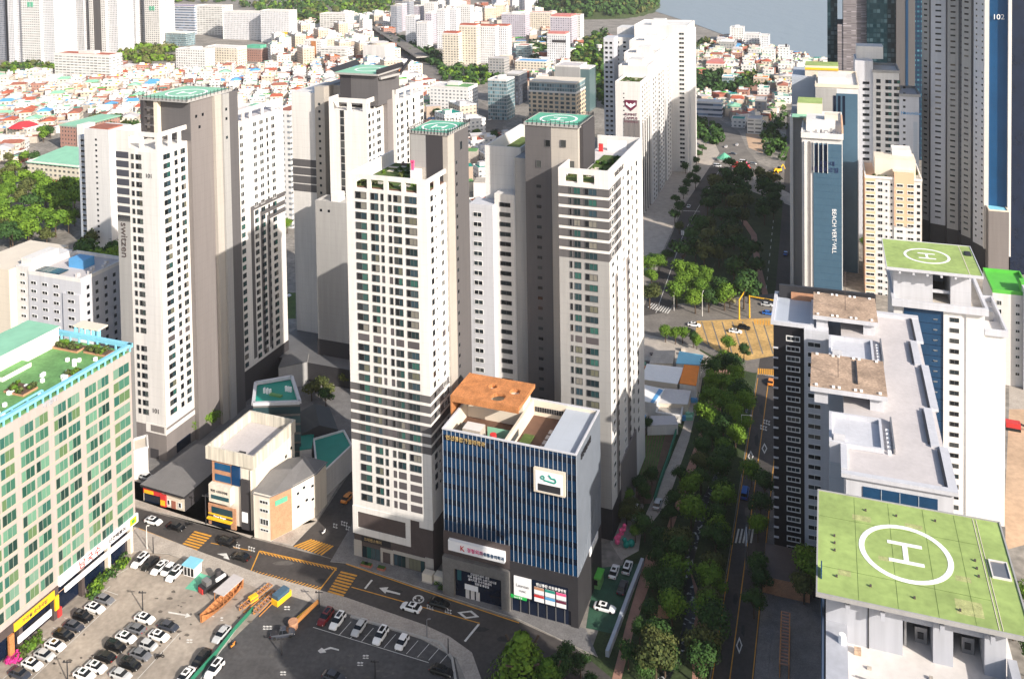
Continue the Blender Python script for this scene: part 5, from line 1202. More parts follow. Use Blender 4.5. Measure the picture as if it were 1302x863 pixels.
for i, (x0, x1, yb, yt, fm) in enumerate(((497, 505, 42, 8, 'slotgrey'), (503, 512, 40, 6, 'purple'), (512, 521, 36, 2, 'slotgrey'), (516, 528, 54, 21, 'slot'), (526, 534, 33, 8, 'purple'), (530, 544, 63, 29, 'slot'), (541, 549, 56, 17, 'purple'), (549, 556, 52, 18, 'slotgrey'), (556, 566, 62, 13, 'slot'), (540, 552, 34, 4, 'white'), (566, 580, 50, 12, 'slot'), (580, 598, 40, 8, 'white'))):
    far('apartment_tower', '%s tower of the far cluster' % {'slotgrey': 'grey-blue', 'purple': 'mauve', 'slot': 'pale', 'white': 'white'}[fm], x0, x1, yb, yt, 16, fm, 'roofg', auto=True, group='apartment towers in the far cluster')
    s0, t0 = at(x1 - 3, yb); 
for x0, x1, yb, yt in ((563, 583, 83, 43), (584, 606, 82, 33), (606, 630, 80, 34), (630, 646, 78, 34)):
    far('apartment_block', 'cream flats with red roof edge', x0, x1, yb, yt, 13, 'cream' if x0 < 600 else 'slot', 'redroof', extra=redtop, auto=True, group='red-topped flats beside the elevated road')
far('apartment_tower', 'pale tower with pink roof tiles and dark band, below the wooded hill', 696, 720, 82, 44, 16, 'slot', 'pinkroof', extra=lambda B, s0, s1, t0, t1, z: (B.new('roof_cap').box(s0 + 1, s1 - 1, t0 + 1, t1 - 1, z, z + 2.6, 'pinkroof'), B.new('dark_band').box(s0 + 6, s1 + .1, t0 - .2, t0, z - 9, z - 6, 'dgray')))
far('apartment_tower', 'mauve-shaded slab with pink roof tiles behind the dark-banded tower', 700, 727, 62, 22, 26, 'purple', 'pinkroof', extra=lambda B, s0, s1, t0, t1, z: B.new('roof_cap').box(s0 + 1, s1 - 1, t0 + 1, t1 - 1, z, z + 3, 'pinkroof'))
far('apartment_tower', 'white slab right of the pink-roofed mauve slab', 727, 738, 56, 20, 18, 'white', 'redroof')
far('apartment_tower', 'pale mauve slab with rounded top above the red tiled shops', 638, 668, 50, 18, 20, 'purple', 'roofg', extra=stair)
far('apartment_block', 'cream hillside flats right of the rounded mauve slab', 672, 702, 42, 16, 16, 'cream', 'redroof')
far('office_building', 'grey office with blue base below the red-topped flats', 621, 641, 99, 75, 16, 'greyflat', 'roofg')
far('office_building', 'long pale low office with blue roof tents', 655, 694, 95, 78, 18, 'cream', 'sblue')
far('shop_building', 'small teal glass shop under red tiled roof', 656, 672, 76, 58, 14, 'glass', 'redroof')
far('office_building', 'dark-sided office left of the arched cream office', 641, 660, 133, 95, 22, 'dark', 'roofl')
far('office_building', 'glass-sided white building at the street corner left of the arched office', 621, 645, 152, 102, 18, 'glass', 'roofl', extra=stair)
def arch_extra(B, s0, s1, t0, t1, z):
    B.new('glass_storey').box(s0 + .3, s1 - .3, t0 + .3, t1 - .3, z, z + 7, FM['glass']); B.new('top_slab').box(s0, s1, t0, t1, z + 7, z + 7.6, 'cream', 'cream')
far('office_building', 'cream office with rows of arched windows and glass crown', 673, 733, 170, 116, 26, 'arch', 'roofl', extra=arch_extra)
far('office_building', 'grey office with glass corner behind the arched cream office', 706, 738, 140, 84, 22, 'lgray', 'roofg', extra=lambda B, s0, s1, t0, t1, z: (B.new('glass_corner').box(s1, s1 + 8, t0 + 1, t1, 0, z - 2, 'tealglass2'), B.new('top_slab').box(s1 - .1, s1 + 8.2, t0 + .9, t1 + .1, z - 2, z - 1.2, 'white')))
def gr_extra(B, s0, s1, t0, t1, z):
    stair(B, s0, s1, t0, t1, z); B.new('green_cover').box(s0 + 12, s1 - 1, t0 + 3, t1 - 2, z + .2, z + .5, 'green')
far('apartment_block', 'seven-storey pale block with half green roof beside the street bend', 547, 596, 147, 110, 20, 'white', 'roofl', extra=gr_extra)
far('apartment_block', 'long white flats with brown roof seen between tower 101 and the folded-deck tower', 349, 372, 288, 142, 60, 'white', 'redbrick')
far('house', 'brick building with turquoise gabled roof left of the dark evergreen grove', 77, 100, 189, 160, 40, 'brick', 'mint2', extra=lambda B, s0, s1, t0, t1, z: (B.new('gable').prism([(s0 - 1, t0 - .2), (s1 + 1, t0 - .2), (s1 + 1, t1), (s0 - 1, t1)], z + .2, z + .8, 'mint2'), B.new('white_stair_tower').box(s1, s1 + 6, t0 - 1, t0 + 10, 0, z + 2, 'white')))
far('school_hall', 'white hall with broad pale green pitched roof above the woods', 36, 101, 240, 206, 30, 'cream', 'mint2', extra=lambda B, s0, s1, t0, t1, z: (B.new('green_roof').face([(s0 - 1, t0 - 1, z), (s1 + 1, t0 - 1, z), (s1 + 1, t1, z + 3), (s0 - 1, t1, z + 3)], 'mint2'), B.new('awning').box(s0 + 18, s0 + 26, t0 - 1.5, t0, 6, 7, 'redroof'), B.new('low_annexe').box(s0, s1, t0 - 8, t0, 0, 5, 'cream', 'green')))
far('market_hall', 'blob-roofed red tent house at the left edge of the low town', 8, 35, 176, 162, 14, 'cream', 'redroof2', extra=lambda B, s0, s1, t0, t1, z: B.new('red_dome').cyl((s0 + s1) / 2, (t0 + t1) / 2, z, z + 3.5, 11, 4, 'redroof2', 12))
# the stepped tall row with emblem (behind, centre right)
h = HR
B = Bld('apartment_tower', 'long stepped row of cream high-rises with shield emblem, rising towards the sea', -112, -83, 474, 600, HR)
zr = 71.5; z0s = [71.5, 75, 78, 82, 90.5]
sl_ = spx(474, 778 + 4.5, 60, HR)
w = B.new('wall'); w.box(sl_, -94, 474, 496, 0, 71.5, 'white')
blocks = [(496, 520, 77), (520, 545, 81), (545, 570, 85), (570, 604, 92)]
for i, (a, b_, z) in enumerate(blocks):
    w.box(sl_ - 3 - i * 2, -94 + (i == 3) * 11, a, b_, 0, z, 'white'); w.box(-94, -92.6 + (i == 3) * 11, a + 3, b_ - 4, 0, z - 3, 'white2')
    B.new('parapet').ring(sl_ - 3 - i * 2, -94 + (i == 3) * 11, a, b_, z, z + 1, .5, 'white')
    B.new('roof_room').box(-106, -98, a + 4, a + 14, z, z + 4, 'white')
w.box(sl_ - 26, sl_ - 8, 596, 612, 0, 88, 'white2'); w.box(sl_ - 24, sl_ - 2, 575, 590, 0, 84, 'white')
roof_garden(B, sl_ + 1, -95, 475, 494, 71.6, 9, .6); B.new('parapet').ring(sl_, -94, 474, 496, 71.5, 72.8, .5, 'white')
q = B.new('side_rib')
tt = 476
while tt < 570:
    q.box(-94.1, -93.65, tt, tt + 1.0, 0, 70, 'white'); q.box(-94.05, -93.6, tt + 2.6, tt + 3.6, 0, 50, 'navyblk'); tt += 6.2
for r in range(30):
    for k_, u in enumerate((479.6, 486, 492, 498.5, 504.6, 511, 517, 523.5, 529.6, 536, 542, 548, 554, 561)):
        if 69 - r * 2.6 > 0 : B.win('R', -94 if not (499 < u < 516 or 523 < u < 541 or 548 < u < 566) else -92.6, u + .6, 68.5 - r * 2.6, 2.6, 1.25, 's')
    for u in (576, 581, 587, 593, 599): B.win('R', -83, u, 88 - r * 2.9, 1.6, 1.3, 's')
    B.win('F', 570, -86.5, 87 - r * 2.9, 3.2, 1.5, 'd2'); B.win('F', 474, sl_ + 4.6, 66 - r * 2.3, .7, .6, 's')
    for x in (3, 7.5): B.win('F', 575, sl_ - 24 + x, 80 - r * 2.8, 1.8, 1.3, 's'); 
q = B.new('blue_grey_slab'); s2 = spx(540, 768, 60, HR); s3 = spx(540, 781, 60, HR); zz = zpx(s2, 540, 48, HR); q.box(s2, s3, 540, 552, 0, zz, 'bluewhite')
for r in range(24):
    for f_ in (.28, .72): B.win('F', 540, s2 + (s3 - s2) * f_, zz - 4 - r * 3, 1.9, 1.6, 'd1')
q = B.new('grey_panel'); zg = zpx(-104, 474, 152, HR)
a0, a1 = spx(474, 793, 50, HR), spx(474, 814, 50, HR)
for i in range(3): q.box(a0 + (a1 - a0) / 3 * i, a0 + (a1 - a0) / 3 * (i + 1) - .25, 473.8, 474, zpx(-104, 474, 176, HR), zg, 'pinkgray')
e_ = B.new('emblem'); u = (a0 + a1) / 2 - .5; ze = zpx(-104, 474, 133, HR)
def shield(scale, mt, y):
    pts = [(-3.4, 2.6), (3.4, 2.6), (3.2, -.6), (0, -3.4), (-3.2, -.6)]
    e_.face([(u + x * scale, y, ze + zz_ * scale) for x, zz_ in pts], mt)
shield(1.0, 'plum', 473.8); 
for sg in (-1, 1): e_.face([(u, 473.7, ze - 1.6), (u + sg * 2.6, 473.7, ze + .2), (u + sg * 2.4, 473.7, ze + 1.5), (u + sg * .9, 473.7, ze + .3), (u, 473.7, ze + 1.0)], 'signwhite')
letters(B, 'SUMMIT', 'F', 473.8, u, ze - 5.2, 1.9, 'plum', .05); letters(B, 'CAMPUS', 'F', 473.8, u, ze - 7.2, 1.9, 'plum', .05); letters(B, 'RESIDENCE', 'F', 473.8, u, ze - 9.1, 1.5, 'plum', .05)
B.done(); OCC.append((B.root.location.x, B.root.location.y, 60))
# ================================================================== GROUND, ROADS, WATER
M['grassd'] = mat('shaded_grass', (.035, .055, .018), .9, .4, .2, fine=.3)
M['ground'] = mat('city_ground', (.24, .22, .195), .9, .4, .05, fine=.3)
M['asphalt'] = mat('asphalt', (.062, .055, .052), .85, .25, .12, fine=.15)
M['asphaltb'] = mat('worn_asphalt', (.17, .155, .14), .9, .3, .1, fine=.15)
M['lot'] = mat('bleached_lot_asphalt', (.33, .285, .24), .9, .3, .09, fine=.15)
M['lot_shade'] = mat('shade_dark_lot_asphalt', (.075, .073, .075), .9, .35, .12, fine=.18)  # lot asphalt darkened, a soft shadow painted into its colour
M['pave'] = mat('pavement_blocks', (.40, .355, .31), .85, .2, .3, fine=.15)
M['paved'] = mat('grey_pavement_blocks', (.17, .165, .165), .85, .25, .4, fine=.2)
M['pinkp'] = mat('pink_path', (.36, .20, .15), .85, .2, .3, fine=.1)
M['line'] = mat('white_road_paint', (.62, .61, .58), .7, .25, 1.2)
M['yline'] = mat('yellow_road_paint', (.62, .30, .035), .7, .25, 1.0, fine=.15)
M['ypatch'] = mat('yellow_surface', (.50, .32, .12), .8, .4, .12, fine=.2)
M['curb'] = mat('kerb_stone', (.42, .40, .37), .8, .15, .8)
M['greenp'] = mat('green_parking', (.03, .09, .055), .8, .3, .4, fine=.15)
M['sand'] = mat('sand', (.50, .42, .30), .9, .15, .05)
M['dirt'] = mat('bare_sand_yard', (.52, .36, .24), .9, .25, .08, fine=.1)
M['hillg'] = mat('hill_undergrowth', (.05, .075, .02), .9, .3, .03, fine=.2)
def water(name, rgb, scale, bump, rough):
    mt, n, b = nodes(name); b.inputs['Base Color'].default_value = (*rgb, 1); b.inputs['Roughness'].default_value = rough
    tc = n.nodes.new('ShaderNodeTexCoord'); mp = n.nodes.new('ShaderNodeMapping'); mp.inputs['Scale'].default_value = (1, .35, 1); n.links.new(tc.outputs['Object'], mp.inputs[0])
    nz = n.nodes.new('ShaderNodeTexNoise'); nz.inputs['Scale'].default_value = scale; nz.inputs['Detail'].default_value = 8; nz.inputs['Roughness'].default_value = .6; n.links.new(mp.outputs[0], nz.inputs[0])
    bp = n.nodes.new('ShaderNodeBump'); bp.inputs['Strength'].default_value = bump; bp.inputs['Distance'].default_value = 2.0; n.links.new(nz.outputs[0], bp.inputs['Height']); n.links.new(bp.outputs[0], b.inputs['Normal'])
    return mt
M['sea'] = water('sea_water', (.24, .29, .33), .05, .6, .5)  # base lightened, sky reflection and haze put into the water colour
def rapids():
    mt, n, b = nodes('stony_stream'); b.inputs['Roughness'].default_value = .3
    tc = n.nodes.new('ShaderNodeTexCoord'); v = n.nodes.new('ShaderNodeTexNoise'); v.inputs['Scale'].default_value = .9; v.inputs['Detail'].default_value = 6; n.links.new(tc.outputs['Object'], v.inputs[0])
    cr = n.nodes.new('ShaderNodeValToRGB'); cr.color_ramp.elements[0].position = .56; cr.color_ramp.elements[0].color = (.01, .012, .012, 1); cr.color_ramp.elements[1].position = .68; cr.color_ramp.elements[1].color = (.6, .62, .62, 1)
    n.links.new(v.outputs[0], cr.inputs[0]); n.links.new(cr.outputs[0], b.inputs['Base Color']); return mt
M['stream'] = rapids()
g = MB(); g.face([(-20000, -3000, 0), (20000, -3000, 0), (20000, 26000, 0), (-20000, 26000, 0)], 'ground'); structure('ground', g)
def sheet(name, pix, z, mt, thick=0, h=None):
    P = [ray(x, y, 0) for x, y in pix]; b = MB()
    if thick: b.prism([(p.x, p.y) for p in P], 0.001, z + thick, 'curb', mt)
    else: b.face([(p.x, p.y, z) for p in P], mt)
    return structure(name, b)
def rsheet(name, rc, z, mt, h=HR, thick=0):
    P = [W(s, t, 0, h) for s, t in rc]; b = MB()
    if thick: b.prism([(p.x, p.y) for p in P], 0.001, z + thick, 'curb', mt)
    else: b.face([(p.x, p.y, z) for p in P], mt)
    return structure(name, b)
# sea and beach
cst = [ray(x, y, 0) for x, y in ((760, -14), (830, 14), (880, 30), (918, 44), (950, 52), (985, 63), (1010, 70), (1052, 76), (1180, 92), (1400, 110))]
b = MB(); b.face([(p.x, p.y, .4) for p in cst] + [(9000, 2500, .4), (15000, 25000, .4), (-9000, 25000, .4), (-1200, 2600, .4)], 'sea'); structure('sea', b)
b = MB(); b.face([(p.x, p.y, .3) for p in cst[2:]] + [(p.x + 6, p.y - 32, .3) for p in reversed(cst[2:])], 'sand'); structure('beach', b)
# streets
sheet('road', [(-150, 560), (190, 650), (440, 715), (575, 762), (660, 790), (730, 822), (800, 880), (830, 960), (640, 960), (618, 900), (612, 863), (600, 830), (572, 810), (540, 795), (440, 760), (330, 730), (175, 670), (-150, 570)], .02, 'asphalt')
sheet('road', [(366, 692), (402, 665), (452, 590), (475, 560), (480, 600), (460, 640), (449, 668), (428, 712)], .024, 'asphalt')
rsheet('road', [(-23, 120), (-14.5, 120), (-14.5, 372), (-23, 360)], .02, 'asphalt')
sheet('road', [(800, 398), (850, 388), (880, 384), (995, 372), (1000, 430), (990, 470), (958, 474), (935, 468), (905, 452), (880, 438), (800, 420)], .016, 'asphaltb')
sheet('road', [(815, 402), (852, 396), (870, 330), (900, 270), (930, 213), (902, 213), (870, 262), (842, 325)], .022, 'asphalt')
sheet('road', [(985, 382), (1003, 384), (1013, 140), (1001, 140), (996, 250)], .022, 'asphalt')
sheet('road', [(900, 216), (935, 213), (1004, 245), (1010, 225), (965, 208), (950, 190), (940, 168), (915, 152), (870, 138), (840, 138), (840, 150), (872, 152), (903, 170), (915, 195)], .02, 'asphaltb')
sheet('road_surface', [(886, 408), (984, 404), (990, 440), (986, 452), (950, 458), (912, 446), (884, 428)], .026, 'ypatch')
b = MB()
def stripe_px(b, a, c, w, mt, z=.034):
    A, C = ray(*a, 0), ray(*c, 0); d = (C - A).normalized(); n = Vector((-d.y, d.x, 0)) * w / 2
    b.face([(A.x - n.x, A.y - n.y, z), (C.x - n.x, C.y - n.y, z), (C.x + n.x, C.y + n.y, z), (A.x + n.x, A.y + n.y, z)], mt)
for k_ in range(7):
    stripe_px(b, (892 + k_ * 13, 409), (905 + k_ * 13, 450), .5, 'asphaltb', .03)
structure('road_marking', b)
# lots and pavements
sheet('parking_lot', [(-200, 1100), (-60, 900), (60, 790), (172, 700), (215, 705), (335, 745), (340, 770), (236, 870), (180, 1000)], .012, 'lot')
sheet('parking_lot', [(340, 770), (352, 752), (440, 780), (535, 812), (578, 836), (592, 900), (560, 1000), (180, 1000), (236, 870)], .014, 'lot_shade')
sheet('pavement', [(165, 668), (330, 729.5), (440, 759.5), (540, 794.5), (572, 809.5), (600, 829.5), (612, 863), (618, 900), (600, 905), (592, 863), (580, 836), (536, 811), (440, 779), (352, 751), (340, 752), (215, 704), (160, 700)], .01, 'pave', .11)
sheet('pavement', [(-20, 590), (190, 648.5), (372, 694), (402, 663), (448, 588), (440, 575), (392, 640), (318, 684), (262, 664), (178, 636), (-20, 570)], .01, 'pave', .11)
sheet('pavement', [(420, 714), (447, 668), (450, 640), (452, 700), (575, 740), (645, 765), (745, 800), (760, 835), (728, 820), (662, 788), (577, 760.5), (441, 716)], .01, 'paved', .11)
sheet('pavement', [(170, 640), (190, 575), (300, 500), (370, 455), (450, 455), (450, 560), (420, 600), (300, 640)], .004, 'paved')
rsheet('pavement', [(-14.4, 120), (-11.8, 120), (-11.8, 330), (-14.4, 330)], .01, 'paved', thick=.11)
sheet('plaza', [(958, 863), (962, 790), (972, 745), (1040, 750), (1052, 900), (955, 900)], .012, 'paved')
sheet('plaza', [(815, 262), (880, 170), (925, 190), (905, 214), (868, 262), (842, 320), (815, 330)], .008, 'pave')
sheet('lane', [(868, 545), (884, 480), (895, 468), (890, 500), (876, 560), (848, 640), (826, 668), (818, 660), (850, 590)], .016, 'pave')
sheet('pavement', [(820, 420), (880, 440), (905, 455), (912, 470), (885, 485), (870, 530), (810, 540)], .008, 'pave')
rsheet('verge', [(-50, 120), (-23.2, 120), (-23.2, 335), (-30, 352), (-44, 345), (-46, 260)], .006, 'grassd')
sheet('path', [(902, 470), (915, 462), (935, 480), (908, 540), (878, 610), (845, 700), (838, 700), (868, 610), (900, 520)], .02, 'pinkp')
sheet('path', [(842, 690), (862, 688), (880, 730), (896, 770), (898, 863), (880, 863), (882, 780), (865, 735)], .02, 'pinkp')
sheet('path', [(822, 705), (838, 708), (806, 800), (790, 863), (778, 863), (797, 790)], .02, 'pinkp')
sheet('path', [(822, 768), (852, 770), (850, 786), (828, 786)], .03, 'brick')
st = [(948, 520), (936, 560), (915, 600), (895, 640), (882, 690), (872, 730), (880, 770), (872, 810), (850, 850), (836, 880), (822, 920)]
sp = [(x - 3.5 - i * .55, y) for i, (x, y) in enumerate(st)] + [(x + 3.5 + i * .55, y) for i, (x, y) in reversed(list(enumerate(st)))]
sheet('stream', sp, .026, 'stream')
sheet('parking_lot', [(757, 722), (815, 716), (783, 806), (745, 798)], .02, 'greenp')
sheet('courtyard', [(786, 650), (800, 640), (818, 660), (812, 700), (790, 712), (776, 690)], .016, 'pave')
sheet('garden_plot', [(808, 612), (815, 560), (824, 548), (856, 546), (858, 553), (835, 612), (828, 640), (808, 640)], .012, 'soil')
b = MB()
for k_ in range(9): stripe_px(b, (816 + k_ * 3.6, 552), (806 + k_ * 3.0, 610), .5, 'grass', .02)
structure('garden_row', b)
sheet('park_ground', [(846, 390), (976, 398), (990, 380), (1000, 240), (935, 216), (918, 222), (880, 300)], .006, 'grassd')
sheet('park_path', [(975, 396), (960, 340), (955, 300), (935, 270), (940, 268), (962, 298), (968, 340), (982, 394)], .012, 'pinkp')
sheet('ground_yard', [(1283, 520), (1310, 520), (1310, 690), (1275, 700)], .01, 'dirt')
sheet('ground_yard', [(1283, 470), (1310, 470), (1310, 520), (1283, 520)], .012, 'pave')
sheet('plaza', [(940, 213), (1004, 246), (1006, 262), (925, 232)], .03, 'pave')
sheet('construction_plot', [(948, 170), (975, 168), (970, 195), (952, 188)], .012, 'dirt')
sheet('lawn', [(355, 372), (376, 372), (376, 405), (355, 405)], .01, 'grass')
# markings
b = MB()
def crosswalk(b, a, c, d_, n, w, mt, L=None):
    """bars between the line a..c, each running along to the matching point of the line d_[0]..d_[1]"""
    for i in range(n):
        f = (i + .5) / n; p = (a[0] + (c[0] - a[0]) * f, a[1] + (c[1] - a[1]) * f); q = (d_[0][0] + (d_[1][0] - d_[0][0]) * f, d_[0][1] + (d_[1][1] - d_[0][1]) * f)
        stripe_px(b, p, q, w, mt)
crosswalk(b, (248, 674), (226, 698), ((270, 680), (246, 704)), 8, .55, 'yline')
crosswalk(b, (372, 694), (410, 706), ((395, 685), (425, 694)), 9, .55, 'yline')
crosswalk(b, (434, 725), (416, 753), ((455, 730), (436, 759)), 8, .55, 'yline')
crosswalk(b, (304, 733), (330, 741), ((318, 726), (342, 735)), 6, .5, 'yline')
crosswalk(b, (822, 391), (850, 399), ((828, 385), (855, 392)), 9, .5, 'line')
crosswalk(b, (866, 299), (878, 300), ((866, 293), (880, 294)), 6, .6, 'line')
crosswalk(b, (933, 690), (957, 690), ((937, 672), (960, 672)), 5, .42, 'line')
crosswalk(b, (963, 476), (990, 478), ((963, 468), (990, 470)), 10, .5, 'yline')
crosswalk(b, (958, 412), (990, 415), ((958, 406), (990, 408)), 9, .5, 'yline')
for a, c, w, mt in (((447, 746), (610, 792), .25, 'yline'), ((268, 690), (320, 700), .25, 'yline'), ((440, 716.5), (575, 763), .3, 'yline'), ((660, 791.5), (575, 763), .3, 'yline'), ((176, 671.5), (330, 731.5), .3, 'yline'), ((440, 762), (330, 731.5), .3, 'yline'), ((440, 762), (540, 797), .35, 'yline'), ((540, 797), (598, 832), .35, 'yline'),
                    ((330, 700), (428, 722), .3, 'yline'), ((428, 722), (406, 750), .3, 'yline'), ((406, 750), (318, 728), .3, 'yline'), ((318, 728), (330, 700), .3, 'yline'),
                    ((464, 748), (473, 737), .5, 'line'), ((591, 815), (609, 793), .5, 'line'), ((195, 648), (440, 711), .0, 'yline')):
    if w: stripe_px(b, a, c, w, mt)
for i in range(22):
    f = i / 22; stripe_px(b, (330 + 98 * f, 700 + 22 * f), (334 + 98 * f, 704 + 22 * f), .25, 'yline', .036); stripe_px(b, (318 + 88 * f, 728 + 22 * f), (324 + 88 * f, 725 + 22 * f), .25, 'yline', .036)
# arrows, diamonds, letters on the carriageway
def poly_px(b, pts, mt, z=.036): b.face([(*ray(x, y, 0).xy, z) for x, y in pts], mt)
def diamond(b, cx, cy, rx, ry, wf=.62, sk=(0, 0), mt='line'):
    O = [(cx - rx, cy - sk[0]), (cx + sk[1], cy - ry), (cx + rx, cy + sk[0]), (cx - sk[1], cy + ry)]
    I = [(cx + (x - cx) * wf, cy + (y - cy) * wf) for x, y in O]
    for i in range(4): j = (i + 1) % 4; poly_px(b, [O[i], O[j], I[j], I[i]], mt)
diamond(b, 595.5, 781, 14, 5.2, .6, (3, 4)); diamond(b, 940, 820, 4, 11); diamond(b, 954.5, 580, 3.8, 7.5); diamond(b, 972, 570, 3.6, 7); diamond(b, 968, 575, 0.1, .1)
poly_px(b, [(482, 747), (494, 746), (492, 749.3), (509, 754), (508.5, 756), (491, 752), (490, 754.5)], 'line'); poly_px(b, [(276, 703.8), (288, 703), (292, 711.5), (284, 709), (285, 707)], 'line')
for k_ in range(14):
    a, a2 = 6.2832 * k_ / 14, 6.2832 * (k_ + 1) / 14
    poly_px(b, [(532 + 7.5 * math.cos(a), 761.5 + 5.4 * math.sin(a)), (532 + 7.5 * math.cos(a2), 761.5 + 5.4 * math.sin(a2)), (532 + 5.8 * math.cos(a2), 761.5 + 4 * math.sin(a2)), (532 + 5.8 * math.cos(a), 761.5 + 4 * math.sin(a))], 'line')
for x, y in ((528, 760), (533, 763), (536, 760)): poly_px(b, [(x - 1, y - 1.6), (x + 1.4, y - 1), (x + 1, y + 1.4), (x - 1.4, y + .8)], 'line', .037)
for (x, y, n) in ((297, 690, 3), (316, 694, 3), (543, 768, 3), (566, 773, 3), (424, 665, 2), (434, 662, 3), (440, 668, 3), (967, 540, 3), (971, 533, 3)):
    for i in range(n):
        for j in range(2): poly_px(b, [(x + i * 3.1, y + i * .9 + j * 4), (x + i * 3.1 + 2.2, y + i * .9 + j * 4 + .5), (x + i * 3.1 + 1.6, y + i * .9 + j * 4 + 1.7), (x + i * 3.1 - .6, y + i * .9 + j * 4 + 1.2)], 'line')
        poly_px(b, [(x + i * 3.1 + .5, y + i * .9 + 1), (x + i * 3.1 + 1.1, y + i * .9 + 1.1), (x + i * 3.1 + .1, y + i * .9 + 5), (x + i * 3.1 - .4, y + i * .9 + 4.9)], 'line', .038)
# avenue lines
for t0 in range(125, 345, 1): pass
def rst(b, s0, t0, s1, t1, w, mt, z=.034, h=HR):
    A, C = W(s0, t0, 0, h), W(s1, t1, 0, h); d = (C - A).normalized(); n = Vector((-d.y, d.x, 0)) * w / 2
    b.face([(A.x - n.x, A.y - n.y, z), (C.x - n.x, C.y - n.y, z), (C.x + n.x, C.y + n.y, z), (A.x + n.x, A.y + n.y, z)], mt)
rst(b, -19.3, 125, -19.1, 312, .22, 'yline'); rst(b, -22.7, 125, -22.7, 315, .2, 'yline'); rst(b, -14.8, 125, -14.8, 312, .2, 'yline')
rst(b, -22.5, 318, -14.7, 318, .5, 'line')
for k_ in range(16): t = 395 + k_ * 10; rst(b, -24.6 - (t - 385) * .022, t, -24.6 - (t - 380) * .022, t + 4, .25, 'line'); 
stripe_px(b, (834, 398), (868, 300), .2, 'line'); stripe_px(b, (874, 288), (915, 216), .2, 'line'); stripe_px(b, (868, 268), (890, 269), .6, 'line')
structure('road_marking', b)
# patches, manholes and oil stains
M['patch'] = mat('asphalt_patch', (.035, .034, .035), .9, .3, .6, fine=.2); M['oldpatch'] = mat('pale_asphalt_patch', (.11, .10, .092), .9, .3, .6, fine=.2); M['lotworn'] = mat('worn_lot_patch', (.10, .096, .092), .9, .4, .5, fine=.2); M['stain'] = mat('oil_stain', (.12, .10, .085), .8, .4, 1.5, fine=.2)
b = MB(); rn = random.Random(63)
def blob(cx, cy, rx, ry, mt, z, n=9):
    poly_px(b, [(cx + rx * rn.uniform(.6, 1.1) * math.cos(6.283 * i / n), cy + ry * rn.uniform(.6, 1.1) * math.sin(6.283 * i / n)) for i in range(n)], mt, z)
for cx, cy, rx, ry in ((500, 752, 16, 3), (250, 678, 10, 3), (360, 716, 18, 4), (610, 800, 14, 4), (410, 738, 9, 4), (640, 812, 12, 5), (215, 672, 12, 3)): blob(cx, cy, rx, ry, 'patch' if cx % 3 else 'oldpatch', .028, 6)
for cx, cy in ((945, 800), (935, 760), (950, 650), (958, 610), (962, 560), (968, 520)): blob(cx, cy, 4, 9, 'oldpatch' if cy % 20 else 'patch', .028, 5)
for i in range(60):
    t = rn.random(); cx = 60 + 260 * t + rn.uniform(-60, 60); cy = 860 - 110 * t + rn.uniform(-25, 25)
    if 170 < cx + (cy - 700) * 1.0 and cy > 715: blob(cx, cy, rn.uniform(1.2, 5), rn.uniform(.8, 2.2), 'stain', .018)
for i in range(16): blob(rn.uniform(330, 560), rn.uniform(795, 862), rn.uniform(2, 8), rn.uniform(1, 2.5), 'lotworn', .019)
for cx, cy in ((272, 681), (420, 745), (480, 742), (585, 795), (344, 705), (948, 700), (940, 850)): blob(cx, cy, 1.6, .9, 'dmetal', .03, 8)
structure('road_patch', b)
# lot markings
b = MB()
for i in range(12):
    x, y = 405 + i * 14.2, 800 + i * 4.0
    if i > 1: stripe_px(b, (x - 2, y - 1), (x + 13, y - 18), .14, 'line')
stripe_px(b, (398, 797), (545, 842), .14, 'line'); stripe_px(b, (445, 783), (560, 815), .2, 'yline')
poly_px(b, [(404, 827), (409, 823), (412, 825), (420, 822), (431, 825), (431, 827), (421, 824.5), (413, 826.5), (415, 829), (407, 830)], 'line')
poly_px(b, [(300, 737), (337, 744), (0, 0), (0, 0)][:0] or [(214, 777), (236, 781), (238, 779), (243, 783), (235, 785), (236, 782.6), (214, 779)], 'line')
for x, y, n in ((266, 779, 2), (281, 784, 1), (462, 832, 2), (455, 841, 2), (362, 770, 2), (335, 795, 3), (238, 812, 2), (357, 853, 2)):
    for i in range(n): poly_px(b, [(x + i * 4, y), (x + i * 4 + 3, y + .6), (x + i * 4 + 2, y + 2.4), (x + i * 4 - 1, y + 1.8)], 'line'); poly_px(b, [(x + i * 4, y + 3.4), (x + i * 4 + 3, y + 4), (x + i * 4 + 2, y + 5.2), (x + i * 4 - 1, y + 4.8)], 'line')
for a, c in (((0, 866), (140, 745)), ((40, 863), (148, 762)), ((172, 866), (228, 805)), ((255, 863), (300, 800)), ((136, 738), (163, 722))): stripe_px(b, a, c, .14, 'line')
for i in range(8): x, y = 150 - i * 14.5, 756 + i * 12.6; stripe_px(b, (x, y), (x - 25, y - 9), .12, 'line')
structure('parking_marking', b)
for nm, pts, mt in (('parking_bay', [(235, 748), (251, 752), (269, 733), (254, 728)], 'mint'), ('parking_bay', [(251, 752), (259, 754), (275, 738), (269, 733)], 'clad')):
    sheet(nm, pts, .03, mt)

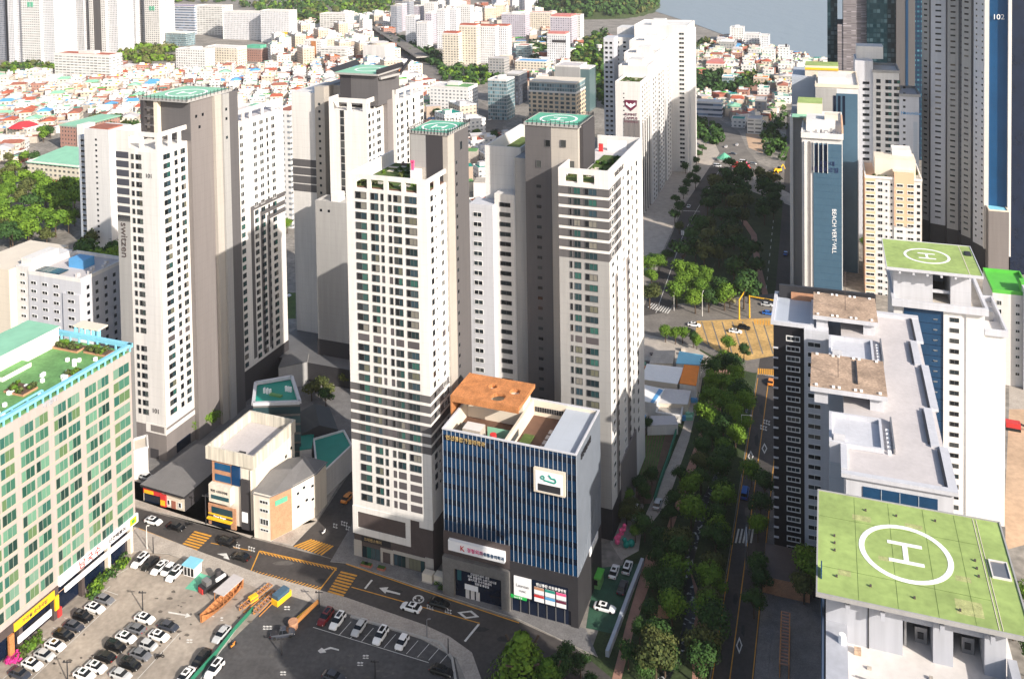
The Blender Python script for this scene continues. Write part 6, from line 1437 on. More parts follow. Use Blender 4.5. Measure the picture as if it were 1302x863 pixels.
# ================================================================== HILLS AND WOODS
def hill(name, cx, cy, rx, ry, hh, seed, n=2400, zfun=None, cr=(5, 9)):
    rn = random.Random(seed); b = MB(); N = 40
    def z(x, y):
        d = math.hypot((x - cx) / rx, (y - cy) / ry); return max(0, hh * (1 - d * d)) if d < 1 else 0
    for i in range(N + 1):
        for j in range(N + 1):
            x = cx - rx + 2 * rx * i / N; y = cy - ry + 2 * ry * j / N; b.v.append((x, y, z(x, y) * (1 + .15 * math.sin(x * .03) * math.cos(y * .021)) - .2))
    k = b._m('hillg')
    for i in range(N):
        for j in range(N): q = i * (N + 1) + j; b.f.append((q, q + N + 1, q + N + 2, q + 1)); b.mi.append(k)
    structure(name, b)
    w = MB()
    for _ in range(n):
        a = rn.uniform(0, 6.283); d = math.sqrt(rn.random()) * .97; x = cx + rx * d * math.cos(a); y = cy + ry * d * math.sin(a)
        r = rn.uniform(*cr); leaf_ball(w, x, y, z(x, y) + r * .5, r, rn, 16, rn.choice(['leafA', 'leafA', 'leafC', 'leafA']), .55)
    structure('woods', w, kind='stuff')
c = ray(752, 4, 0); hill('hill', c.x - 10, c.y + 80, 150, 420, 58, 3, 2200)
def woods(pix, n, r0, r1, seed, mts=('leafA', 'leafC', 'leafB'), nleaf=18, z=0):
    rn = random.Random(seed); P = [ray(x, y, 0) for x, y in pix]; w = MB(); cnt = 0; it = 0
    xs = [p[0] for p in pix]; ys = [p[1] for p in pix]
    while cnt < n and it < n * 30:
        it += 1; x = rn.uniform(min(xs), max(xs)); y = rn.uniform(min(ys), max(ys))
        if not inpoly(x, y, pix): continue
        p = ray(x, y, 0)
        if blocked(p.x, p.y, 2): continue
        r = rn.uniform(r0, r1); leaf_ball(w, p.x, p.y, r * .7 + z, r, rn, nleaf, rn.choice(mts), .5); cnt += 1
    structure('woods', w, kind='stuff')
def inpoly(x, y, P):
    c = False; j = len(P) - 1
    for i in range(len(P)):
        if (P[i][1] > y) != (P[j][1] > y) and x < (P[j][0] - P[i][0]) * (y - P[i][1]) / (P[j][1] - P[i][1]) + P[i][0]: c = not c
        j = i
    return c
def blocked(x, y, m=1.0):
    for (s0, s1, t0, t1, h) in FOOT:
        s, t = toST(x, y, h)
        if s0 - m < s < s1 + m and t0 - m < t < t1 + m: return True
    return False
woods([(300, 6), (500, 0), (500, 20), (470, 40), (400, 38), (330, 22)], 420, 5, 9, 5, ('leafB', 'leafC', 'leafA'))
woods([(-10, -20), (300, -20), (300, 4), (-10, 2)], 300, 6, 10, 6)
woods([(148, 60), (222, 62), (224, 80), (180, 84), (150, 74)], 110, 3.5, 6, 7, ('leafB', 'leafC'))
woods([(0, 85), (70, 80), (66, 92), (0, 98)], 70, 3, 5, 8)
woods([(484, 38), (510, 50), (560, 72), (568, 90), (535, 78), (500, 60)], 90, 3.5, 5.5, 9, ('leafA',))
woods([(558, 88), (640, 85), (640, 102), (590, 112), (556, 100)], 110, 3, 5, 10, ('leafA', 'leafA', 'leafB'))
woods([(668, 60), (696, 50), (698, 78), (672, 78)], 70, 4, 6, 11, ('leafA',))
woods([(728, 58), (770, 40), (775, 140), (745, 110), (722, 86)], 260, 4, 7, 12, ('leafA', 'leafA', 'leafC', 'leafB'))
woods([(880, 100), (905, 88), (960, 110), (950, 122), (890, 120)], 110, 3, 5, 13, ('leafA',))
woods([(884, 52), (918, 54), (912, 64), (884, 66)], 50, 3, 5, 14, ('leafA', 'leafC'))
woods([(938, 88), (975, 96), (992, 112), (970, 112), (940, 104)], 60, 2.5, 4, 15)
woods([(884, 152), (912, 160), (918, 182), (900, 186), (884, 176)], 60, 2.2, 3.6, 16, ('leafA',))
woods([(968, 140), (1000, 130), (998, 205), (972, 200)], 80, 2.2, 3.4, 17, ('leafA',))
# elevated road
A, C = ray(470, 34, 0), ray(538, 80, 0); d = (C - A).normalized(); n_ = Vector((-d.y, d.x, 0)) * 8; L = (C - A).length
b = MB(); b.prism([((A + n_).x, (A + n_).y), ((A - n_).x, (A - n_).y), ((C - n_).x, (C - n_).y), ((C + n_).x, (C + n_).y)], 6, 7.4, 'curb', 'asphaltb')
o = b.build('elevated_road'); tag(o, 'long straight elevated road running diagonally through the far left city', 'bridge')
for i in range(int(L / 40)):
    p = A + d * (20 + i * 40); q = MB(); q.box(p.x - 1.2, p.x + 1.2, p.y - 1.2, p.y + 1.2, 0, 6.05, 'curb'); pr_ = q.build('pier'); pr_.parent = o
sheet('road', [(500, 60), (520, 62), (560, 95), (640, 150), (636, 240), (600, 250), (612, 180), (590, 140), (540, 104), (505, 84)], .014, 'asphaltb')
sheet('road', [(735, 125), (800, 52), (766, 40), (750, 66), (722, 100), (726, 125)], .012, 'pinkp')

# ================================================================== FAR LOW HOUSES
ROOFS = [('white', 'signwhite2'), ('cream', 'cream'), ('red tiled', 'redroof'), ('mint', 'mint2'), ('grey', 'roofg'), ('brown', 'redbrick'), ('pale', 'roofl'), ('teal', 'teal'), ('orange', 'orangeroof'), ('blue', 'sblue')]
WALLS = [('white', 'white'), ('cream', 'cream'), ('brick', 'brick'), ('tan', 'tan')]
HV = []
rnh = random.Random(77)
def house_mesh(idx, big=False):
    rw, rr = WALLS[[0, 1, 2, 0, 3, 1, 0, 0][idx % 8]], ROOFS[[0, 2, 4, 3, 1, 5, 6, 2, 7, 4, 0, 3, 8, 9][idx % 14]]
    w = rnh.uniform(10, 14.5) * (1.5 if big else 1); d = rnh.uniform(9, 13) * (1.3 if big else 1); hh = rnh.choice([6, 6.5, 8.8, 9]) if not big else rnh.choice([15, 18, 22, 12])
    kind = ('low' if hh < 7 else 'three-storey') if not big else ('five-storey' if hh < 17 else 'tall')
    wb = MB(); wb.box(-w / 2, w / 2, -d / 2, d / 2, 0, hh, FM[rw[1]])
    if idx % 3 == 0 and not big: wb.box(w / 2, w / 2 + 2.5, -d / 3, d / 2, 0, hh * .6, FM[rw[1]], rr[1])
    rb = MB()
    if idx % 4 == 1 and not big:
        rb.face([(-w / 2 - .4, -d / 2 - .4, hh), (w / 2 + .4, -d / 2 - .4, hh), (w / 2 - 1.5, 0, hh + 2), (-w / 2 + 1.5, 0, hh + 2)], rr[1]); rb.face([(w / 2 + .4, d / 2 + .4, hh), (-w / 2 - .4, d / 2 + .4, hh), (-w / 2 + 1.5, 0, hh + 2), (w / 2 - 1.5, 0, hh + 2)], rr[1])
        rb.face([(w / 2 + .4, -d / 2 - .4, hh), (w / 2 + .4, d / 2 + .4, hh), (w / 2 - 1.5, 0, hh + 2)], rr[1]); rb.face([(-w / 2 - .4, d / 2 + .4, hh), (-w / 2 - .4, -d / 2 - .4, hh), (-w / 2 + 1.5, 0, hh + 2)], rr[1]); form = 'hipped'
    else:
        rb.box(-w / 2 + .3, w / 2 - .3, -d / 2 + .3, d / 2 - .3, hh, hh + .15, rr[1]); rb.ring(-w / 2 - .05, w / 2 + .05, -d / 2 - .05, d / 2 + .05, hh - .2, hh + .8, .25, 'white' if rw[0] != 'brick' else 'redbrick'); form = 'flat'
    sb = MB(); sb.box(-w * .3, w * .05, 0, d * .35, hh + .1, hh + 2.6, 'cream' if idx % 2 else 'white', 'mint2' if idx % 5 == 2 else 'roofg')
    if idx % 3 == 1: sb.box(w * .2, w * .3, -d * .2, -d * .05, hh + .1, hh + 1.5, 'sblue' if idx % 2 else 'yellow')
    nm = 'apartment_block' if big else 'house'
    lab = '%s %s %s with %s %s roof' % (kind, rw[0], 'block' if big else 'house', rr[0], form)
    return (nm, lab, wb, rb, sb, max(w, d), form)
PROTO = {}
def add_house(idx, big, x, y, rz, group):
    key = (idx, big)
    if key not in PROTO:
        nm, lab, wb, rb, sb, sz, form = house_mesh(idx, big)
        root = empty(nm, (x, y, 0), rz, lab, 'building' if big else 'house', group, True)
        wb.build('wall', root); rb.build('roof', root)
        if form == 'flat': sb.build('stair_head', root)
        PROTO[key] = (root, lab, sz); return root
    root, lab, sz = PROTO[key]
    return copy_thing(root, (x, y, 0), rz, lab, group=group, auto=True)
TOW = {}
def add_tower(i, x, y, rz, group):
    if i not in TOW:
        rn = random.Random(500 + i); w, d, hh = rn.uniform(12, 20), rn.uniform(11, 14), [34, 42, 50, 46, 38, 55][i % 6]; fm = ['slot', 'white', 'purple', 'slotgrey', 'cream', 'slot'][i % 6]
        lab = ['pale tower', 'white tower', 'mauve tower', 'grey-blue tower', 'cream tower', 'tall pale tower'][i % 6]
        root = empty('apartment_tower', (x, y, 0), rz, lab, 'building', group, True)
        b = MB(); b.box(-w / 2, w / 2, -d / 2, d / 2, 0, hh, FM[fm]); b.box(w / 2, w / 2 + 7, -d / 2 + 3, d / 2 + 2, 0, hh - 3, FM['slot' if i % 2 else fm], 'roofg'); b.build('wall', root)
        b = MB(); b.box(-w / 2 - .3, w / 2 + .3, -d / 2 - .3, d / 2 + .3, hh, hh + 1, 'redroof' if i % 4 == 1 else 'white', 'redroof' if i % 4 == 1 else 'roofg'); b.build('roof', root)
        b = MB(); b.box(-3, 3, -3, 3, hh + 1, hh + 4.5, 'white'); b.build('stair_head', root)
        TOW[i] = (root, lab); return root
    root, lab = TOW[i]; return copy_thing(root, (x, y, 0), rz, lab, group=group, auto=True)
HPOS = []
def infill(pix, n, seed, s0, s1, h0, h1, gap, excl=()):
    rn = random.Random(seed); B_ = MB(); cnt = it = 0; x0, x1 = min(p[0] for p in pix), max(p[0] for p in pix); y0, y1 = min(p[1] for p in pix), max(p[1] for p in pix)
    grid = {}
    for (hx, hy, hr) in HPOS: grid.setdefault((int(hx // 20), int(hy // 20)), []).append((hx, hy, hr))
    while cnt < n and it < n * 60:
        it += 1; q = (rn.uniform(x0, x1), rn.uniform(y0, y1))
        if not inpoly(q[0], q[1], pix) or any(inpoly(q[0], q[1], e) for e in excl): continue
        p = ray(q[0], q[1], 0); w = rn.uniform(s0, s1); d = rn.uniform(s0, s1); r = max(w, d) / 2
        if blocked(p.x, p.y, r): continue
        k = (int(p.x // 20), int(p.y // 20)); ok = True
        for a in (-1, 0, 1):
            for c in (-1, 0, 1):
                for (hx, hy, hr) in grid.get((k[0] + a, k[1] + c), ()):
                    if math.hypot(hx - p.x, hy - p.y) < hr + r * gap: ok = False
        if not ok: continue
        grid.setdefault(k, []).append((p.x, p.y, r)); a = rn.choice([.2, .2, .5, -.1]); hh = rn.uniform(h0, h1); cs, sn = math.cos(a), math.sin(a)
        poly = [(p.x + u * cs - v * sn, p.y + u * sn + v * cs) for u, v in ((-w / 2, -d / 2), (w / 2, -d / 2), (w / 2, d / 2), (-w / 2, d / 2))]
        B_.prism(poly, 0, hh, rn.choice(['white', 'cream', 'tanwall', 'redbrick', 'white2', 'conc']), rn.choice(['roofl', 'mint2', 'redroof', 'roofg', 'conc', 'cream', 'sblue', 'teal', 'redbrick', 'roofd', 'white', 'brightgreen', 'green']))
        if rn.random() < .5: B_.prism([(p.x + u * cs - v * sn, p.y + u * sn + v * cs) for u, v in ((-w * .3, -d * .3), (0, -d * .3), (0, 0), (-w * .3, 0))], hh, hh + 2, 'cream', rn.choice(['roofd', 'mint2', 'sblue', 'redroof']))
        cnt += 1
    structure('low_houses', B_, kind='stuff'); return cnt
M['tanwall'] = mat('tan_render', (.42, .33, .26), .8, .12, .2)
def scatter(pix, spacing, jit, big, nmax, group, seed, rot, skip=.06, excl=()):
    rn = random.Random(seed); P = [ray(x, y, 0) for x, y in pix]
    x0, x1 = min(p.x for p in P), max(p.x for p in P); y0, y1 = min(p.y for p in P), max(p.y for p in P)
    c, s = math.cos(rot), math.sin(rot); cand = []
    R = int(math.hypot(x1 - x0, y1 - y0) / spacing) + 2; cx, cy = (x0 + x1) / 2, (y0 + y1) / 2
    for i in range(-R, R):
        for j in range(-R, R):
            u = (i + rn.uniform(-jit, jit)) * spacing; v = (j + rn.uniform(-jit, jit)) * spacing * .95
            x = cx + u * c - v * s; y = cy + u * s + v * c
            if y < 50: continue
            q = proj((x, y, 0))
            if not inpoly(q[0], q[1], pix): continue
            if any(inpoly(q[0], q[1], e) for e in excl): continue
            if blocked(x, y, spacing * .42) or rn.random() < skip: continue
            cand.append((x, y))
    if len(cand) > nmax: rn.shuffle(cand); cand = cand[:nmax]
    for x, y in cand:
        HPOS.append((x, y, (9 if big else 6.2)))
        if big == 'tower': add_tower(rn.randrange(6), x, y, rot + rn.choice([0, math.pi / 2]), group); continue
        add_house(rn.randrange(19) if not big else 20 + rn.randrange(8), big, x, y, rot + rn.choice([0, math.pi / 2]) + rn.uniform(-.08, .08), group)
    return len(cand)
EX = [[(500, 60), (520, 62), (560, 95), (640, 150), (636, 240), (600, 250), (612, 180), (590, 140), (540, 104), (505, 84)], [(100, 140), (175, 172), (170, 206), (100, 200)], [(148, 60), (222, 62), (224, 80), (180, 84), (150, 74)], [(556, 85), (645, 85), (640, 104), (590, 114)], [(465, 30), (540, 80), (520, 84), (470, 50)], [(30, 185), (105, 160), (110, 240), (20, 250)]]
n1 = scatter([(-15, 100), (70, 96), (150, 84), (220, 92), (310, 86), (440, 84), (455, 150), (440, 225), (360, 250), (300, 230), (100, 225), (-10, 205)], 16.0, .1, False, 290, 'houses of the low town', 21, .2, .02, EX)
n2 = scatter([(345, 40), (500, 22), (495, 60), (540, 100), (612, 150), (618, 250), (560, 240), (540, 130), (440, 90), (350, 84)], 23, .18, True, 85, 'mid-rise blocks behind the towers', 22, .5, .08, EX)
n3 = scatter([(478, -6), (700, -6), (700, 30), (630, 34), (560, 14), (490, 12)], 31, .2, True, 60, 'blocks below the wooded hill', 23, .3, .1, EX)
n4 = scatter([(886, 72), (918, 50), (1020, 74), (1060, 84), (1060, 130), (1000, 128), (965, 150), (935, 150), (890, 135)], 20, .18, False, 62, 'houses near the shore', 24, -.3, .12, [[(880, 100), (905, 88), (960, 110), (950, 122), (890, 120)], [(930, 70), (960, 110), (985, 150), (965, 150), (940, 110)]])
n5 = scatter([(600, 178), (640, 170), (662, 180), (612, 330), (600, 330)], 16, .1, False, 10, 'houses between the towers', 25, .4, .0)
n6 = scatter([(486, -14), (720, -14), (700, 20), (620, 24), (560, 12), (496, 10)], 46, .25, 'tower', 40, 'high-rises of the far skyline', 26, .35, .1)
LOW = [(-15, 98), (70, 96), (150, 84), (220, 90), (310, 84), (440, 84), (455, 150), (440, 225), (360, 250), (300, 230), (100, 225), (-10, 205)]
m1 = infill(LOW, 650, 51, 5, 9, 3, 7, .95, EX); m2 = infill([(345, 36), (500, 20), (495, 60), (540, 100), (612, 150), (618, 250), (560, 240), (540, 130), (440, 90), (350, 84)], 260, 52, 7, 13, 4, 11, .95, EX)
m3 = infill([(886, 70), (918, 48), (1020, 72), (1060, 82), (1060, 135), (1000, 130), (960, 165), (930, 150), (888, 128)], 260, 53, 5, 10, 3, 7, .95, [[(880, 100), (905, 88), (960, 110), (950, 122), (890, 120)], [(930, 66), (950, 66), (992, 130), (965, 150), (958, 130)]])
m4 = infill([(560, 0), (700, 0), (745, 60), (720, 100), (640, 120), (640, 60)], 160, 54, 8, 14, 4, 12, 1.0, EX)
print('houses', n1, n2, n3, n4, n5, n6, m1, m2, m3, m4)
far('hotel', 'white stepped hotel nearest the water right of the wooded headland', 928, 945, 52, 36, 22, 'white', 'roofl', h=HR, extra=stair)
far('hotel', 'broad white hotel on the shore, middle of the white shore hotels', 946, 966, 62, 44, 20, 'white', 'roofl', h=HR)
far('hotel', 'slim white hotel on the shore, right of the middle shore hotel', 967, 978, 66, 46, 18, 'slot', 'roofl', h=HR)
far('hotel', 'white cube hotel below the shore hotels', 969, 986, 80, 63, 20, 'white', 'roofl', h=HR)
far('hotel', 'white cube hotel with dark chimney right of its twin', 989, 1003, 80, 61, 20, 'white', 'roofl', h=HR, extra=lambda B, s0, s1, t0, t1, z: B.new('chimney').box(s1 - 4, s1 - 2, t0 + 4, t0 + 6, z, z + 4, 'dgray'))
far('warehouse', 'long grey shed with white roof left of the shore hotels', 914, 934, 68, 54, 30, 'greyflat', 'signwhite2', h=HR)
far('house', 'pink tiled roof house among dark trees near the shore', 898, 921, 92, 82, 24, 'cream', 'pinkroof', h=HR, extra=lambda B, s0, s1, t0, t1, z: B.new('pitched_roof').prism([(s0, t0), (s1, t0), (s1 - 4, t1), (s0 + 4, t1)], z, z + 3, 'pinkroof'))
far('office_building', 'white station building with dark window band beside the curved road', 884, 918, 148, 130, 12, 'strip', 'white', h=HR)
far('office_building', 'white ribbon-windowed block at the edge of the sandy plot', 950, 968, 170, 152, 14, 'whiteband', 'roofg', h=HR)
far('office_building', 'dark blue glass office left of the wooded verge', 960, 974, 148, 128, 16, 'dark', 'roofg', h=HR)
far('shop_building', 'small teal roofed shop by the curved road', 930, 947, 162, 152, 12, 'white', 'teal', h=HR)
far('shop_building', 'pale blue roofed cube above the curved road', 918, 932, 110, 98, 12, 'glass', 'turq', h=HR)
sheet('promenade', [(935, 74), (948, 70), (990, 130), (975, 150), (962, 130)], .02, 'pinkp')
# ================================================================== TREES
def crown_mesh(seed, r, hh, mt, n=520, leaf=.42, flat=.75, conifer=False):
    rn = random.Random(seed); b = MB()
    lobes = []
    if conifer:
        for i in range(9):
            z = hh * (.2 + .8 * i / 9); lobes.append((0, 0, z, r * (1.05 - i / 9.5)))
    else:
        for i in range(8):
            a = rn.uniform(0, 6.28); d = rn.uniform(.15, .62) * r; lobes.append((d * math.cos(a), d * math.sin(a), hh * rn.uniform(.55, .85), r * rn.uniform(.36, .58)))
        lobes.append((0, 0, hh * .8, r * .62))
    for i in range(n):
        lx, ly, lz, lr = rn.choice(lobes)
        d = Vector((rn.gauss(0, 1), rn.gauss(0, 1), rn.gauss(.15, .9))).normalized()
        p = Vector((lx, ly, lz)) + Vector((d.x, d.y, d.z * (flat if not conifer else .5))) * lr * rn.uniform(.55, 1.08)
        if rn.random() < .25: d = (d + Vector((rn.uniform(-1, 1), rn.uniform(-1, 1), rn.uniform(-1, 1)))).normalized()
        a = d.orthogonal().normalized(); c = d.cross(a); t = rn.uniform(0, 3.14)
        a2 = (a * math.cos(t) + c * math.sin(t)) * leaf * rn.uniform(.6, 1.3); c2 = d.cross(a2) * rn.uniform(.5, 1)
        b.face([p - a2, p - c2, p + a2, p + c2 + d * leaf * rn.uniform(-.3, .3)], mt)
    return b.mesh('crown')
def trunk_mesh(seed, hh, r):
    rn = random.Random(seed); b = MB(); b.cyl(0, 0, 0, hh * .55, r, r * .6, 'trunk', 7)
    for i in range(4):
        a = 6.28 * i / 4 + rn.uniform(-.4, .4); b.bar((0, 0, hh * .42), (math.cos(a) * hh * .22, math.sin(a) * hh * .22, hh * .72), r * .7, 'trunk')
    return b.mesh('trunk')
TV = {}
KINDS_ = {'dark': ('dark green tree', 'leafA', 3.6, 7.2, .75, False), 'bright': ('yellow-green tree', 'leafB', 3.6, 7.0, .8, False),
          'olive': ('olive green tree', 'leafC', 3.3, 6.5, .8, False), 'blossom': ('pale blossoming tree', 'leafD', 3.0, 6.0, .85, False), 'pine': ('tall pointed conifer', 'leafB', 2.8, 9.0, .7, True)}
def tree(kind, x, y, sc_, rz, near, group, label=None, z=0.0, wide=1.0):
    lab, mt, r, hh, flat, con = KINDS_[kind]; v = random.randrange(3); key = (kind, v, near)
    if key not in TV:
        n, lf = (2000, .235) if near else (760, .4)
        TV[key] = (crown_mesh(hash((kind, v)) % 9973 + 5, r, hh, mt, n, lf, flat, con), trunk_mesh(v + 3, hh, .22))
    cm, tm = TV[key]
    sz = 'small ' if sc_ < .85 else ('large ' if sc_ > 1.2 else '')
    root = empty('tree', (x, y, z), rz, label or (sz + lab), 'tree', group, label is None)
    root.scale = (sc_ * wide, sc_ * wide, sc_)
    for nm, me in (('crown', cm), ('trunk', tm)):
        o = bpy.data.objects.new(nm, me); col.objects.link(o); o.parent = root
    return root
import zlib
def hash(t): return zlib.crc32(repr(t).encode())
NT = [0]
def grove(pix, spacing, kinds, s0, s1, group, seed, near=False, nmax=200, z=0, jit=.35, excl=()):
    rn = random.Random(seed); P = [ray(x, y, 0) for x, y in pix]
    x0, x1 = min(p.x for p in P), max(p.x for p in P); y0, y1 = min(p.y for p in P), max(p.y for p in P); c = 0
    y = y0
    while y < y1:
        x = x0
        while x < x1:
            a = x + rn.uniform(-jit, jit) * spacing; b_ = y + rn.uniform(-jit, jit) * spacing; q = proj((a, b_, 0))
            if inpoly(q[0], q[1], pix) and not blocked(a, b_, 1) and c < nmax and not any(inpoly(q[0], q[1], e) for e in excl):
                tree(rn.choice(kinds), a, b_, rn.uniform(s0, s1), rn.uniform(0, 6.28), near, group, z=z); c += 1
            x += spacing
        y += spacing
    NT[0] += c; return c
def trow(pts, kinds, s0, s1, group, seed, near=True, jit=2.0):
    rn = random.Random(seed)
    for (x, y) in pts:
        p = ray(x + rn.uniform(-jit, jit), y + rn.uniform(-jit, jit), 0); tree(rn.choice(kinds), p.x, p.y, rn.uniform(s0, s1), rn.uniform(0, 6.28), near, group); NT[0] += 1
grove([(846, 392), (880, 300), (905, 250), (922, 224), (935, 218), (992, 244), (982, 330), (968, 392), (940, 396)], 11.2, ['dark', 'dark', 'dark', 'olive'], 1.35, 1.85, 'trees of the shaded park', 31, nmax=90, excl=[[(975, 396), (960, 340), (955, 300), (935, 270), (940, 268), (966, 298), (972, 340), (984, 394)], [(845, 400), (930, 402), (920, 345), (862, 350)]])
trow([(862, 392), (872, 378), (884, 397), (880, 365), (893, 384), (903, 397), (898, 368), (912, 386), (866, 360), (922, 396)], ['bright', 'bright', 'dark'], 1.2, 1.6, 'sunlit trees at the park corner', 32)
p = ray(928, 392, 0); tree('blossom', p.x, p.y, 1.1, 0, True, None, 'pale blossoming tree at the sunlit corner of the park')
trow([(828, 365), (824, 352), (832, 342), (838, 350), (848, 338)], ['dark', 'bright'], 1.0, 1.3, 'street trees left of the park road', 33)
p = ray(826, 392, 0); tree('olive', p.x, p.y, 1.5, 0, True, None, 'tall yellowish tree beside the white tower above the junction')
trow([(858, 285), (865, 272), (860, 262), (868, 252), (872, 243), (878, 232), (872, 222), (885, 226), (884, 214), (890, 205), (893, 196), (899, 186), (862, 298)], ['dark', 'dark', 'olive'], .8, 1.15, 'street trees beside the paved square', 34, False)
trow([(846, 434), (857, 437), (880, 440), (870, 436), (886, 446)], ['dark', 'bright'], .7, .95, 'small trees along the walled garden by the junction', 35)
p = ray(926, 449, 0); tree('bright', p.x, p.y, .85, 0, True, None, 'single bright tree on the traffic island, left of its twin')
p = ray(946, 459, 0); tree('dark', p.x, p.y, .85, 0, True, None, 'single dark tree on the traffic island corner')
trow([(908, 486), (918, 480), (930, 486), (938, 492), (905, 500), (916, 505), (928, 508), (940, 520), (902, 522), (914, 528), (926, 534), (897, 545), (909, 552), (936, 545), (948, 530), (893, 566), (906, 572), (920, 560), (934, 572), (944, 560)], ['bright', 'dark', 'bright'], 1.0, 1.35, 'sunlit trees of the stream strip', 36)
rn = random.Random(38)
for i in range(17):
    y = 590 + i * 17.5
    for base, sp_ in ((893 - i * 3.4, 6), (926 - i * 1.9, 5)):
        p = ray(base + rn.uniform(-sp_, sp_), y + rn.uniform(-5, 5), 0)
        if blocked(p.x, p.y, 1) or rn.random() < .34: continue
        tree(rn.choice(['dark', 'bright', 'bright', 'olive'] if i < 9 else ['dark', 'dark', 'olive', 'bright']), p.x, p.y, rn.uniform(1.0, 1.4), rn.uniform(0, 6), True, 'shaded trees of the stream strip'); NT[0] += 1
trow([(866, 620), (860, 650), (852, 672), (848, 712), (838, 726), (846, 745), (828, 752), (836, 705), (820, 690), (824, 800), (812, 820), (835, 830), (845, 860), (800, 850), (815, 868)], ['dark', 'dark', 'dark'], .75, 1.05, 'trees left of the stream bend', 39)
grove([(650, 880), (690, 838), (735, 842), (775, 880), (780, 980), (640, 980)], 5.6, ['dark'], .7, 1.0, 'dark trees at the bottom centre', 40, True, 26)
for x, y, s_, lb in ((664, 884, 1.5, 'bright pointed conifer at the bottom centre, tallest of the sunlit pair'), (697, 900, 1.15, 'lower bright conifer at the bottom centre, right of its taller twin')):
    p = ray(x, y, 0); tree('pine', p.x, p.y, s_, 1, True, None, lb, wide=1.7)
trow([(973, 640), (962, 690), (968, 760), (960, 785), (963, 747), (955, 620), (966, 665)], ['dark', 'bright'], .85, 1.1, 'street trees right of the avenue', 41)
trow([(1022, 770), (1030, 740), (1036, 760)], ['bright', 'olive'], 1.0, 1.3, 'trees squeezed beside the near helipad tower', 42)
grove([(-20, 195), (60, 215), (98, 236), (108, 318), (150, 325), (152, 400), (148, 425), (100, 330), (60, 322), (-20, 322)], 11.3, ['bright', 'bright', 'olive', 'dark', 'bright'], 1.4, 2.0, 'trees of the sloping wood at left', 43, False, 62)
grove([(104, 150), (126, 138), (150, 152), (178, 182), (176, 200), (130, 190)], 13, ['olive', 'dark'], 2.0, 2.6, 'trees of the evergreen grove', 44, False, 9)
grove([(-20, 188), (32, 196), (60, 214), (-20, 214)], 9.5, ['dark', 'bright', 'olive'], 1.1, 1.5, 'trees above the sloping wood', 58, False, 8)
grove([(36, 165), (66, 160), (70, 182), (44, 184)], 9, ['dark', 'bright'], 1, 1.4, 'trees beside the red tent house', 46, False, 5)
grove([(356, 292), (374, 290), (374, 303), (356, 303)], 8, ['bright'], .9, 1.1, 'trees glimpsed between the left towers', 47, False, 7)
grove([(600, 160), (650, 156), (655, 182), (604, 186)], 9, ['dark', 'bright'], 1, 1.4, 'trees at the street bend', 48, False, 5)
trow([(560, 152), (566, 150), (555, 153)], ['bright', 'dark'], 1.0, 1.5, 'trees before the seven-storey pale block', 49, False)
grove([(884, 200), (905, 196), (925, 232), (900, 262), (884, 240)], 9, ['dark', 'bright'], .9, 1.2, 'trees on the paved square', 50, False, 4)
grove([(394, 470), (440, 465), (445, 520), (400, 520), (378, 500)], 6.5, ['olive', 'dark'], .7, 1.0, 'garden trees in the courtyard shade', 51, False, 22)
trow([(254, 552), (262, 546), (270, 548), (246, 556)], ['dark', 'bright'], .8, 1.0, 'courtyard trees at the foot of tower 101', 52)
trow([(788, 662), (796, 668), (804, 660), (812, 668), (818, 680), (806, 690), (798, 648)], ['bright', 'olive'], .6, .9, 'small trees in the garden court of the white-grey tower', 53)
trow([(822, 552), (812, 556), (830, 620), (812, 634), (820, 640)], ['dark', 'dark'], .6, .8, 'bushes round the garden plot', 54)
trow([(1108, 330), (1102, 322), (1110, 310)], ['bright'], .9, 1.1, 'trees glimpsed left of the peach tower', 55, False)
trow([(1286, 445), (1296, 440)], ['dark'], 1, 1.2, 'trees behind the green-roofed block', 56, False)
grove([(1290, 700), (1330, 690), (1340, 900), (1285, 900)], 6, ['bright', 'dark'], 1, 1.3, 'trees at the lower right edge', 57, True, 5)
print('trees', NT[0])
# hedges along the green-windowed office
def hedge(name, label, pix, hgt, seed, mts, r=.7, n=60):
    rn = random.Random(seed); b = MB(); P = [ray(x, y, 0) for x, y in pix]; c0 = sum(P, Vector()) / len(P)
    for i in range(n):
        while True:
            x = rn.uniform(min(p[0] for p in pix), max(p[0] for p in pix)); y = rn.uniform(min(p[1] for p in pix), max(p[1] for p in pix))
            if inpoly(x, y, pix): break
        p = ray(x, y, 0) - c0; leaf_ball(b, p.x, p.y, hgt * rn.uniform(.3, .8), r * rn.uniform(.7, 1.2), rn, 18, rn.choice(mts), .4)
    o = b.build(name, None, c0); tag(o, label, 'plants')
hedge('hedge', 'loose green hedge between the office and the parked cars', [(108, 752), (160, 706), (164, 716), (114, 768)], 1.2, 1, ['leafB', 'leafA'], .8, 80)
hedge('hedge', 'lower green hedge beside the yellow sign near the left edge', [(18, 836), (50, 806), (56, 816), (24, 842)], 1.2, 2, ['leafB', 'leafC'], .8, 50)
M['azalea'] = leaf_mat('azalea_flower', (.45, .02, .18), (.55, .05, .25))
hedge('flower_bush', 'magenta flowering bush at the lower left', [(8, 840), (24, 832), (26, 842), (10, 846)], 1.0, 3, ['azalea'], .8, 26)
hedge('hedge', 'planted bed with shrubs at the foot of the middle tower', [(552, 742), (566, 740), (570, 752), (556, 750)], .9, 4, ['leafA', 'leafB'], .5, 30)

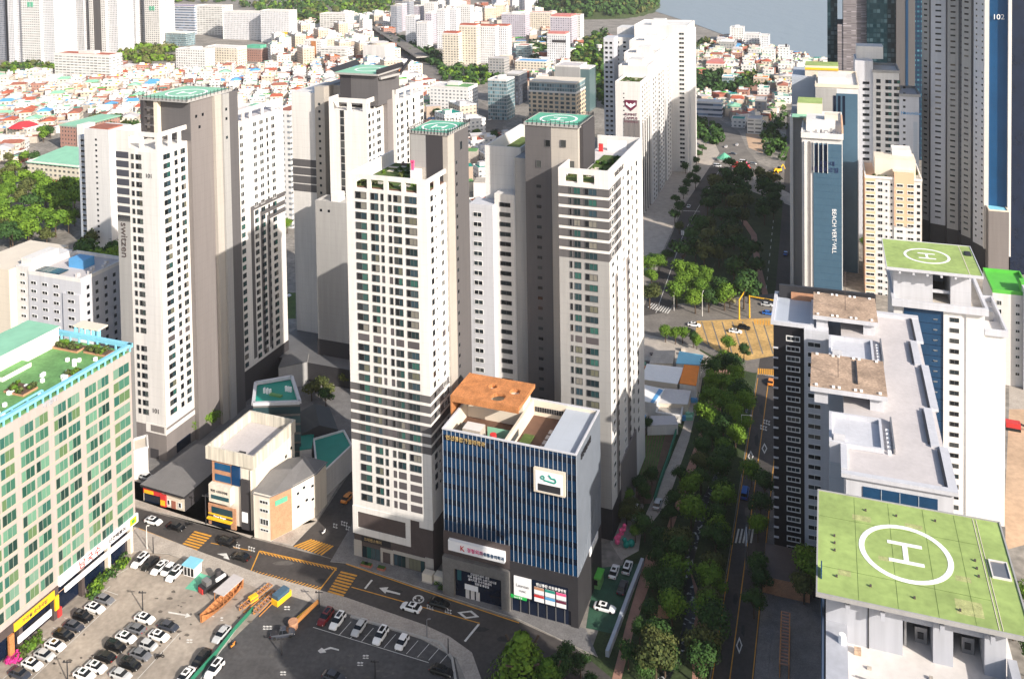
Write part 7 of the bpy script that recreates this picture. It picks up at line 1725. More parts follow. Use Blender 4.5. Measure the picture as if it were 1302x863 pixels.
# ================================================================== CARS
CARC = {'white': (.80, .80, .80), 'black': (.004, .004, .005), 'silver': (.45, .46, .47), 'grey': (.14, .145, .16), 'dark blue-grey': (.035, .04, .055), 'dark red': (.16, .01, .012), 'orange and white': (.72, .25, .04), 'blue': (.02, .12, .45)}
for k, v in CARC.items():
    mt, n, b = nodes('car_paint_' + k.replace(' ', '_')); b.inputs['Base Color'].default_value = (*v, 1); b.inputs['Roughness'].default_value = .28; b.inputs['Coat Weight'].default_value = .3; b.inputs['Coat Roughness'].default_value = .05; M['car' + k] = mt
mt, n, b = nodes('car_glass'); b.inputs['Base Color'].default_value = (.008, .01, .013, 1); b.inputs['Roughness'].default_value = .05; M['carglass'] = mt
M['tyre'] = mat('tyre_rubber', (.015, .015, .015), .9, .1, 1); M['lampw'] = mat('head_lamp', (.7, .7, .7), .2, .02, 1); M['lampr'] = mat('tail_lamp', (.35, .01, .01), .3, .02, 1)
def loft(b, secs, mt):
    """secs: list of rings (same vertex count)"""
    k = b._m(mt); n = len(secs[0]); v0 = len(b.v)
    for r in secs: b.v += r
    for i in range(len(secs) - 1):
        for j in range(n): jj = (j + 1) % n; b.f.append((v0 + i * n + j, v0 + i * n + jj, v0 + (i + 1) * n + jj, v0 + (i + 1) * n + j)); b.mi.append(k)
    b.f.append(tuple(v0 + j for j in reversed(range(n)))); b.mi.append(k); b.f.append(tuple(v0 + (len(secs) - 1) * n + j for j in range(n))); b.mi.append(k)
SH = {'saloon': dict(L=4.8, h=1.42, cab=(-1.95, -1.25, .45, 1.15), bh=.92, hood=.82), 'estate': dict(L=4.6, h=1.68, cab=(-2.2, -1.95, .35, 1.05), bh=1.02, hood=.98), 'hatchback': dict(L=3.7, h=1.5, cab=(-1.75, -1.45, .35, 1.1), bh=.95, hood=.9), 'pickup': dict(L=5.1, h=1.75, cab=(-.7, -.5, .7, 1.3), bh=1.0, hood=1.0), 'van': dict(L=4.9, h=1.95, cab=(-2.35, -2.25, 1.2, 1.9), bh=1.05, hood=1.0)}
NAME = {'saloon': 'saloon_car', 'estate': 'utility_car', 'hatchback': 'hatchback_car', 'pickup': 'pickup_truck', 'van': 'van'}
CAP = {}
def car_proto(kind, colr, x, y, rz, label, group, auto):
    s = SH[kind]; L = s['L'] / 2; hw = .92; root = empty(NAME[kind], (x, y, 0), rz, label, 'car' if kind not in ('van', 'pickup') else kind, group, auto)
    b = MB(); mt = 'car' + colr
    def ring(x, w, zt, zl=.28): return [(x, -w, zl), (x, w, zl), (x, w * 1.0, zt * .72), (x, w * .88, zt), (x, -w * .88, zt), (x, -w * 1.0, zt * .72)]
    c0, c1, c2, c3 = s['cab']; bh, hd = s['bh'], s['hood']
    loft(b, [ring(-L, hw * .82, bh * .86, .4), ring(-L + .25, hw * .95, bh * .98), ring(c0, hw, bh), ring(c3, hw, bh), ring(c3 + .5, hw * .98, (bh + hd) / 2 + .02), ring(L - .35, hw * .94, hd * .9), ring(L, hw * .78, hd * .66, .36)], mt)
    h = s['h']
    loft(b, [[(c1 - .02, -.66, h - .09), (c1 - .02, .66, h - .09), (c1, .6, h - .02), (c1, -.6, h - .02)], [(c1 + .5, -.69, h - .07), (c1 + .5, .69, h - .07), (c1 + .5, .62, h), (c1 + .5, -.62, h)], [(c2 + .02, -.66, h - .12), (c2 + .02, .66, h - .12), (c2, .6, h - .05), (c2, -.6, h - .05)]], mt)
    for xx in ((c0 + c3) / 2 - .3,):   # pillars
        for sy in (-1, 1): b.bar((xx, sy * .81, bh - .02), (xx, sy * .68, h - .06), .09, mt)
    b.build('body', root)
    g = MB(); e = .01
    cabb = [(c0, -.82, bh - .03), (c3, -.82, bh - .03), (c3, .82, bh - .03), (c0, .82, bh - .03)]; cabt = [(c1, -.66, h - .06), (c2, -.66, h - .08), (c2, .66, h - .08), (c1, .66, h - .06)]
    for nm, (i, j) in (('windscreen', (1, 2)), ('rear_window', (3, 0)), ('side_window', (0, 1)), ('side_window', (2, 3))):
        q = MB(); q.face([cabb[i], cabb[j], cabt[j], cabt[i]], 'carglass'); q.build(nm, root)
    if kind in ('estate',) or (kind == 'saloon' and colr == 'white'): q = MB(); q.box(c1 + .5, c2 - .35, -.42, .42, h - .01, h + .006, 'carglass'); q.build('sunroof', root)
    if kind == 'pickup': q = MB(); q.box(-L + .15, c0 - .1, -.75, .75, bh - .1, bh + .02, 'signblack'); q.build('load_bed', root)
    wb = MB(); n = 12
    for sy in (-1, 1):
        v0 = len(wb.v)
        for yy in (sy * .1, -sy * .1):
            for i in range(n): wb.v.append((.33 * math.cos(6.2832 * i / n), yy, .33 * math.sin(6.2832 * i / n)))
        for i in range(n): j = (i + 1) % n; wb.f.append((v0 + i, v0 + j, v0 + n + j, v0 + n + i)); wb.mi.append(wb._m('tyre'))
        wb.f.append(tuple(range(v0, v0 + n))); wb.mi.append(wb._m('tyre'))
        break
    wb.f.append(tuple(range(n, 2 * n))); wb.mi.append(0)
    me = wb.mesh('wheel')
    for wx in (-L + .95, L - .95):
        for wy in (-.84, .84):
            o = bpy.data.objects.new('wheel', me); col.objects.link(o); o.location = (wx, wy, .33); o.parent = root; KIDS.setdefault(root.name, []).append(o)
    for sy in (-1, 1):
        q = MB(); q.box(L - .12, L - .02, sy * .62 - .15, sy * .62 + .15, hd * .5, hd * .66, 'lampw'); q.build('headlight', root)
        q = MB(); q.box(-L - .01, -L + .12, sy * .64 - .14, sy * .64 + .14, bh * .6, bh * .8, 'lampr'); q.build('taillight', root)
    return root
def car(px, py, dirn, kind, colr, where, group=None, flip=False, h=HL, auto=False, sc_=1.04, dz=.55):
    p = ray(px, py, dz)
    rz = {'b': -h, 'a': math.pi / 2 - h}[dirn] if isinstance(dirn, str) else dirn - h
    if flip: rz += math.pi
    label = '%s %s %s' % (colr, {'saloon': 'saloon car', 'estate': 'utility car', 'hatchback': 'small hatchback', 'pickup': 'pickup truck', 'van': 'van'}[kind], where)
    key = (kind, colr)
    if key not in CAP:
        r = car_proto(kind, colr, p.x, p.y, rz, label, group, auto); CAP[key] = r
    else: r = copy_thing(CAP[key], (p.x, p.y, 0), rz, label, None, group, auto); 
    if group: r['group'] = group
    elif 'group' in r: del r['group']
    r.scale = (sc_, sc_, sc_); return r
O = ['nearest the far corner', 'second from the far corner', 'third from the far corner', 'fourth from the far corner', 'fifth from the far corner', 'sixth from the far corner', 'seventh from the far corner', 'eighth from the far corner', 'ninth from the far corner']
for i, (x, y, k, c) in enumerate(((177.8, 713, 'estate', 'white'), (191, 716, 'saloon', 'black'), (203, 721, 'saloon', 'white'), (214, 724, 'hatchback', 'white'), (222, 730, 'estate', 'white'))):
    car(x, y, 'a', k, c, 'in the short kerbside row, %s from the left' % ['first', 'second', 'third', 'fourth', 'fifth'][i], 'cars in the short kerbside row', True)
for i, (x, y, k, c) in enumerate(((132.6, 761.6, 'saloon', 'grey'), (120.4, 772.6, 'saloon', 'white'), (105.9, 784, 'estate', 'black'), (93.9, 795.5, 'saloon', 'dark blue-grey'), (81.1, 806.3, 'saloon', 'black'), (70.1, 819.8, 'saloon', 'white'), (56.6, 832.3, 'saloon', 'silver'), (40.8, 844, 'saloon', 'white'), (25, 856, 'saloon', 'dark blue-grey'))):
    car(x, y, 'b', k, c, 'in the row beside the office, ' + O[i], 'cars parked beside the green-windowed office')
for i, (x, y, k, c) in enumerate(((184, 785.8, 'saloon', 'white'), (172, 798.6, 'saloon', 'grey'), (160, 810, 'saloon', 'white'), (147, 821.6, 'estate', 'black'), (133.4, 834.3, 'saloon', 'black'), (122, 847.6, 'saloon', 'white'), (107, 857.3, 'saloon', 'white'))):
    car(x, y, 'b', k, c, 'in the left half of the double row, ' + O[i], 'cars in the double row', flip=i % 3 == 1)
for i, (x, y, k, c) in enumerate(((214, 795.6, 'saloon', 'dark blue-grey'), (202, 808, 'saloon', 'white'), (189, 820.3, 'hatchback', 'silver'), (178.6, 831.8, 'saloon', 'grey'), (165.8, 844.5, 'estate', 'black'), (153.6, 857.3, 'saloon', 'silver'))):
    car(x, y, 'b', k, c, 'in the right half of the double row, ' + O[i], 'cars in the double row')
for x, y, k, c, wh in ((281.8, 805.8, 'saloon', 'silver', 'alone near the upper end of the green fence'), (255.9, 836, 'saloon', 'black', 'left of the green fence, middle of three'), (234.7, 860, 'saloon', 'white', 'left of the green fence, cut by the frame'), (272.4, 851, 'estate', 'white', 'right of the green fence at the bottom'),
                       (413.8, 784.6, 'estate', 'dark red', 'in the right lot beside the boom'), (429, 789.7, 'estate', 'white', 'right of the dark red utility car'), (457, 797.3, 'saloon', 'silver', 'with light roof, third in the right lot row'), (483.7, 808.3, 'estate', 'white', 'fourth in the right lot row'), (511, 816.5, 'hatchback', 'white', 'at the right end of the lot row')):
    car(x, y, 'a', k, c, wh, None, True)
car(359.4, 805, .55, 'pickup', 'dark blue-grey', 'parked askew beside the fallen boom'); car(561, 852, 'b', 'saloon', 'black', 'under the tree at the corner of the right lot'); car(424.5, 860, 'b', 'saloon', 'dark blue-grey', 'cut by the bottom frame of the right lot')
for x, y, k, c, wh, fl in ((195, 662.1, 'saloon', 'white', 'driving past the grey shed shop', False), (224, 669.3, 'saloon', 'black', 'waiting just before the first yellow crossing', False), (289.5, 689.4, 'estate', 'black', 'on the far lane above the letters', False), (306, 707.3, 'saloon', 'black', 'on the near lane before the yellow box', True), (522.7, 771.8, 'saloon', 'white', 'driving left of the round speed mark', True), (558.4, 766.7, 'saloon', 'black', 'on the lane before the blue glass building', False)):
    car(x, y, 'b', k, c, wh, None, fl)
car(781, 726, 'a', 'saloon', 'white', 'in the green yard beside the green booth'); car(798, 721, 'a', 'estate', 'white', 'in the green yard, rightmost'); car(791.6, 746, 'a', 'saloon', 'dark blue-grey', 'in the shaded green yard'); car(769, 772, 'b', 'saloon', 'white', 'parked crosswise in the green yard')
for x, y, d_, k, c, wh in ((882.6, 412.7, 'b', 'saloon', 'white', 'crossing at the left of the yellow junction'), (875.8, 420.5, 'b', 'saloon', 'black', 'behind the small tree at the junction'), (935, 421, 'b', 'saloon', 'white', 'on the yellow junction surface'), (946, 416.5, 'b', 'estate', 'black', 'beside the white car on the yellow junction'), (980, 485, 'a', 'saloon', 'orange and white', 'waiting on the avenue at the dashed crossing'), (947, 627, 'a', 'van', 'blue', 'on the avenue under the trees'), (975, 387, 'b', 'saloon', 'silver', 'turning at the top of the junction'), (977, 398, 'b', 'saloon', 'blue', 'turning just below the silver car'), (875.8, 262, 'a', 'saloon', 'white', 'on the park road beside the paved square'), (999, 322, 'a', 'saloon', 'blue', 'on the shaded avenue beside the clad tower'), (912, 211, 'b', 'van', 'white', 'at the upper end of the park'), (931.6, 195.5, 'b', 'saloon', 'dark blue-grey', 'on the curved road'), (945, 206, 'b', 'van', 'white', 'at the curved road mouth'), (957, 208, 'b', 'saloon', 'grey', 'beside the vans near the sandy plot'), (923, 186.5, 'a', 'saloon', 'white', 'climbing the curved road'), (865.7, 216, 'b', 'saloon', 'grey', 'by the foot of the long stepped row'), (937, 184, 'a', 'saloon', 'white', 'on the outer lane of the curved road'),
                           (181, 602, 'b', 'saloon', 'white', 'in the yard behind the shed shop'), (186, 606, 'b', 'saloon', 'silver', 'squeezed behind the shed shop'), (296, 547, 'b', 'saloon', 'black', 'in the courtyard of tower 101'), (363, 375, 'b', 'saloon', 'white', 'glimpsed between the left towers'), (442, 632, 'a', 'saloon', 'orange and white', 'parked on the side street by the middle tower'), (836, 640, 'a', 'saloon', 'silver', 'in the lane beside the garden plot'), (623, 152, 'a', 'saloon', 'white', 'on the far street left of the arched office'), (632, 165, 'a', 'saloon', 'dark blue-grey', 'on the far street bend')):
    car(x, y, d_, k, c, wh)
# scooters
def scooter(px, py, rz, label, colr='carblack'):
    p = ray(px, py, .4); root = empty('scooter', (p.x, p.y, 0), rz, label, 'scooter')
    b = MB(); b.box(-.7, .3, -.16, .16, .35, .75, colr); b.bar((.25, 0, .5), (.6, 0, 1.05), .12, colr); b.box(-.7, -.2, -.18, .18, .75, .9, 'signblack'); b.build('body', root)
    b = MB(); b.box(.5, .6, -.32, .32, 1.0, 1.08, 'dmetal'); b.build('handlebar', root)
    for x in (-.6, .65):
        b = MB(); 
        for i in range(8): b.bar((x + .26 * math.cos(.785 * i), 0, .27 + .26 * math.sin(.785 * i)), (x + .26 * math.cos(.785 * (i + 1)), 0, .27 + .26 * math.sin(.785 * (i + 1))), .12, 'tyre')
        b.build('wheel', root)
scooter(241, 666, .3, 'dark scooter at the kerb right of the black saloon'); scooter(302, 683.5, .4, 'dark scooter beside the car on the far lane'); scooter(296.5, 819.5, 1.0, 'red scooter lying right of the green fence', 'carorange and white'); scooter(203, 834, .3, 'black scooter at the lower end of the double row'); scooter(412, 676, 1, 'white and red scooter on the side street crossing', 'carwhite')

# ================================================================== POLES, FENCES, YARD THINGS
def lamp(px, py, hgt, label, arm=2.0, ang=0, mt='metal', group='street lamps'):
    p = ray(px, py, 0); root = empty('street_lamp', (p.x, p.y, 0), ang, label, 'street lamp', group)
    b = MB(); b.cyl(0, 0, 0, hgt, .13, .08, mt, 8); b.build('pole', root)
    b = MB(); b.bar((0, 0, hgt - .05), (arm, 0, hgt + .15), .1, mt); b.build('arm', root)
    b = MB(); b.box(arm - .1, arm + .55, -.14, .14, hgt + .08, hgt + .22, mt); b.build('lamp_head', root)
lamp(943, 560, 8, 'white bent street lamp over the stream strip beside the avenue', 2.5, -.3, 'white'); lamp(893, 402, 9, 'white tall lamp at the sunlit park corner', 2.5, 1.2, 'white'); lamp(857, 395, 8, 'white lamp left of the sunlit park corner', 1.2, 1.2, 'white')
lamp(543, 811, 4.2, 'slim pale lamp on the pavement right of the parked hatchback', .3, 0); lamp(187, 698, 6, 'pale post at the corner behind the kerbside row', .2, 0, 'white')
def pole(px, py, hgt, label, cross=True):
    p = ray(px, py, 0); root = empty('utility_pole', (p.x, p.y, 0), 0, label, 'pole', 'lot poles')
    b = MB(); b.cyl(0, 0, 0, hgt, .15, .1, 'dmetal', 8); b.build('pole', root)
    if cross: b = MB(); b.box(-.9, .9, -.08, .08, hgt - .5, hgt - .35, 'dmetal'); b.build('crossarm', root); b = MB(); b.box(-.8, -.5, -.15, .15, hgt - .35, hgt - .1, 'dmetal'); b.build('flood_lamp', root)
pole(181.6, 775.6, 4.6, 'dark flood-lamp pole in the middle of the left lot'); pole(86, 866, 4.6, 'dark flood-lamp pole at the bottom of the left lot'); pole(406, 772, 4.0, 'dark flood-lamp pole beside the dark red car'); pole(358, 832, 3.8, 'dark flood-lamp pole beside the askew pickup'); pole(477, 862, 4, 'dark flood-lamp pole at the bottom of the right lot'); pole(570, 832, 3.6, 'dark pole at the curved corner of the right lot', False); pole(195, 703, 4.2, 'dark pole behind the kerbside row', False)
pole(262, 666, 8, 'pale concrete pole between the shed shop and the white shop block')
def wallrun(name, label, cat, pts, hgt, th, mt, px=True):
    P = [ray(x, y, 0) for x, y in pts]; c0 = P[0].copy(); b = MB()
    for i in range(len(P) - 1):
        a, c = P[i] - c0, P[i + 1] - c0; d = (c - a).normalized(); n = Vector((-d.y, d.x, 0)) * th / 2
        b.prism([((a - n).x, (a - n).y), ((c - n).x, (c - n).y), ((c + n).x, (c + n).y), ((a + n).x, (a + n).y)], 0, hgt, mt)
    o = b.build(name, None, c0); tag(o, label, cat); return o
M['netgreen'] = mat('green_net', (.02, .17, .10), .7, .1, .5); M['barrier'] = mat('orange_steel', (.50, .22, .06), .6, .15, .8)
wallrun('mesh_fence', 'green mesh fence running across the parking lots', 'fence', [(322, 776), (300, 800), (275, 832), (245, 865), (230, 885)], 1.1, .05, 'netgreen')
wallrun('mesh_fence', 'dark green fence between the garden plot and the lane', 'fence', [(862, 545), (850, 585), (838, 620), (832, 640)], 1.8, .3, 'netgreen')
wallrun('glass_parapet', 'grey glass parapet wall beside the green yard', 'wall', [(817, 716), (800, 760), (783, 806), (772, 835)], 1.4, .8, 'bluegray')
wallrun('retaining_wall', 'curved pale wall round the garden plot', 'wall', [(806, 612), (812, 560), (822, 548), (858, 545), (859, 552)], 1.0, .4, 'conc')
wallrun('kerb_strip', 'curved pale kerb strip round the lot corner under the trees', 'kerb', [(446, 784), (560, 818), (575, 838), (580, 870)], .35, .5, 'curb')
# timber boat with canopy
def boat():
    p = ray(283, 768, 0); root = empty('display_boat', (p.x, p.y, 0), math.pi / 2 - HL - .12, 'orange timber display boat with grey canopy in the left lot', 'boat')
    b = MB(); N = 12; secs = []
    for i in range(N + 1):
        x = -6.5 + 13 * i / N; f = math.sin(math.pi * (i + .35) / (N + .7)) ** .6; w = 1.5 * f; z = 1.1 + .9 * (abs(x) / 6.5) ** 3
        secs.append([(x, -w * .6, .25), (x, w * .6, .25), (x, w, z), (x, w - .15, z), (x, w * .5, .5), (x, -w * .5, .5), (x, -w + .15, z), (x, -w, z)])
    loft(b, secs, 'orange'); b.build('hull', root)
    b = MB()
    for i in range(10): b.box(-5.6 + i * 1.2, -5.35 + i * 1.2, -1.1, 1.1, .95, 1.05, 'orange')
    b.build('thwart', root)
    b = MB(); b.box(-1.2, 5.2, -1.6, 1.6, 3.2, 3.35, 'roofg'); b.build('canopy', root)
    b = MB()
    for x in (-1, 2, 5): 
        for y in (-1.4, 1.4): b.bar((x, y, .8), (x, y, 3.2), .12, 'orange')
    b.build('canopy_post', root)
boat()
p = ray(271, 745, 0); root = empty('stage_cart', (p.x, p.y, 0), .9, 'dark heap of dismantled machinery left of the timber boat', 'machinery')
b = MB(); b.box(-3.2, 3.2, -1.3, 1.3, .5, 1.6, 'dmetal'); b.box(-2.4, -1, -1, 1, 1.6, 2.6, 'metal'); b.cyl(1.4, 0, 1.6, 3.2, .7, .7, 'dgray', 10); b.build('body', root)
b = MB(); b.box(0, 2.6, -1.5, -.9, 1.6, 2.2, 'signwhite'); b.build('canister', root); b = MB(); b.box(-3.4, -2.6, -.8, .8, .3, 1.4, 'red'); b.build('red_crate', root)
def truss(px0, px1, label, w=.7, hh=.9, lift=.2):
    A, C = ray(*px0, 0), ray(*px1, 0); L = (C - A).length; root = empty('truss_frame', A, math.atan2((C - A).y, (C - A).x), label, 'frame')
    b = MB()
    for y in (-w, w):
        for z in (lift, lift + hh): b.bar((0, y, z), (L, y, z), .17, 'barrier')
    b.build('rail', root); b = MB(); n = int(L / .9)
    for i in range(n + 1): x = i * L / n; b.bar((x, -w, lift + hh), (x, w, lift + hh), .22, 'pinkp'); b.bar((x, w, lift), (x, w, lift + hh), .14, 'barrier')
    b.build('rung', root)
truss((307, 778), (344, 748), 'long orange ladder-like frame lying left of the green fence top'); truss((326, 783), (352, 757), 'shorter orange ladder-like frame beside the long one', .8)
truss((997, 863), (999, 796), 'tall orange slatted frame standing on the paved plaza by the avenue', .9, 3.0)
p = ray(358, 762, 0); root = empty('equipment_box', (p.x, p.y, 0), 1.0, 'teal and yellow equipment box at the upper end of the right lot', 'box')
b = MB(); b.box(-2.2, 2.2, -1, 1, 0, 1.3, 'yellow'); b.build('base', root); b = MB(); b.box(-2, 1.6, -1, .9, 1.3, 2.2, 'clad'); b.build('cover', root)
p = ray(322, 765, 0); root = empty('generator', (p.x, p.y, 0), .8, 'small bright yellow machine between the orange frames', 'machine'); b = MB(); b.box(-1, 1, -.6, .6, .4, 1.5, 'yellow'); b.build('body', root); b = MB(); b.box(-1.3, -1, -.6, .6, .2, 1.0, 'signblack'); b.build('grille', root)
A, C = ray(374, 798, 0), ray(405, 770, 0); root = empty('crane_boom', A, math.atan2((C - A).y, (C - A).x), 'orange boom lying beside the dark flood-lamp pole', 'boom'); L = (C - A).length
b = MB(); b.bar((0, 0, .8), (L, 0, 1.2), .6, 'barrier'); b.bar((0, 1.2, .5), (L, .8, .6), .3, 'yellow'); b.build('boom', root); b = MB(); b.cyl(0, .3, 0, 1.5, 1.1, 1.1, 'brick', 12); b.build('drum', root)
# green booth, blue booth, sculptures
p = ray(757, 742, 0); root = empty('ticket_booth', (p.x, p.y, 0), -HL, 'bright green booth in the green yard beside the blue glass building', 'booth')
b = MB(); b.box(-1.6, 1.6, -1.6, 1.6, 0, 2.6, 'green'); b.build('wall', root); b = MB(); b.box(-1.8, 1.8, -1.8, 1.8, 2.6, 2.9, 'brightgreen'); b.build('roof', root); b = MB(); b.box(-1, 1, -1.7, -1.6, 1.0, 2.2, 'carglass'); b.build('window', root)
p = ray(245, 728, 0); root = empty('parking_booth', (p.x, p.y, 0), -HL, 'small white parking booth with turquoise roof at the right end of the kerbside row', 'booth')
b = MB(); b.box(-1.6, 1.6, -1.3, 1.3, 0, 2.5, 'signwhite'); b.build('wall', root); b = MB(); b.box(-1.9, 1.9, -1.6, 1.6, 2.5, 2.75, 'turq'); b.build('roof', root)
for x in (-1, 0, 1): b = MB(); b.box(x - .35, x + .35, -1.36, -1.3, .2, 2.1, 'carglass'); b.build('window', root)
def ball(b, x, y, z, r, mt, n=10):
    k = b._m(mt); v0 = len(b.v)
    for i in range(n + 1):
        for j in range(n): a = math.pi * i / n; c = 6.2832 * j / n; b.v.append((x + r * math.sin(a) * math.cos(c), y + r * math.sin(a) * math.sin(c), z + r * math.cos(a)))
    for i in range(n):
        for j in range(n): b.f.append((v0 + i * n + j, v0 + (i + 1) * n + j, v0 + (i + 1) * n + (j + 1) % n, v0 + i * n + (j + 1) % n)); b.mi.append(k)
p = ray(793, 694, 0); root = empty('balloon_sculpture', (p.x, p.y, 0), 0, 'glossy pink and teal bubble sculpture in the garden court', 'sculpture')
b = MB()
for x, y, z, r in ((-1.6, 0, 1.2, .7), (-1.2, .5, 2.2, .7), (-.4, .8, 3.0, .7), (.1, .6, 4.0, .65), (.3, .4, 5.0, .5), (-1.9, .3, 1.9, .5), (-.7, .3, 3.9, .5)): ball(b, x, y, z, r, 'pink')
b.build('pink_bubble', root); b = MB()
for x, y, z, r in ((.6, -.6, .9, .85), (1.9, -.3, 1.0, .9), (.2, -.4, 1.9, .6)): ball(b, x, y, z, r, 'teal')
b.build('teal_bubble', root)
p = ray(807, 660, 0); root = empty('white_sculpture', (p.x, p.y, 0), 0, 'white angular sculpture on the oval lawn of the garden court', 'sculpture'); b = MB(); b.bar((0, 0, 0), (-.6, .3, 3), .9, 'signwhite'); b.bar((.2, 0, 2), (.8, .5, 4), .7, 'signwhite'); b.build('figure', root); b = MB(); b.box(-1, 1.2, -.8, .8, 0, .3, 'bluewhite'); b.build('plinth', root)
p = ray(419, 486, 0); root = empty('white_sculpture', (p.x, p.y, 0), 0, 'white sculpture with orange top in the shaded courtyard', 'sculpture'); b = MB(); b.cyl(0, 0, 0, .5, 3.4, 3.4, 'roofl', 16); b.build('plinth', root); b = MB(); b.bar((-1.5, 0, .5), (-1.8, 0, 3), .9, 'signwhite'); b.bar((1.2, 0, .5), (1.6, 0, 3), 1.0, 'signwhite'); b.bar((0, 0, .5), (-.2, .2, 5), .5, 'orangeroof'); b.build('figure', root)
p = ray(937, 216, 0); root = empty('tent', (p.x, p.y, 0), 0, 'crimson pennant tents at the top of the park', 'tent'); b = MB(); b.cyl(0, 0, 2, 5.5, 3.4, .2, 'red', 8); b.cyl(6, 3, 2, 5, 3, .2, 'pink', 8); b.cyl(5, -4, 2, 5, 3, .2, 'red', 8); b.build('tent_roof', root); b = MB()
for x, y in ((0, 0), (6, 3), (5, -4)): b.bar((x, y, 0), (x, y, 3), .3, 'metal')
b.build('tent_pole', root)
p = ray(921, 204, 0); root = empty('tent', (p.x, p.y, 0), 0, 'mint round tent beside the upper end of the park', 'tent'); b = MB(); b.cyl(0, 0, 1.5, 5, 5, .4, 'mint', 10); b.build('tent_roof', root); b = MB(); b.cyl(0, 0, 0, 1.5, 4.6, 4.6, 'signwhite', 10); b.build('tent_wall', root)
rn = random.Random(91); b = MB()
for i in range(120):
    q = (rn.uniform(812, 884), rn.uniform(446, 545))
    p = ray(q[0], q[1], 0)
    if blocked(p.x, p.y, .3): continue
    w = rn.uniform(.3, 1.3); b.box(p.x - w, p.x + w, p.y - w * .7, p.y + w * .7, 0, rn.uniform(.3, 1.6), rn.choice(['redbrick', 'conc', 'sblue', 'roofl', 'orangeroof', 'lgray', 'brown', 'mint2', 'white']))
structure('yard_clutter', b, kind='stuff')
# traffic gantries
def gantry(px, py, px2, py2, hgt, label, mt='yellow'):
    A, C = ray(px, py, 0), ray(px2, py2, 0); L = (C - A).length; root = empty('traffic_gantry', A, math.atan2((C - A).y, (C - A).x), label, 'traffic signal')
    b = MB(); b.cyl(0, 0, 0, hgt, .3, .22, mt, 8); b.build('pole', root); b = MB(); b.bar((0, 0, hgt - .3), (L, 0, hgt), .3, mt); b.build('arm', root)
    b = MB(); b.box(L * .5, L * .5 + 2, -.25, .25, hgt - .9, hgt, 'dmetal'); b.box(L * .85, L * .85 + 2, -.25, .25, hgt - .8, hgt + .1, 'dmetal'); b.build('signal_head', root)
gantry(940, 406, 950, 390, 8, 'yellow signal post at the top of the junction, left of the long arm'); gantry(953, 404, 992, 412, 9, 'yellow signal post with long arm over the avenue at the junction'); gantry(949, 724, 949, 700, 6, 'grey signal post at the lower avenue crossing', 'metal')
# excavators on the sandy plot
for x, y, lb in ((989, 219, 'yellow excavator on the roadworks, upper one'), (980, 224.5, 'yellow excavator on the roadworks, lower one')):
    p = ray(x, y, 0); root = empty('excavator', (p.x, p.y, 0), .6, lb, 'excavator')
    b = MB(); b.box(-2, 2, -1.5, 1.5, .9, 2.4, 'yellow'); b.build('body', root); b = MB(); b.box(-.2, 1.4, -1.4, 0, 2.4, 3.6, 'carglass'); b.build('cab', root); b = MB(); b.bar((2, 0, 2), (5, 0, 4.2), .5, 'yellow'); b.bar((5, 0, 4.2), (7, 0, 1), .4, 'yellow'); b.build('boom', root)
    for s_ in (-1, 1): b = MB(); b.box(-2.2, 2.2, s_ * 1.4 - .4, s_ * 1.4 + .4, 0, .9, 'tyre'); b.build('track', root)
# red vehicle in the yard at the far right
p = ray(1288, 545, 0); root = empty('excavator', (p.x, p.y, 0), -.4, 'red excavator in the sandy yard at the right edge', 'excavator'); b = MB(); b.box(-2, 2, -1.3, 1.3, .8, 2.2, 'red'); b.build('body', root); b = MB(); b.bar((1.5, 0, 2), (5, 0, 1), .5, 'dmetal'); b.build('boom', root)
for s_ in (-1, 1): b = MB(); b.box(-2, 2, s_ * 1.2 - .35, s_ * 1.2 + .35, 0, .8, 'tyre'); b.build('track', root)
# water tower on the slope
p = ray(762, 74, 0); root = empty('water_tower', (p.x, p.y, 0), 0, 'small white mushroom water tower on the wooded slope', 'water tower'); b = MB(); b.cyl(0, 0, 0, 12, 1.4, 1.2, 'white', 10); b.build('shaft', root); b = MB(); b.cyl(0, 0, 12, 16, 3, 3.4, 'white', 14); b.build('tank', root)
# benches, planters on the pavement before the middle tower
for i, (x, y) in enumerate(((464, 719), (468, 720), (485, 724))):
    p = ray(x, y, 0); root = empty('planter_box', (p.x, p.y, .11), -HL, ['dark red planter box before the middle tower, leftmost of three', 'dark red planter box before the middle tower, centre of three', 'dark red planter box before the middle tower, rightmost of three'][i], 'planter', 'red planter boxes'); b = MB(); b.box(-1, 1, -.5, .5, 0, .5, 'redbrick'); b.build('box', root); b = MB(); b.box(-.9, .9, -.4, .4, .5, .7, 'leafA'); b.build('plants', root)
for x, y, lb in ((545, 738, 'beige utility cabinet at the right corner of the middle tower'), (560, 740, 'pale leaning cabinet between the middle tower and the blue building')):
    p = ray(x, y, 0); root = empty('utility_cabinet', (p.x, p.y, .11), -HL, lb, 'cabinet'); b = MB(); b.box(-1.3, 1.3, -.9, .9, .2, 2.0, 'cream'); b.build('case', root); b = MB(); b.box(-1.4, 1.4, -1, 1, 0, .2, 'conc'); b.build('base', root)
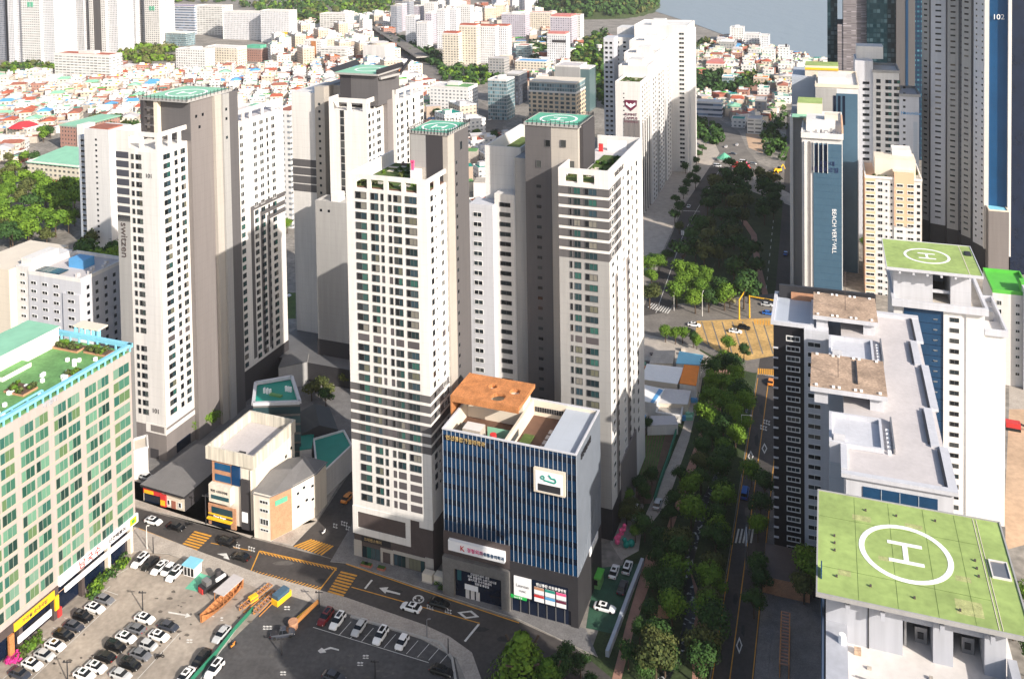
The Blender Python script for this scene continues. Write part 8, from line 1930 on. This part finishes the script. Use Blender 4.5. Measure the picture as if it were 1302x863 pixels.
# people on the pavements
def person(px, py, rz, label, top='navy', z=0.0):
    p = ray(px, py, 0); me = bpy.data.meshes.new('person')
    V = [(0, 0, .95), (0, 0, 1.2), (0, 0, 1.42), (0, 0, 1.52), (0, 0, 1.66), (.09, .02, .9), (.1, .14, .5), (.1, .05, .06), (-.09, 0, .9), (-.1, -.02, .5), (-.1, -.14, .06), (.19, 0, 1.4), (.25, .04, 1.12), (.24, .1, .88), (-.19, 0, 1.4), (-.25, -.02, 1.12), (-.24, .05, .88), (.1, .18, .04), (-.1, 0, .04)]
    Eg = [(0, 1), (1, 2), (2, 3), (3, 4), (0, 5), (5, 6), (6, 7), (0, 8), (8, 9), (9, 10), (2, 11), (11, 12), (12, 13), (2, 14), (14, 15), (15, 16), (7, 17), (10, 18)]
    rad = [.14, .13, .14, .055, .11, .09, .065, .045, .09, .065, .045, .06, .045, .035, .06, .045, .035, .04, .04]
    me.from_pydata(V, Eg, []); o = bpy.data.objects.new('person', me); col.objects.link(o); o.location = (p.x, p.y, z); o.rotation_euler = (0, 0, rz)
    sk = o.modifiers.new('skin', 'SKIN'); lay = me.skin_vertices[0].data if me.skin_vertices else None
    if lay is None:
        bpy.context.view_layer.objects.active = o
    lay = me.skin_vertices[0].data
    for i, r in enumerate(rad): lay[i].radius = (r, r)
    lay[0].use_root = True; sb = o.modifiers.new('sub', 'SUBSURF'); sb.levels = 1; sb.render_levels = 1; me.materials.append(M[top]); tag(o, label, 'person'); return o
try:
    person(613, 743, .3, 'person in dark clothes on the pavement before the blue building entrance', 'dgray', .12)
    person(632, 748, 1.3, 'person in dark blue standing right of the entrance pillar', 'navy', .12)
    person(643, 752, 2.0, 'person in black walking below the white poster', 'black', .12)
except Exception as ex: print('person', ex)

# ================================================================== LABELS: what sets each repeat apart
LM = [(322, 70, 'the green-roofed brick hall'), (240, 76, 'the white school block'), (105, 95, 'the long cream block'), (140, 170, 'the evergreen grove'), (20, 170, 'the red tent house'), (88, 178, 'the turquoise-roofed hall'), (225, 122, 'the tower 101 helipad'), (470, 92, 'the folded rooftop deck'), (424, 45, 'the curved white office'), (505, 60, 'the elevated road'), (572, 130, 'the green-topped block'),
      (703, 140, 'the arched cream office'), (600, 60, 'the red-topped flats'), (775, 20, 'the wooded headland'), (955, 58, 'the shore hotels'), (1045, 85, 'the waterfront glass towers'), (910, 90, 'the pink tiled house'), (900, 140, 'the station building'), (920, 370, 'the park corner'), (925, 225, 'the crimson tents'), (935, 440, 'the yellow junction'), (905, 620, 'the orange tiled path'), (870, 760, 'the stream bend'), (940, 680, 'the lower avenue crossing'), (68, 375, 'the white slab block'), (60, 210, 'the mint-roofed hall'), (700, 840, 'the bright conifers'), (415, 490, 'the courtyard sculpture'), (360, 200, 'the brown-roofed flats'), (10, 140, 'the left frame edge'), (300, 110, 'tower 101'), (400, 140, 'the pale rear tower')]
LMW = [(x, y, n) for x, y, n in LM]
ORD = ['first one', 'second one', 'third one', 'fourth one', 'fifth one', 'sixth one', 'seventh one', 'eighth one', 'ninth one', 'tenth one', 'eleventh one', 'twelfth one', 'thirteenth one', 'fourteenth one', 'fifteenth one', 'sixteenth one'] + ['%dth one' % k for k in range(17, 30)]
groups_ = {}
for o, auto in THINGS:
    if not auto: continue
    q = proj(o.location); best = min(LMW, key=lambda l: math.hypot(q[0] - l[0], (q[1] - l[1]) * 1.6))
    dx, dy = q[0] - best[0], (q[1] - best[1]) * 1.6
    rel = ('right of' if dx > 0 else 'left of') if abs(dx) > abs(dy) else ('before' if dy > 0 else 'behind')
    groups_.setdefault((o['label'], rel, best[2]), []).append((math.hypot(dx, dy), o))
for (lab, rel, lm), L_ in groups_.items():
    L_.sort(key=lambda e: e[0])
    for i, (_, o) in enumerate(L_):
        if len(L_) == 1: o['label'] = '%s %s %s' % (lab, rel, lm)
        else: o['label'] = '%s, %s %s %s' % (lab, ORD[min(i, 27)], rel, lm)
mx = max(len(o['label'].split()) for o, _ in THINGS); print('things', len(THINGS), 'longest label', mx)

# ================================================================== HAZE: even pale air round the camera and the whole scene
hz = MB(); hz.box(-4200, 3600, -400, 5200, -1.0, 171.0, 'ground'); hz.ml = []
me = bpy.data.meshes.new('haze'); me.from_pydata(hz.v, [], hz.f)
hm = bpy.data.materials.new('haze_air'); hm.use_nodes = True; n = hm.node_tree; n.nodes.clear(); pv = n.nodes.new('ShaderNodeVolumePrincipled'); ou = n.nodes.new('ShaderNodeOutputMaterial')
pv.inputs['Color'].default_value = (.93, .93, .95, 1); pv.inputs['Density'].default_value = .00006; pv.inputs['Anisotropy'].default_value = .2; n.links.new(pv.outputs[0], ou.inputs['Volume'])
me.materials.append(hm); o = bpy.data.objects.new('haze', me); col.objects.link(o); o['kind'] = 'stuff'
